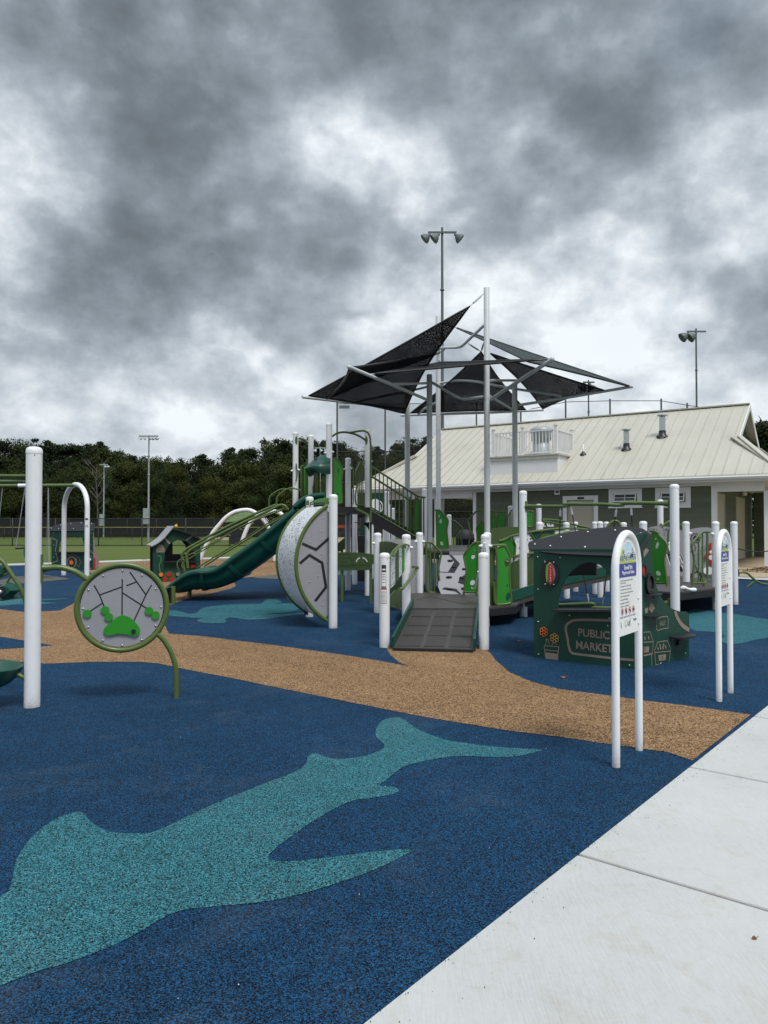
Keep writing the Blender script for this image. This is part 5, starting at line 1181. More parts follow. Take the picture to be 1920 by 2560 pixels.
# ---------------------------------------------------------------- ramp and low platform
rp = thing('ramp_platform', 'grey ramp up to a low deck with white posts, green panels and climbing wall', 'play platform', (1.0, 12, 0))
Q = {}
for key, px, Y, z, zb in (('1', 961.5, 9.20, 1.17, 0), ('2', 1209, 9.05, 1.18, 0), ('3', 1015.7, 10.95, 1.38, 0), ('3b', 944, 12.85, 1.385, 0), ('4', 1049, 13.35, 1.39, 0), ('5', 1213, 11.1, 1.38, 0), ('5b', 1218, 12.6, 1.395, 0), ('7', 1122.8, 20.5, 1.82, 0)):
    Q[key], po = post(rp, px, Y, z, zb)
    if key == '1':
        lb = MB(); fpx = frontpl(Y - PR - .002)
        def rct(z, x0, y0, x1, y1): return [z(x0, y0), z(x1, y0), z(x1, y1), z(x0, y1)]
        def wrap(name, u0, u1, zb0, zt0, mat, off=.001):
            b = MB(); n = 8; vs = []
            for i in range(n + 1):
                a_ = u0 + (u1 - u0) * i / n; vs += [Q['1'] + Vector(((PR + off) * math.sin(a_), -(PR + off) * math.cos(a_), zb0)), Q['1'] + Vector(((PR + off) * math.sin(a_), -(PR + off) * math.cos(a_), zt0))]
            b.add(vs, [(2 * i, 2 * i + 2, 2 * i + 3, 2 * i + 1) for i in range(n)], True); return b.build(name, mat, po)
        wrap('age_label', -.62, .30, .74, 1.02, inkm, .001); wrap('age_label_text', -.54, .22, .755, .93, whiteprint, .0018)
        wrap('warning_label', -.80, .42, .545, .735, inkm, .001); wrap('warning_label_text', -.74, .36, .552, .715, whiteprint, .0018); wrap('warning_label_header', -.74, .36, .716, .728, red, .002)
        for i in range(9): wrap('label_line', -.66, .28 - .1 * (i % 3 == 2), .565 + i * .016, .569 + i * .016, inkm, .0026)
        for i, zl in enumerate((.80, .84, .87, .90)): wrap('label_line', -.44, .10, zl, zl + .007, inkm, .0026)
        wrap('label_line', -.50, .18, .955, .972, whiteprint, .0026)
for k_, zs in (('3', 1.18), ('3b', 1.2), ('4', 1.22), ('5', 1.2)):
    for s_ in (-1, 1): clamp(rp, Q[k_] + Vector((0, 0, zs)), white, (s_ * .9, -.4, 0))
# ramp
ra, rb_ = G(*ZD(322, 1752), .02), G(*ZD(1118, 1770), .02); rc_, rd_ = G(*ZD(1163, 1350), .29), G(*ZD(522, 1345), .29)
b = MB(); vs = [ra, rb_, rc_, rd_]; dn = Vector((0, 0, -.045)); b.add(vs + [v + dn for v in vs], [(0, 1, 2, 3), (7, 6, 5, 4), (0, 4, 5, 1), (1, 5, 6, 2), (2, 6, 7, 3), (3, 7, 4, 0)]); rmp = b.build('ramp', greyd, rp)
def rpt(u_, v_, h=0.0): return (ra.lerp(rb_, u_)).lerp(rd_.lerp(rc_, u_), v_) + Vector((0, 0, h))
b = MB()
for (u0, u1) in ((.035, .325), (.375, .635), (.685, .965)):
    for (v0, v1) in ((.07, .28), (.30, .51), (.53, .74), (.76, .97)):
        n = 14
        for i in range(n):
            u_ = u0 + (u1 - u0) * (i + .5) / n; b.bar(rpt(u_, v0, .004), rpt(u_, v1, .004), .011, .008)
        for j in range(2):
            v_ = v0 + (v1 - v0) * j; b.bar(rpt(u0, v_, .004), rpt(u1, v_, .004), .006, .0065)
b.build('grip_ribs', greyd, rmp)
b = MB(); b.bar(rpt(0, .012, .008), rpt(1, .012, .008), .07, .012); b.build('ramp_toe', charc, rmp)
for u_, nm in ((-.012, 0), (1.012, 1)):
    b = MB(); a, c = rpt(u_, .04), rpt(u_, 1.04); b.bar(a + Vector((0, 0, .055)), c + Vector((0, 0, .055)), .03, .14); b.build('ramp_curb', deepg, rmp)
lowd = [(.36, 10.83), (1.40, 10.80), (2.02, 11.3), (2.32, 12.3), (2.1, 13.5), (1.3, 14.0), (.45, 13.2), (.26, 11.9)]
deck(rp, lowd, .30, .03, greyd); deck(rp, [(x * .99 + .012, y) for x, y in lowd], .268, .10, blackp, 'deck_frame')
b = MB(); b.bar(G(*ZD(690, 1230), .302), G(*ZD(1050, 1310), .302), .006, .003); b.bar(G(*ZD(560, 1260), .302), G(*ZD(700, 1225), .302), .006, .003); b.build('deck_joint', blackp, rp)
upd = [(.88, 14.35), (2.0, 14.3), (2.3, 15.9), (3.1, 17.2), (2.6, 18.5), (1.3, 18.6), (.5, 17.6), (.92, 16.4)]
deck(rp, upd, 1.02, .04, greyd); deck(rp, [(x + .005, y + .01) for x, y in upd], .978, .12, blackp, 'deck_frame')
# climbing wall
bw = [(1.00, 13.1, .302), (1.75, 13.0, .302), (1.75, 14.3, 1.0), (.90, 14.3, 1.0)]
WPn = (Vector(bw[1]) - Vector(bw[0])).cross(Vector(bw[3]) - Vector(bw[0])).normalized(); WPn = -WPn if WPn.y > 0 else WPn
CW = Pl(bw[0], n=WPn, up=(Vector(bw[1]) - Vector(bw[0])))
wall_px = mp(ZK, [(125, 1160), (900, 1160), (900, 1870), (170, 1870), (105, 1700), (135, 1450)])
cwo = panel(rp, CW, wall_px, greyp, 'climbing_wall', .02)
for q in ([(270, 1465), (385, 1275), (300, 1165), (340, 1160), (482, 1310), (385, 1468)], [(125, 1448), (270, 1456), (270, 1466), (125, 1458)], [(448, 1640), (480, 1560), (580, 1490), (580, 1680)], [(172, 1752), (215, 1718), (420, 1745), (525, 1858), (500, 1850), (400, 1790)]): panel(cwo, CW, mp(ZK, q), charc, 'dark_shape', .004, .005)
def hold(x, y, rx, ry): b = MB(); c_ = CW.at(*ZK(x, y), .01); b.ball(c_, 1, 12, (rx, .035, ry)); b.build('climbing_hold', charc, cwo)
for h_ in ((315, 1265, .055, .025), (380, 1372, .05, .022), (295, 1550, .06, .025), (555, 1408, .04, .022), (525, 1562, .06, .03), (305, 1752, .055, .02), (530, 1745, .03, .02)): hold(*h_)
panel(rp, frontpl(14.33), mp(ZK, [(300, 1095), (600, 1095), (600, 1155), (300, 1155)]), greyp, 'deck_face', .02, .03)
# left side barrier between posts 1 and 3
PL_ = Pl(Q['1'][:2], Q['3'][:2])
ptube(rp, PL_, mp(ZD, [(292, 850), (330, 780), (385, 730), (430, 725), (458, 745)]), .016, olive, 'railing_frame', 5); ptube(rp, PL_, mp(ZD, [(292, 830), (345, 742), (400, 714), (440, 722), (462, 735)]), .014, olive, 'railing_frame', 5, .05)
for (x0, x1, yt0, yt1, yb0, yb1, m_) in ((303, 345, 850, 770, 1150, 1110, perfw), (345, 352, 790, 780, 1110, 1100, olive), (352, 385, 770, 745, 1090, 1060, olivep), (385, 413, 745, 735, 1045, 1010, perfw), (413, 440, 735, 735, 1010, 975, bright), (294, 302, 850, 840, 1160, 1150, olive)):
    panel(rp, PL_, mp(ZD, [(x0, yt0), (x1, yt1), (x1, yb1), (x0, yb0)]), m_, 'slat_panel', .012)
ptube(rp, PL_, mp(ZD, [(298, 1155), (335, 1150), (495, 945), (470, 935), (445, 938)]), .022, olive, 'handrail', off=.12, fil=.04)
panel(rp, PL_, mp(ZD, [(292, 1235), (350, 1165), (412, 1165), (412, 1368), (292, 1325)]), olivep, 'lower_panel', .015)
bolts(rp, PL_, mp(ZD, [(330, 1330), (405, 1355), (345, 1060), (348, 850)]), .008)
# arch panels behind
P34 = Pl(Q['3b'][:2], Q['3'][:2])
ap = panel(rp, Pl((W(948, HOR, 12.8).x, 12.8), (W(1010, HOR, 12.0).x, 12.0)), mp(ZD, [(190, 690), (240, 685), (300, 690), (350, 705), (420, 735), (430, 800), (430, 1365), (290, 1310), (190, 1290)]), olivep, 'number_panel', .015)
tx = MB(); plx = Pl((W(948, HOR, 12.8).x, 12.8), (W(1010, HOR, 12.0).x, 12.0))
tx.text(plx, '1', *plx.uv(*ZS(942, 1120)), .085, .02); tx.text(plx, 'TWO', *plx.uv(*ZS(1045, 1083)), .03, .055); tx.text(plx, '2', *plx.uv(*ZS(1040, 1145)), .05, .03); tx.text(plx, '3', *plx.uv(*ZS(1150, 1110)), .06, .04); tx.build('numerals', blackp, ap)
P35 = Pl((W(1000, HOR, 13.0).x, 13.0), Q['4'][:2])
panel(rp, P35, mp(ZD, [(250, 680), (330, 668), (440, 664), (520, 672), (552, 690), (552, 1215), (440, 1240), (250, 1240)]), greyp, 'arch_panel', .015)
# barriers
PR1 = Pl(Q['4'][:2], (1.15, 13.5))
ptube(rp, PR1, mp(ZD, [(620, 690), (705, 697), (805, 800), (770, 970), (803, 1212)]), .019, olive, 'railing_frame', fil=.04); ptube(rp, PR1, mp(ZD, [(655, 692), (655, 1160), (680, 1190), (803, 1192)]), .019, olive, 'railing_frame', fil=.06)
bars(rp, PR1, [ZD(693, 700) + ZD(693, 1188), ZD(735, 735) + ZD(735, 1188)], .013)
P_b = Pl((W(1155, HOR, 12.4).x, 12.4), (W(1205, HOR, 12.2).x, 12.2))
framed(rp, P_b, mp(ZK, [(760, 945), (700, 975), (545, 1160), (600, 1420), (552, 1800), (780, 1805), (800, 945)]), bright, [ov(ZK, 738, 1062, 12, 28), ov(ZK, 712, 1185, 34, 46, rot=.4), ov(ZK, 700, 1635, 50, 42, rot=-.8), ov(ZK, 695, 1730, 28, 12, rot=.5)])
ptube(rp, P_b, mp(ZK, [(845, 938), (745, 942), (700, 965)]), .02, olive, 'railing_frame', fil=.03); bars(rp, P_b, [ZK(548, 1790) + ZK(548, 1868), ZK(770, 1800) + ZK(770, 1868)], .02, olive, 'panel_foot')
P_c = Pl(Q['5'][:2], (2.02, 11.25))
framed(rp, P_c, mp(ZK, [(1115, 1030), (1262, 990), (1352, 1180), (1330, 1480), (1375, 1990), (1105, 2030), (1135, 1500)]), bright, [ov(ZK, 1290, 1290, 42, 78), ov(ZK, 1312, 1740 + 140, 40, 80, rot=.2), ov(ZK, 1295, 1690, 12, 30)])
ptube(rp, P_c, mp(ZK, [(1000, 995), (1240, 985), (1275, 1000)]), .02, olive, 'railing_frame', fil=.03)
panel(rp, P_c, mp(ZK, [(1005, 1020), (1110, 1020), (1110, 2040), (1005, 2040)]), olivep, 'olive_panel', .015, -.05)
ptube(rp, P_c, mp(ZD, [(1325, 1090), (1330, 1310), (1490, 1300), (1486, 1270)]), .018, olive, 'railing_frame')
P_d = Pl((W(1184, HOR, 16).x, 16), (W(1100, HOR, 16.4).x, 16.4))
framed(rp, Pl((1.06, 16.4), (1.7, 16.2)), mp(ZK, [(75, 385), (135, 385), (285, 560), (250, 720), (295, 1120), (170, 1115), (90, 1100)]), bright, [ov(ZK, 122, 485, 9, 24), ov(ZK, 152, 575, 22, 42), ov(ZK, 170, 960, 40, 26, rot=.9), ov(ZK, 172, 1045, 28, 14, rot=-.4)])
ptube(rp, Pl((1.06, 16.4), (1.7, 16.2)), mp(ZK, [(30, 382), (140, 385), (180, 430)]), .018, olive, 'railing_frame', fil=.03)
P_e = Pl((W(1170, HOR, 16.4).x, 16.4), (W(1218, HOR, 16.0).x, 16.0))
ptube(rp, P_e, mp(ZK, [(880, 382), (775, 390), (618, 560), (670, 780), (630, 1010), (560, 1130)]), .018, olive, 'railing_frame', fil=.05); bars(rp, P_e, [ZK(845, 385) + ZK(845, 1040)], .014)
framed(rp, P_e, mp(ZK, [(895, 570), (850, 590), (765, 690), (800, 900), (785, 1040), (895, 1040)]), bright)
P_f = Pl((W(1135, HOR, 19.5).x, 19.5), (W(1160, HOR, 19.4).x, 19.4))
ptube(rp, P_f, mp(ZK, [(335, 560), (400, 568), (530, 695), (500, 830), (530, 1080), (345, 1080)]), .018, olive, 'railing_frame', fil=.04); bars(rp, P_f, [ZK(x, 590 + (x - 375) * .6) + ZK(x, 1080) for x in (375, 415, 455)], .013)
P_g = Pl((W(1225, HOR, 17.8).x, 17.8), (W(1280, HOR, 17.6).x, 17.6))
framed(rp, P_g, mp(ZK, [(1015, 385), (1050, 400), (1130, 560), (1115, 690), (1015, 690)]), bright, [ov(ZK, 1068, 560, 16, 34)])
framed(rp, P_g, mp(ZK, [(1145, 412), (1262, 412), (1255, 690), (1125, 690)]), bright, [ov(ZK, 1197, 498, 18, 14)])
ptube(rp, P_g, mp(ZK, [(1060, 408), (1300, 410)]), .016, olive); ptube(rp, P_g, mp(ZK, [(1395, 375), (1375, 385), (1280, 540), (1270, 640)]), .016, olive, 'railing_frame', fil=.04); bars(rp, P_g, [ZK(x, y) + ZK(x, 675) for x, y in ((1310, 500), (1335, 450), (1360, 410), (1385, 380))], .011)
panel(rp, Pl((W(1225, HOR, 14.5).x, 14.5), (W(1300, HOR, 14.6).x, 14.6)), mp(ZK, [(1020, 700), (1150, 682), (1300, 672), (1500, 672), (1500, 800), (1100, 925), (1020, 925)]), olivep, 'arch_panel', .015)
for px, Y, z in ((1347, 17.0, 2.01), (1276.5, 18.2, 2.0)): post(rp, px, Y, z)
framed(rp, frontpl(17.0), mp(ZL, [(255, 400), (370, 405), (365, 670), (255, 670)]), bright, [ov(ZL, 315, 485, 14, 14)])
# yellow-green glass bubble panel edge beside post 5
b = MB(); c_ = W(*ZK(905, 1050), 10.95); b.ball(c_, .045, 12, (.55, .4, 2.2)); b.build('glass_bubble', clearg, rp)
b = MB(); b.tube([W(*ZK(800, 1440), 11.0), W(*ZK(745, 1740), 11.3)], .012, 8); b.build('handrail', white, rp)

# ---------------------------------------------------------------- arched bridge to the right
br = thing('arched_bridge', 'low arched bridge with green rails and white spotted panels, behind the market playhouse', 'play bridge', (3.4, 13.4, 0))
PBd = Pl((W(1225, HOR, 12.3).x, 12.3), (W(1600, HOR, 15.0).x, 15.0)); PBk = Pl((W(1225, HOR, 14.5).x, 14.5), (W(1600, HOR, 17.2).x, 17.2))
ptube(br, PBd, mp(ZL, [(-230, 880 + 35), (-150, 900), (0, 830), (260, 772), (500, 735), (760, 706), (1000, 700), (1250, 716), (1500, 770)]), .021, olive, 'bridge_rail', 4)
ptube(br, PBd, mp(ZL, [(-180, 1200), (0, 1185), (200, 1150), (400, 1120)]), .021, olive, 'bridge_rail', 4)
for q, m_ in (([(-230, 920), (-60, 855), (-20, 850), (50, 990), (60, 1130), (-10, 1180), (-80, 1195), (-230, 1190)], bright), ([(10, 850), (310, 790), (400, 915), (300, 960), (300, 1180), (70, 1240), (60, 1000)], spotw), ([(330, 775), (730, 735), (700, 850), (420, 930)], darkg), ([(760, 735), (1180, 740), (1180, 840), (740, 850)], spotw)): panel(br, PBd, mp(ZL, q), m_, 'infill_panel', .012, -.01)
panel(br, PBd, mp(ZL, [(480, 900), (500, 820), (560, 790), (630, 790), (665, 830), (640, 870)]), olivep, 'olive_cutout', .01, .006, k=3)
for a, c in (((0, 840), (60, 1000)), ((310, 780), (410, 930)), ((60, 1000), (40, 1240)), ((740, 720), (720, 840))): ptube(br, PBd, mp(ZL, [a, c]), .018, olive, 'strut')
ptube(br, PBd, mp(ZL, [(300, 945), (400, 925), (560, 860), (760, 810), (1000, 760)]), .021, olive, 'bridge_rail', 4)
panel(br, PBd, mp(ZL, [(-150, 1230), (0, 1300), (130, 1250), (320, 1200), (360, 1100), (400, 1100), (400, 1720), (-150, 1760)]), olivep, 'lower_panel', .015, -.03)
ptube(br, PBk, mp(ZL, [(520, 545), (700, 550), (900, 580), (1100, 640), (1340, 690)]), .02, olive, 'bridge_rail', 4); ptube(br, PBk, mp(ZL, [(520, 570), (700, 600), (900, 640), (1100, 690), (1330, 715)]), .02, olive, 'bridge_rail', 4)
ptube(br, PBk, mp(ZL, [(535, 555), (570, 560), (600, 665)]), .018, olive, 'strut', fil=.05)
panel(br, PBk, mp(ZL, [(540, 580), (720, 620), (720, 665), (540, 668)]), spotw, 'infill_panel', .012); panel(br, PBk, mp(ZL, [(1130, 630), (1340, 690), (1340, 715), (1120, 715)]), olivep, 'infill_panel', .012)
# bridge floor + kerb seen through the playhouse window
b = MB(); fl = [(1.9, 11.6), (3.0, 12.4), (4.4, 13.3), (4.1, 14.6), (2.8, 13.9), (1.9, 13.4)]
zs = [.32, .55, .72, .72, .55, .32]; vs = [Vector((p[0], p[1], z)) for p, z in zip(fl, zs)]; b.add(vs + [v - Vector((0, 0, .12)) for v in vs], [(0, 1, 4, 5), (1, 2, 3, 4), (6, 11, 10, 7), (7, 10, 9, 8)] + [(i, 6 + i, 6 + (i + 1) % 6, (i + 1) % 6) for i in range(6)]); b.build('bridge_floor', greyd, br)
b = MB()
for a, c in ((0, 1), (1, 2), (4, 3), (5, 4)): b.bar(vs[a] + Vector((0, 0, .05)), vs[c] + Vector((0, 0, .05)), .03, .16)
b.build('bridge_kerb', deepg, br)
for px, Y, z in ((1349, 14.0, 1.58), (1416, 15.4, 1.58), (1438, 17.0, 1.6), (1487, 16.4, 1.6), (1500, 15.6, 1.6), (1516, 17.0, 1.6), (1559, 15.6, 1.58)): post(br, px, Y, z)
ptube(br, frontpl(15.3), mp(ZE, [(790, 470), (800, 440), (840, 408), (880, 415), (900, 460)]), .03, olive, 'arch_tube', 4)

# ---------------------------------------------------------------- rope balance trainer between two tall posts
ro = thing('rope_trainer', 'green overhead beam between two tall white posts with black ropes to a lower beam', 'rope climber', (W(1500, HOR, 11.5).x, 11.5, 0))
R1, _ = post(ro, 1307.8, 12.3, 2.09); R2, _ = post(ro, 1686.5, 10.55, 2.10)
PRo = Pl(R1[:2], R2[:2])
def taper(par, pl, pts, rs, mat, name): P = cat([pl.at(*p) for p in pts], 5); n = len(P) - 1; b = MB(); b.tube(P, [rs[min(len(rs) - 1, int(i / n * (len(rs) - 1)))] * (1 - (i / n * (len(rs) - 1)) % 1) + rs[min(len(rs) - 1, int(i / n * (len(rs) - 1)) + 1)] * ((i / n * (len(rs) - 1)) % 1) for i in range(n + 1)], 12); return b.build(name, mat, par)
taper(ro, PRo, mp(ZE, [(118, 285), (150, 283), (220, 285), (320, 284), (430, 284), (475, 283)]), [.045, .030, .026, .026, .024, .02], olive, 'overhead_beam')
taper(ro, PRo, mp(ZE, [(425, 268), (500, 265), (600, 267), (750, 268), (860, 275), (930, 276)]), [.022, .030, .026, .026, .026, .02], olive, 'overhead_beam')
taper(ro, PRo, mp(ZE, [(905, 262), (960, 257), (1100, 258), (1200, 260), (1270, 262), (1305, 264)]), [.022, .030, .028, .028, .034, .052], olive, 'overhead_beam')
taper(ro, PRo, mp(ZE, [(122, 1085), (180, 1083), (370, 1100), (500, 1097), (640, 1092), (690, 1098)]), [.045, .03, .025, .026, .027, .022], olive, 'lower_beam')
taper(ro, PRo, mp(ZE, [(665, 1122), (720, 1125), (830, 1130), (950, 1128), (1100, 1110), (1300, 1090)]), [.022, .028, .028, .028, .028, .045], olive, 'lower_beam')
b = MB()
for q in ((115, 285), (120, 1085), (1308, 262), (1308, 1085)): b.box(PRo.at(*ZE(*q)), (.03, .06, .17 if q[1] < 500 else .13), math.atan2(PRo.u.y, PRo.u.x))
b.build('mount_plates', olive, ro)
tops_ = [(402, 300), (488, 290), (868, 300), (987, 290)]; bots = [(385, 1085), (635, 1075), (740, 1105), (1040, 1110)]
for (t0, b0) in zip(tops_, [(375, 1090), (636, 1078), (748, 1105), (1040, 1110)]):
    A_, Bq = PRo.at(*ZE(*t0)), PRo.at(*ZE(*b0)); d = (Bq - A_)
    MB().tube([A_ + d * .05, Bq - d * .05], .009, 8).build('rope', rope, ro)
    b = MB(); b.tube([A_, A_ + d * .05], .008, 8); b.tube([A_ + d * .02, A_ + d * .085], .017, 10); b.tube([Bq - d * .085, Bq - d * .02], .017, 10); b.tube([Bq - d * .03, Bq], .008, 8); b.build('rope_fitting', steel, ro)

# ---------------------------------------------------------------- raised deck on the right
rd = thing('raised_deck', 'raised grey deck with gear panel, green barriers and white posts on the right', 'play platform', (5.6, 13.6, 0))
S_ = {}
for key, px, Y, z, zb in (('a', 1608, 12.6, 1.585, 0), ('b', 1715, 14.1, 1.59, .44), ('c', 1788.6, 13.2, 1.585, 0), ('d', 1835, 14.2, 1.59, 0), ('e', 1651, 16.2, 2.08, .4)): S_[key], _ = post(rd, px, Y, z, zb)
dpts = [(W(1612, HOR, 12.4).x, 12.4), (W(1690, HOR, 12.1).x, 12.1), (W(1790, HOR, 12.9).x, 12.9), (W(1835, HOR, 14.3).x, 14.3), (W(1800, HOR, 16.8).x, 16.8), (W(1640, HOR, 16.8).x, 16.8), (W(1600, HOR, 14.5).x, 14.5)]
deck(rd, dpts, .42, .03, greyd); deck(rd, [(x + .004, y + .01) for x, y in dpts], .388, .11, blackp, 'deck_frame')
Pr1 = Pl(S_['a'][:2], (W(1672, HOR, 12.15).x, 12.15))
framed(rd, Pr1, mp(ZM, [(490, 632), (555, 632), (748, 820), (690, 1070), (738, 1505), (490, 1505)]), bright, [ov(ZM, 575, 850, 30, 62, rot=.25), ov(ZM, 595, 1335, 50, 36, rot=.7), ov(ZM, 590, 1430, 28, 20), ov(ZM, 550, 740, 18, 16)])
ptube(rd, Pr1, mp(ZM, [(440, 608), (550, 612), (600, 650)]), .02, olive, 'railing_frame', fil=.03); bars(rd, Pr1, [ZM(738, 1490) + ZM(738, 1560)], .02, olive, 'panel_foot')
panel(rd, Pr1, mp(ZM, [(420, 660), (465, 660), (465, 1200), (420, 1100)]), olivep, 'olive_panel', .015, -.02)
clamp(rd, S_['a'] + Vector((0, 0, 1.38)), white, (1, -.4, 0)); clamp(rd, S_['b'] + Vector((0, 0, 1.36)), white, (.9, -.4, 0)); clamp(rd, S_['c'] + Vector((0, 0, 1.36)), white, (-.9, -.4, 0))
Pr2 = Pl((W(1725, HOR, 13.0).x, 13.0), S_['c'][:2])
ptube(rd, Pr2, mp(ZM, [(1475, 620), (1370, 622), (1330, 640), (1158, 835), (1215, 1090), (1180, 1560)]), .020, olive, 'railing_frame', fil=.06); ptube(rd, Pr2, mp(ZM, [(1440, 625), (1440, 1440), (1400, 1505), (1190, 1505)]), .020, olive, 'railing_frame', fil=.08)
bars(rd, Pr2, [ZM(1288, 690) + ZM(1288, 1505), ZM(1356, 640) + ZM(1356, 1505)], .015); bars(rd, Pr2, [ZM(1385, 1500) + ZM(1385, 1560)], .02, olive, 'panel_foot')
Pg = Pl((W(1720, HOR, 14.6).x, 14.6), (W(1790, HOR, 14.6).x, 14.6))
gp_ = panel(rd, Pg, mp(ZM, [(1138, 585), (1220, 560), (1330, 545), (1440, 540), (1530, 560), (1530, 1440), (1138, 1400)]), greyp, 'gear_panel', .018)
def gear(par, pl, cx, cy, r, n, mat, nm, wd=.012, Z=ZM):
    a, c = pl.uv(*Z(cx, cy)); pts = []
    for i in range(n * 4): rr_ = r * (1.0 if i % 4 < 2 else .78); t = 2 * math.pi * i / (n * 4); pts.append((a + rr_ * math.cos(t), c + rr_ * math.sin(t)))
    b = MB(); b.stroke(pl, pts, wd, .004, closed=True); return b.build(nm, mat, par)
gear(gp_, Pg, 1235, 730, .10, 10, blackp, 'gear_outline'); gear(gp_, Pg, 1170, 900, .085, 9, blackp, 'gear_outline'); gear(gp_, Pg, 1240, 1400, .11, 10, blackp, 'gear_outline', .02)
b = MB(); b.prism(Pg, oval(*Pg.uv(*ZM(1240, 730)), .055, .055, 20), .003, .006); b.build('gear_hole', blackp, gp_)
a, c = Pg.uv(*ZM(1500, 1100)); b = MB(); b.prism(Pg, oval(a, c, .33, .33, 32), .01, .03, [oval(a, c, .20, .26, 24)]); b.build('bubble_rim', clearg, gp_)
for (x, y, rx, ry, m_) in ((1490, 860, .05, .06, red), (1480, 1000, .05, .09, red), (1500, 1130, .05, .08, red), (1400, 1050, .025, .06, red), (1440, 1290, .10, .08, whiteprint), (1490, 1060, .05, .05, whiteprint), (1488, 965, .035, .03, whiteprint)):
    b = MB(); b.prism(Pg, oval(*Pg.uv(*ZM(x, y)), rx, ry, 16), .02, .05 + .003 * (m_ is whiteprint)); b.build('painted_wheel_mark', m_, gp_)
bolts(gp_, Pg, mp(ZM, [(1310, 860), (1260, 990), (1260, 1140), (1315, 1275), (1410, 790)]), .01, .003)
Psg = Pl((W(1615, HOR, 16.0).x, 16.0), (W(1680, HOR, 16.0).x, 16.0))
sgp = panel(rd, Psg, mp(ZM, [(415, 560), (480, 535), (560, 522), (700, 522), (860, 560), (1020, 600), (1020, 1420), (415, 1420)]), greyp, 'sign_language_panel', .018)
t_ = MB(); t_.text(Psg, 'SIGN L', *Psg.uv(*ZM(500, 585)), .062, .205); t_.text(Psg, 'UP', *Psg.uv(*ZM(720, 585)), .062, .09); t_.text(Psg, 'C', *Psg.uv(*ZM(702, 665)), .07, .045)
t_.build('panel_lettering', inkm, sgp)
strokes(sgp, Psg, [mp(ZM, q) for q in ([(740, 980), (860, 1300)], [(760, 960), (1010, 1300)], [(900, 960), (1010, 1120)], [(1010, 1180), (940, 1330)])], .05, blackp, 'black_bar'); strokes(sgp, Psg, [mp(ZM, q) for q in ([(735, 1000), (800, 1220)], [(960, 1040), (1020, 1180)], [(990, 1190), (1020, 1260)])], .02, whiteprint, 'white_bar', .005)
ptube(rd, frontpl(15.6), mp(ZM, [(650, 545), (700, 490), (760, 450), (800, 440), (880, 450), (960, 490), (1010, 550)]), .022, olive, 'arch_tube', 4); ptube(rd, frontpl(15.5), mp(ZM, [(770, 1000), (760, 760), (770, 600), (810, 560)]), .022, olive, 'arch_tube', 4)
b = MB(); b.prism(frontpl(16.2 - PR - .003), [(p[0] + 1, p[1]) for p in oval(W(*ZM(640, 565), 16.13).x, W(*ZM(640, 565), 16.13).z, .04, .12, 16)], .01); b.build('oval_plate', olive, rd)
ptube(rd, frontpl(12.3), mp(ZM, [(770, 810), (790, 830), (775, 900), (800, 970)]), .02, white, 'hand_grip', 4)
Prb = Pl((W(1805, HOR, 14.9).x, 14.9), (W(1840, HOR, 14.9).x, 14.9)); panel(rd, Prb, mp(ZQ, [(740, 980), (800, 965), (880, 985), (925, 1010), (925, 1990), (880, 1990)]), olivep, 'olive_panel', .015)
b = MB(); q0 = W(*ZM(975, 1600), 12.4); q1 = W(*ZM(1250, 1620), 12.4); pts = cat([q0, q0.lerp(q1, .25) + Vector((0, 0, .02)), q0.lerp(q1, .6) - Vector((0, 0, .005)), q1], 5)
b.tube(pts, [.018, .024, .028, .034, .036, .033, .028, .024, .022, .022, .026, .030, .034, .034, .03, .02], 12); b.build('transfer_handle', white, rd)
b = MB(); q = W(*ZM(1100, 1670), 12.45); b.lathe((q.x, q.y, 0), [(.055, q.z - .05), (.055, q.z + .06)], 14); b.build('handle_socket', white, rd)
br2 = thing('bent_balance_rail', 'bent green tube rail leaning from the rearmost right post, at the right edge', 'balance rail', (W(1880, HOR, 14.4).x, 14.4, 0))
pl = frontpl(14.35); ptube(br2, pl, mp(ZQ, [(1010, 1745), (1080, 1735), (1170, 1755), (1240, 1820), (1330, 1890), (1420, 1930), (1600, 1950), (1800, 1950)]), .021, olive, 'rail_tube', 5); ptube(br2, pl, mp(ZQ, [(1300, 1880), (1165, 1985)]), .019, olive, 'rail_branch')
ptube(br2, pl, mp(ZQ, [(1790, 1950), (1795, 2350)]), .021, olive, 'rail_leg')
b = MB(); q = pl.at(*ZQ(1005, 1738)); b.box((q.x, q.y, q.z), (.02, .06, .13)); b.build('mount_plate', blackp, br2)

# ---------------------------------------------------------------- market playhouse
mk = thing('playhouse', 'dark green corner playhouse lettered PUBLIC MARKET with a charcoal roof', 'playhouse', (2.66, 8.1, 0))
mL, mC, mR = G(1334, 1643), G(1590, 1674), G(1723, 1643)
MA = Pl(mL[:2], mC[:2]); MBp = Pl(mC[:2], mR[:2])
winp = [(380, 1130), (383, 1050), (405, 960), (440, 885), (500, 815), (570, 765), (640, 745), (720, 765), (785, 815), (850, 900), (880, 1000), (888, 1130)]
walls = panel(mk, MA, mp(ZE, [(180, 640), (1028, 640), (1028, 1660), (180, 1545)]), darkg, 'front_wall', .025, 0, [mp(ZE, winp), ov(ZE, 321, 842, 64, 100, 24)])
cxm = (1597 - 1280) * 3.318
w2_ = panel(mk, MBp, mp(ZE, [(1030, 640), (1030, 520), (1100, 500), (1155, 540), (1160, 700), (1180, 880), (1215, 1000), (1270, 1085), (1330, 1135), (1400, 1160), (1455, 1160), (1470, 1190), (1472, 1535), (1030, 1645)]), darkg, 'side_wall', .025, 0)
b = MB(); zt_ = 1.2
b.add([mL + Vector((.02, .05, 0)), mL + Vector((.30, 1.1, 0)), mL + Vector((.30, 1.1, 1.3)), mL + Vector((.02, .05, 1.25))], [(0, 1, 2, 3)]); 
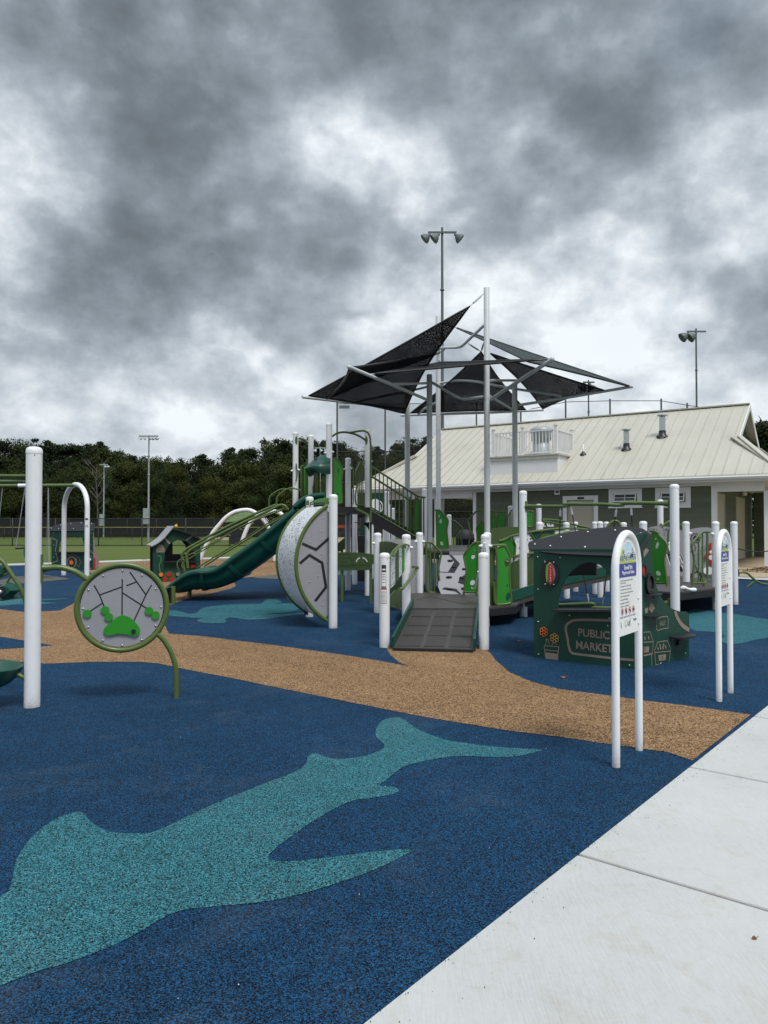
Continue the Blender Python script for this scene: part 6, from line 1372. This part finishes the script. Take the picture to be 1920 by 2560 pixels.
b.build('left_wall', darkg, mk)
M2o = MA.o - MA.n * .95; M2 = Pl(M2o[:2], (M2o + MA.u)[:2])
panel(mk, M2, mp(ZE, [(400, 690), (700, 690), (700, 858), (560, 856), (400, 870)]), blackp, 'rear_wall', .025)
panel(mk, M2, mp(ZE, [(758, 690), (900, 690), (900, 860), (830, 868), (790, 840), (758, 770)]), darkg, 'rear_wall', .025)
# roof sheets
nR = (MA.n * .62 + Vector((0, 0, .78))).normalized(); RA = Pl(MA.at(*ZE(180, 672)), n=nR, up=MA.u)
panel(mk, RA, mp(ZE, [(136, 620), (140, 600), (165, 583), (400, 525), (600, 488), (800, 468), (900, 464), (1000, 466), (1085, 480), (1150, 518), (1140, 560), (1090, 650), (1060, 712), (830, 705), (600, 698), (400, 688), (250, 673), (165, 655), (142, 640)]), charc, 'roof', .02, .02)
nR2 = (MBp.n * .62 + Vector((0, 0, .78))).normalized()
for q_ in mp(ZE, [(193, 613), (322, 627), (411, 553), (609, 637), (633, 512), (858, 498), (1073, 523)]): bolts(mk, RA, [q_], .014, .022, steel, 'roof_bolt')
b = MB(); pp = RA.at(*ZE(400, 560)); 
cnt = panel(mk, MA, mp(ZE, [(378, 1133), (890, 1133), (890, 1150), (378, 1150)]), charc, 'counter', .26, .16)
b = MB(); b.ball(MA.at(*ZE(485, 1185), .02), .012, 8); b.ball(MA.at(*ZE(815, 1210), .02), .012, 8); b.build('counter_bolts', steel, cnt)
# closed drum in oval port
a, c = MA.uv(*ZE(321, 842)); b = MB(); b.prism(MA, oval(a, c, .105, .155, 28), .02, .018, [oval(a, c, .066, .125, 24)]); ovf = b.build('oval_frame', blackp, mk)
b = MB(); b.lathe(MA.xyz(a - .012, c, -.05), [(0, -.12), (.03, -.1), (.06, -.05), (.068, 0), (.06, .05), (.03, .1), (0, .12)], 20); b.build('turning_drum', whiteprint, ovf)
b = MB(); b.prism(MA, [(a + .008 + .026 * math.cos(t) * 1.2, c - .004 + .112 * math.sin(t)) for t in [i * math.pi / 12 for i in range(24)]], .012, .026); rdm = b.build('closed_mark', red, ovf)
t_ = MB()
for i, ch in enumerate('CLOSED'): t_.text(MA, ch, a + .012, c + .078 - i * .031, .019, .016, .029)
t_.build('closed_lettering', whiteprint, rdm)
b = MB(); b.prism(MA, [(a - .036 + .014 * math.cos(t), c - .0 + .1 * math.sin(t)) for t in [i * math.pi / 8 for i in range(16)]], .004, .024); b.build('green_glass', lime, ovf)
bolts(ovf, MA, mp(ZE, [(280, 747), (352, 749), (282, 930), (354, 934)]), .009, .02)
bolts(mk, MA, mp(ZE, [(214, 705), (216, 972), (219, 1241), (220, 1512), (795, 1275), (975, 1603), (400, 710)]), .009, .002, name='wall_bolts')
# PUBLIC MARKET sign
sgn = strokes(walls, MA, [mp(ZE, [(1010, 1245), (840, 1232), (560, 1226), (480, 1245), (447, 1290), (462, 1380), (475, 1460), (500, 1500), (560, 1512), (840, 1545), (1010, 1560)])], .026, taupe, 'market_border', .004, k=4)
t_ = MB(); aa, bb = MA.uv(*ZE(730, 1335)); a0_, b0_ = MA.uv(*ZE(518, 1325)); a1_, _ = MA.uv(*ZE(938, 1360)); 
t_.text(MA, 'PUBLIC', (a0_ + a1_) / 2 - .06, MA.uv(*ZE(672, 1338))[1] - .004, .088, .355, .005, .02, rot=-.015); t_.build('market_lettering', taupe, walls); t_ = MB()
t_.text(MA, 'MARKET', (a0_ + a1_) / 2 - .055, MA.uv(*ZE(665, 1443))[1] - .006, .088, .415, .005, .02, rot=-.02); t_.build('market_lettering', taupe, walls)
# flower pot
strokes(walls, MA, [mp(ZE, q) for q in ([(266, 1440), (390, 1450), (383, 1500), (380, 1560), (280, 1550), (268, 1440)], [(275, 1475), (387, 1487)], [(280, 1440), (285, 1385), (300, 1390), (310, 1430)], [(330, 1440), (345, 1410), (375, 1432)])], .009, taupe, 'flower_pot_drawing')
panel(walls, MA, mp(ZE, [(276, 1495), (384, 1510), (380, 1555), (282, 1545)]), taupe, 'pot_base_drawing', .002, .004)
for (x, y, m_) in ((268, 1325, orange), (357, 1377, yellow)):
    b = MB(); a, c = MA.uv(*ZE(x, y)); r_ = .033
    fo = thing_f = None
    for i in range(6):
        t = i * math.pi / 3 + .5; pa_, pb_ = a + r_ * math.cos(t), c + r_ * math.sin(t)
        b.tube([MA.xyz(pa_ + .019 * math.cos(k * math.pi / 5), pb_ + .019 * math.sin(k * math.pi / 5), .012) for k in range(10)], .0035, 6, True)
    f_o = b.build('flower_spinner', m_, mk)
    b = MB()
    for i in range(6): t = i * math.pi / 3 + .5; b.prism(MA, oval(a + r_ * math.cos(t), c + r_ * math.sin(t), .017, .017, 12), .004, .0085 + .0002 * i)
    b.ball(MA.xyz(a, c, .012), .010, 8); b.build('flower_petals', blackp, f_o)
# side wall pictures: gems, SALE!, produce boxes, shelves, port
b = MB(); a, c = MBp.uv(*ZE(1134, 925)); b.prism(MBp, oval(a, c, .085, .115, 28), .03, .03, [oval(a, c, .056, .085, 24)]); po_ = b.build('round_port', blackp, mk)
b = MB(); b.prism(MBp, oval(a, c, .057, .086, 24), .004, .004); b.build('port_glass', glass, po_)
a, c = MBp.uv(*ZE(1085, 818)); b = MB(); b.prism(MBp, oval(a, c, .05, .07, 20), .02, .02, [oval(a, c, .035, .052, 20)]); po2 = b.build('red_port', blackp, mk)
b = MB(); b.prism(MBp, oval(a, c, .036, .053, 20), .004, .01); b.build('red_lens', red, po2)
for (x0, x1, y) in ((1088, 1216, 1018), (1088, 1216, 1190)):
    a0_, zz0 = MBp.uv(*ZE(x0, y)); a1_, _ = MBp.uv(*ZE(x1, y)); b = MB(); n = 12
    pts = [MBp.xyz(a0_ + (a1_ - a0_) * .5 * (1 - math.cos(t)), zz0, .10 * math.sin(t)) for t in [i * math.pi / n for i in range(n + 1)]]; b.add(pts + [p - Vector((0, 0, .012)) for p in pts], [tuple(range(n + 1)), tuple(range(n + 1, 2 * n + 2))[::-1]] + [(i, i + 1, n + 2 + i, n + 1 + i) for i in range(n)]); sh = b.build('half_round_shelf', charc, mk)
    b = MB(); b.box(MBp.at(*ZE(1148, y + 16), .04), (.02, .02, .03)); b.build('shelf_bracket', blackp, sh)
a0_, zz0 = MBp.uv(*ZE(1320, 1362)); b = MB(); n = 20; cc = MBp.xyz(a0_ + .165, zz0, .03)
pts = [cc + MBp.u * .21 * math.cos(t) + MBp.n * .14 * math.sin(t) for t in [2 * math.pi * i / n for i in range(n)]]; b.add(pts + [p - Vector((0, 0, .016)) for p in pts], [tuple(range(n)), tuple(range(n, 2 * n))[::-1]] + [(i, (i + 1) % n, n + (i + 1) % n, n + i) for i in range(n)]); sh = b.build('round_seat', charc, mk)
b = MB(); b.bar(cc - Vector((0, 0, .02)) , MBp.xyz(a0_ + .12, zz0 - .11, .01), .03, .02); b.box(MBp.xyz(a0_ + .14, zz0 - .06, .02), (.02, .02, .10)); b.build('seat_bracket', blackp, sh)
for q in ([(1107, 1130), (1128, 1125), (1125, 1160), (1108, 1178), (1097, 1150)], [(1142, 1088), (1168, 1094), (1182, 1128), (1156, 1170), (1133, 1140)]): panel(w2_, MBp, mp(ZE, q), taupe, 'gem_picture', .002, .004)
strokes(w2_, MBp, [mp(ZE, q) for q in ([(1195, 1222), (1238, 1202), (1285, 1198), (1293, 1215), (1293, 1295), (1250, 1300), (1205, 1315), (1196, 1300), (1195, 1222)], [(1088, 1330), (1143, 1325), (1170, 1410), (1160, 1505), (1088, 1520)], [(1088, 1412), (1168, 1408)], [(1155, 1512), (1158, 1612)],
    [(1180, 1480), (1203, 1412), (1285, 1398), (1312, 1462), (1300, 1590), (1190, 1598), (1180, 1480)], [(1180, 1498), (1310, 1485)], [(1090, 1525), (1165, 1508)])], .010, taupe, 'market_drawing')
strokes(w2_, MBp, [mp(ZE, [(1350, 1150), (1370, 1210), (1410, 1270), (1468, 1312)])], .05, taupe, 'taupe_curve', .004, k=4)
panel(w2_, MBp, mp(ZE, [(1090, 1450), (1135, 1448), (1132, 1495), (1090, 1498)]), taupe, 'box_label', .002, .004); panel(w2_, MBp, mp(ZE, [(1213, 1520), (1275, 1510), (1270, 1560), (1215, 1568)]), taupe, 'box_label', .002, .004)
panel(w2_, MBp, mp(ZE, [(1085, 660), (1110, 630), (1135, 650), (1090, 712)]), taupe, 'taupe_band', .002, .004)
t_ = MB(); t_.text(MBp, 'SALE!', *MBp.uv(*ZE(1245, 1255)), .05, .115, .005, .01, rot=.06); t_.build('sale_lettering', taupe, w2_)
t_ = MB(); t_.text(MBp, '7', *MBp.uv(*ZE(1100, 1472)), .045, .03, .006, .01); t_.text(MBp, '5', *MBp.uv(*ZE(1243, 1540)), .042, .028, .006, .01); t_.build('price_numbers', inkm, w2_)
b = MB()
for (x, y) in ((1100, 1380), (1130, 1375), (1208, 1465), (1230, 1462), (1250, 1458), (1272, 1452), (1225, 1440), (1255, 1435)): b.prism(MBp, oval(*MBp.uv(*ZE(x, y)), .012, .02, 10, .4), .002, .0042)
b.build('produce_picture', taupe, w2_)
bolts(mk, MBp, mp(ZE, [(1437, 1503), (1232, 1588)]), .009, .002, name='wall_bolts')

# ---------------------------------------------------------------- rules signs
def rules_sign(label, A, Bp, H):
    A = Vector((A.x, A.y, 0)); Bp = Vector((Bp.x, Bp.y, 0)); pl = Pl(A[:2], Bp[:2]); Wd = (Bp - A).length
    t = thing('rules_sign', label, 'sign', (A + Bp) / 2, 'playground rules signs')
    rr_ = Wd / 2; r_ = .0245; zc = H - rr_ * 1.12 - r_
    pts = [pl.xyz(0, 0), pl.xyz(0, zc * .5), pl.xyz(0, zc)] + [pl.xyz(rr_ - rr_ * math.cos(a), zc + rr_ * 1.12 * math.sin(a)) for a in [i * math.pi / 20 for i in range(1, 20)]] + [pl.xyz(Wd, zc), pl.xyz(Wd, zc * .5), pl.xyz(Wd, 0)]
    MB().tube(pts, r_, 16).build('arched_frame', white, t)
    L, Rg, bt_ = .018, Wd - .018, .80
    def arch(inset, b0, zc2=None, n=16):
        k = rr_ - inset; return [(rr_ - k, b0), (rr_ + k, b0), (rr_ + k, zc)] + [(rr_ + k * math.cos(a), zc + k * 1.08 * math.sin(a)) for a in [i * math.pi / n for i in range(1, n)]] + [(rr_ - k, zc)]
    bd = MB().prism(pl, arch(.018, bt_), .012, .006).build('sign_board', signw, t)
    # print: sky, hills, band
    k = rr_ - .058; x0, x1 = rr_ - k, rr_ + k; zb_ = zc + .052; z0p = zb_ - .088
    top = [(rr_ + k * math.cos(a), zc - .005 + k * 1.22 * math.sin(a)) for a in [i * math.pi / 24 for i in range(25)]]
    top = [p for p in top if p[1] > zb_ + .004]
    MB().prism(pl, [(x1, z0p + .088)] + top + [(x0, z0p + .088)], .001, .0075).build('green_picture', yelprint, bd)
    zs_ = zc + .135
    MB().prism(pl, [p for p in top if p[1] > zs_] + [(rr_ - k * .55, zs_ - .004), (rr_ - k * .2, zs_ - .03), (rr_, zs_ - .036), (rr_ + k * .25, zs_ - .024), (rr_ + k * .6, zs_ - .002)], .001, .0082).build('sky_picture', skyprint, bd)
    MB().prism(pl, [(x0 + .006, zb_ + .02), (x1 - .006, zb_ + .02), (x1 - .012, zs_ - .03), (rr_ + k * .6, zs_ - .006), (rr_ + k * .25, zs_ - .034), (rr_, zs_ - .05), (rr_ - k * .3, zs_ - .036), (rr_ - k * .55, zs_ - .01), (x0 + .012, zs_ - .04)], .001, .0079).build('hill_picture', greenprint, bd)
    MB().prism(pl, [(x0, z0p), (x1, z0p), (x1, zb_), (x0, zb_)], .001, .0078).build('blue_band', blueband, bd)
    wt = MB(); wi = MB(); cs = [(-.098, -.010, .058), (-.060, .004, .044), (-.032, -.010, .046), (-.003, .010, .052), (.030, -.005, .044), (.062, .010, .052), (.096, -.003, .05)]
    sc2 = k / .150
    for ch, (dx, dz, hh) in zip('WELCOME', cs):
        wt.text(pl, ch, rr_ + dx * sc2, zb_ + .040 + dz, hh * 1.0, (.054 if ch in 'WM' else .037) * sc2, .0088, .09, rot=.1 * (1 if dz > 0 else -1))
    wt.build('welcome_outline', whiteprint, bd)
    for ch, (dx, dz, hh) in zip('WELCOME', cs): wi.text(pl, ch, rr_ + dx * sc2, zb_ + .040 + dz, hh * .76, (.042 if ch in 'WM' else .025) * sc2, .0096, .02, rot=.1 * (1 if dz > 0 else -1))
    wi.text(pl, '!', rr_ + .120 * sc2, zb_ + .045, .038, .007, .0096)
    wi.build('welcome_lettering', inkb, bd)
    for (dx, dz) in ((-.075, .0), (.075, .01)):
        b = MB(); b.prism(pl, oval(rr_ + dx * sc2, zb_ + .083 + dz, .004, .005, 10), .001, .0098); b.prism(pl, oval(rr_ + dx * sc2, zb_ + .072 + dz, .004, .008, 10), .001, .0099); b.build('small_figure', redink, bd)
    h = MB(); h.text(pl, 'Showell Park', rr_, zb_ - .026, .030, .150 * sc2, .009, .02); h.text(pl, 'Playground Rules', rr_, zb_ - .062, .030, .215 * sc2, .009, .02); h.build('heading_lettering', whiteprint, bd)
    lines = ['This area has been designed for children', '5-12 years of age', 'This playground is ADA accessible', 'Adult supervision is recommended', 'Wear proper shoes & clothing at all times', 'Keep area playground clean', 'No personal belongings', 'Use caution on wet surfaces', 'No glass on the playground']
    z_ = z0p - .022; l = MB(); wds = [.235, .10, .20, .205, .245, .17, .14, .165, .165]
    for i, (s_, w1) in enumerate(zip(lines, wds)):
        l.text(pl, s_, x0 + .016 + w1 * sc2 / 2 * .95, z_, .0112, w1 * sc2 * .93, .0078, .014); z_ -= .0145 if i == 0 else .0212
    l.build('rules_lettering', inkm, bd)
    for i in range(4):
        b = MB(); bk2 = MB(); cx_ = x0 + .046 * sc2 + i * .066 * sc2; zc2 = z_ - .012
        b.prism(pl, oval(cx_, zc2, .0215, .0225, 20), .001, .0078, [oval(cx_, zc2, .0185, .0195, 18)]); b.prism(pl, [(cx_ - .0155, zc2 + .014), (cx_ - .013, zc2 + .0165), (cx_ + .0155, zc2 - .014), (cx_ + .013, zc2 - .0165)], .001, .0092)
        b.build('prohibition_ring', redink, bd); bk2.prism(pl, oval(cx_, zc2, .006 + .003 * (i % 2), .013, 10, .5 * i), .001, .0085); bk2.build('prohibition_picture', inkm, bd)
    z_ -= .048; l = MB(); l.text(pl, 'PLEASE HAVE FUN AND PLAY SAFELY!', rr_ - .004, z_, .012, k * 2 * .93, .0078, .006); l.build('motto_lettering', inkb, bd)
    l = MB(); l.text(pl, 'Burke', x1 - .032, z_ - .032, .018, .056, .0078, .03); l.build('maker_lettering', inkb, bd)
    b = MB(); cx_ = rr_ - .012; zq = z_ + .012
    b.stroke(pl, [(p.x, p.y) for p in cat([Vector((cx_ - .015, zq - .035, 0)), Vector((cx_ - .05, zq - .048, 0)), Vector((cx_ - .042, zq - .078, 0)), Vector((cx_ - .01, zq - .062, 0))], 5)], .003, .0078)
    b.stroke(pl, [(p.x, p.y) for p in cat([Vector((cx_ - .01, zq - .075, 0)), Vector((cx_ + .005, zq - .045, 0)), Vector((cx_ + .012, zq - .075, 0)), Vector((cx_ + .03, zq - .042, 0)), Vector((cx_ + .03, zq - .078, 0)), Vector((cx_ + .05, zq - .03, 0)), Vector((cx_ + .046, zq - .08, 0))], 5)], .003, .0081)
    b.stroke(pl, [(x0 + .022, zq - .04), (x0 + .03, zq - .053), (x0 + .02, zq - .062), (x0 + .038, zq - .070), (x0 + .034, zq - .080)], .004, .0078)
    b.build('logo_mark', inkm, bd)
    bb_ = MB()
    for (a, c) in ((rr_, zc + (rr_ - .04) * 1.06), (Wd - .026, zc - .19), (.026, bt_ + .03), (Wd - .026, bt_ + .05), (.026, zc - .19)): bb_.ball(pl.xyz(a, c, .008), .0075, 8)
    bb_.build('board_bolts', steel, bd)
    return t
rules_sign('nearest white arched playground rules sign in front of the market playhouse', G(1540.5, 1917), G(1598, 1875), 1.475)
rules_sign('second white arched playground rules sign further back at the right edge', G(1798, 1753), G(1826.5, 1732), 1.475)

# ---------------------------------------------------------------- shade structure
sh_ = thing('shade_structure', 'tall steel masts with angled arms carrying black triangular shade sails', 'shade structure', (1.9, 17, 0))
MS = {}
for key, px, Y, ytop in (('m1', 1018.5, 17.5, 965), ('m2', 1074, 16.45, 937), ('m3', 1096, 18.6, 791), ('m4', 1218, 15.95, 720), ('m5', 1288, 17.3, 957)):
    z = W(px, ytop, Y).z; MS[key], _ = post(sh_, px, Y, z, 0, .0625, mastw, 'mast', False)
def arm(pts, r=.040): # pts: (zoomx, zoomy, Y)
    P = fillet([W(*ZG(x, y), Y) for x, y, Y in pts], .15, 5); return MB().tube(P, r * .74, 12).build('arm', mastw, sh_)
arm([(255, 728, 13.4), (460, 812, 15.0), (632, 886, 16.45)], .045)
arm([(30, 873, 16.0), (285, 902, 16.9), (524, 930, 17.5)], .045)
arm([(275, 898, 16.9), (440, 865, 16.95), (535, 848, 17.45), (640, 822, 16.45)], .035)
arm([(465, 812, 15.05), (640, 806, 16.45)], .035)
arm([(648, 800, 16.45), (665, 808, 16.4), (797, 886, 16.2), (930, 868, 15.95)], .042)
arm([(688, 808, 18.6), (775, 792, 18.3), (860, 797, 17.9), (1000, 825, 17.6), (1280, 868, 17.6)], .042)
arm([(938, 885, 15.95), (1235, 692, 13.6)], .050)
arm([(1075, 912, 17.3), (1300, 877, 17.0), (1618, 823, 16.4)], .045)
arm([(936, 793, 15.95), (1068, 793, 17.3)], .038)
arm([(930, 866, 15.95), (1046, 935, 17.3)], .038)
arm([(506, 962, 19.8), (620, 957, 19.4), (940, 948, 19.2), (1192, 935, 19.6)], .045)
arm([(590, 955, 19.4), (625, 925, 18.9), (690, 893, 18.6)], .038)
arm([(908, 526, 15.95), (800, 628, 16.6), (775, 634, 16.8), (690, 636, 18.6)], .045)
for (x, y, Y, r_) in ((255, 728, 13.4, .040), (1236, 690, 13.6, .044), (1618, 823, 16.4, .040)):
    b = MB(); b.ball(W(*ZG(x, y), Y), r_, 12); b.build('arm_cap', mastw, sh_)
def sail(cs, sag, mat, n=14, belly=0.0):
    """triangle sail, edges curved inward by sag; cs = corners (zoomx, zoomy, Y)"""
    A, Bq, Cq = [W(*ZG(x, y), Y) for x, y, Y in cs]; ce = (A + Bq + Cq) / 3; vs = []; idx = {}
    for i in range(n + 1):
        for j in range(n + 1 - i):
            a = i / n; c = j / n; e = 1 - a - c; p = A * a + Bq * c + Cq * e
            ed_ = (4 * a * c * sag[0] * (1 - e) ** 2 + 4 * c * e * sag[1] * (1 - a) ** 2 + 4 * a * e * sag[2] * (1 - c) ** 2); p = p + (ce - p) * ed_ + Vector((0, 0, -belly * 27 * a * c * e)); idx[i, j] = len(vs); vs.append(p)
    fs = []
    for i in range(n):
        for j in range(n - i):
            fs.append((idx[i, j], idx[i + 1, j], idx[i, j + 1]))
            if j < n - i - 1: fs.append((idx[i + 1, j], idx[i + 1, j + 1], idx[i, j + 1]))
    s_ = MB().add(vs, fs, True).build('sail', mat, sh_)
    hem = [vs[idx[i, n - i]] for i in range(n + 1)] + [vs[idx[n - 1 - i, 0]] for i in range(n)] + [vs[idx[0, i]] for i in range(1, n)]
    MB().tube(hem, .022, 6, True).build('hem', blackp, s_); return A, Bq, Cq
def cable(a, c): b = MB(); b.tube([a, a.lerp(c, .3)], .010, 6); b.tube([a.lerp(c, .25), a.lerp(c, .8)], .020, 8); b.tube([a.lerp(c, .75), c], .010, 6); b.build('turnbuckle', galv, sh_)
A1, B1, C1 = sail([(838, 435, 15.7), (62, 868, 16.0), (520, 952, 17.5)], (.03, .05, .18), sailA)
cable(A1, W(*ZG(905, 375), 15.88))
A2, B2, C2 = sail([(258, 732, 13.5), (692, 660, 18.3), (150, 882, 16.2)], (.10, .08, .12), sailA)
cable(B2, W(*ZG(722, 640), 18.0))
A3, B3, C3 = sail([(380, 762, 14.3), (1208, 690, 13.8), (692, 706, 18.0)], (.16, .10, .10), sailA)
cable(A3, W(*ZG(345, 768), 14.1)); cable(B3, W(*ZG(1232, 692), 13.7)); cable(C3, W(*ZG(688, 694), 18.5))
A4, B4, C4 = sail([(893, 655, 17.6), (552, 950, 19.3), (1108, 934, 19.3)], (.08, .03, .08), sailA)
cable(A4, W(*ZG(830, 615), 16.4)); cable(A4, W(*ZG(905, 612), 16.02))
A5, B5, C5 = sail([(940, 664, 16.1), (1482, 840, 16.6), (1190, 930, 19.5)], (.04, .14, .16), sailA)
A6, B6, C6 = sail([(775, 540, 18.5), (1612, 822, 16.4), (1120, 702, 14.6)], (.05, .06, .04), sailB)
cable(A6, W(*ZG(700, 515), 18.55)); cable(B6, W(*ZG(1622, 822), 16.4))
for key in MS:
    m0 = MS[key]; b = MB()
    for z_ in ((3.4, 3.9, 4.25) if key != 'm2' else (3.5, 4.2)):
        for s2 in (-.012, .012): b.ball(m0 + Vector((s2 * 2, -.064, z_ + s2)), .010, 6)
    b.build('mast_bolts', galv, sh_)

# ---------------------------------------------------------------- back panels, bins, boards
dpn = thing('drum_panel', 'dark teal play panel with a white wheel, seen through the stair balusters', 'play panel', (W(955, HOR, 21).x, 21, 0))
pl = frontpl(21); panel(dpn, pl, mp(ZJ, [(335, 380), (370, 362), (600, 362), (640, 400), (640, 900), (335, 900)]), darkg, 'panel', .03)
a, c = pl.uv(*ZJ(400, 620)); b = MB(); b.prism(pl, oval(a, c, .16, .26, 24), .02, .03); b.build('wheel', whiteprint, dpn); strokes(dpn, pl, [ov(ZJ, 440, 600, 90, 110, 20)], .03, whiteprint, 'wheel_rim', .02, closed=True)
for x in (345, 630): b = MB(); q = pl.at(*ZJ(x, 800)); b.lathe((q.x, q.y + .06, 0), [(.05, 0), (.05, q.z + .4)], 10); b.build('panel_leg', white, dpn)
def bin_(label, px, Y, z, r_, mat, group=None):
    t = thing('litter_bin', label, 'litter bin', (W(px, HOR, Y).x, Y, 0), group); x = W(px, HOR, Y).x; b = MB(); b.lathe((x, Y, 0), [(r_ * .85, 0), (r_ * .9, .05), (r_, z * .72), (r_ * 1.06, z * .73), (r_ * 1.06, z * .77)], 20); b.build('body', mat, t)
    b = MB(); b.lathe((x, Y, 0), [(r_ * 1.02, z * .77), (r_ * .98, z * .86), (r_ * .8, z * .94), (r_ * .5, z * .99), (0, z)], 20); b.build('domed_lid', mat, t); return t
bin_('dark domed litter bin under the left porch of the building', 1163, 26.5, 1.38, .32, charc)
bk = thing('storage_crate', 'black open crate with a dark green panel beneath the tower deck', 'crate', (W(903, HOR, 20).x, 20, 0))
pl = frontpl(20); panel(bk, pl, mp(ZS, [(440, 822), (600, 822), (600, 1195), (455, 1195)]), blackp, 'body', .5); panel(bk, pl, mp(ZS, [(490, 600), (690, 600), (690, 815), (500, 815), (470, 700)]), darkg, 'panel', .03, -.2)
b = MB(); q = pl.at(*ZS(520, 1195)); b.box((q.x, 20.3, q.z / 2), (.3, .3, q.z)); b.build('stand', blackp, bk)
bb2 = thing('board_barrier', 'pair of rust red boards on posts beyond the tower, above pale ground', 'barrier', (W(870, HOR, 34).x, 34, 0))
pl = frontpl(34); panel(bb2, pl, mp(ZS, [(-60, 325), (335, 325), (335, 372), (-60, 372)]), brickr, 'board', .05); panel(bb2, pl, mp(ZS, [(-60, 600), (490, 600), (490, 665), (-60, 665)]), brickr, 'board', .05)
for x in (-40, 330): b = MB(); q = pl.at(*ZS(x, 325)); b.lathe((q.x, q.y + .05, 0), [(.04, 0), (.04, q.z)], 8); b.build('barrier_post', blackm, bb2)
sheet('pale_infield', [tuple(G(*p)[:2]) for p in [(800, 1322), (925, 1321), (925, 1352), (905, 1385), (800, 1386)]], .002, tanconc)
sheet('field_dirt', [tuple(G(*p)[:2]) for p in [(490, 1341), (600, 1339), (610, 1346), (560, 1350)]], .002, tanconc)
rb2 = thing('ramp_barrier', 'sloping olive side panel of a distant ramp seen between the tower posts', 'play panel', (W(852, HOR, 18).x, 18, 0))
panel(rb2, frontpl(18), mp(ZS, [(10, 1000), (190, 855), (190, 1095), (60, 1160), (10, 1150)]), olivep, 'panel', .02); b = MB(); q = W(855, 1375, 18.05); b.lathe((q.x, 18.05, 0), [(.03, 0), (.03, q.z)], 8); b.build('panel_leg', olive, rb2)
# rope barrier across the porch
rb3 = MB(); p0_, p1_ = W(1840, 1370, 20), W(1925, 1377, 22); rb3.tube([p0_.lerp(p1_, t / 8) - Vector((0, 0, .06 * math.sin(math.pi * t / 8))) for t in range(-6, 12)], .018, 6)
tag(rb3.build('barrier_rope', rope), 'black rope strung in front of the porch doors at the right edge', 'rope')
# fallen leaves
def leaf(label, px, py, s_):
    c_ = G(px, py, .012); b = MB(); a = random.random() * 6; n = 10; pts = []
    for i in range(n): t = 2 * math.pi * i / n; rr_ = s_ * (1 if i % 2 else .55); pts.append(c_ + Vector((rr_ * math.cos(t + a), rr_ * .7 * math.sin(t + a), .010 * math.sin(3 * t))))
    b.add([c_ + Vector((0, 0, .012))] + pts, [(0, 1 + i, 1 + (i + 1) % n) for i in range(n)]); b.tube([c_, c_ + Vector((s_ * 1.4, s_ * .3, .008))], .0015, 4)
    return tag(b.build('fallen_leaf', leafm), label, 'leaf', 'fallen leaves')
leaf('dry brown leaf on blue rubber in front of the market playhouse', 1408, 1693, .040); leaf('dry brown leaf on blue rubber left of the market playhouse', 1296, 1602, .035)
leaf('tiny leaf on the pavement at the far right', 1886, 2347, .012)
# small pale scuffs and crumbs on the rubber surface (loose granules)
random.seed(3); cr_ = MB()
for i in range(45):
    px, py = random.uniform(0, 1900), random.uniform(1560, 2500); q = G(px, py, .008)
    if (q - e0).dot(pr) > -.05: continue
    cr_.ball(q, random.uniform(.001, .0024), 6)
o = cr_.build('loose_granules', whiteprint); o['kind'] = 'stuff'; o['label'] = 'scattered pale crumbs on the blue rubber surface'; o['category'] = 'crumbs'

random.seed(11); eb = MB()
for i in range(420):
    t = random.uniform(-1.0, 9.0); dd_ = abs(random.gauss(0, .035)) * (1 if random.random() < .8 else 3); q = E_(t) + jd * (dd_ - .008) + Vector((0, 0, .0125))
    eb.ball(q, random.uniform(.0010, .0028), 5)
o = eb.build('spilled_granules', pad); o['kind'] = 'stuff'; o['label'] = 'dark rubber crumbs spilled along the edge of the pale pavement'; o['category'] = 'crumbs'
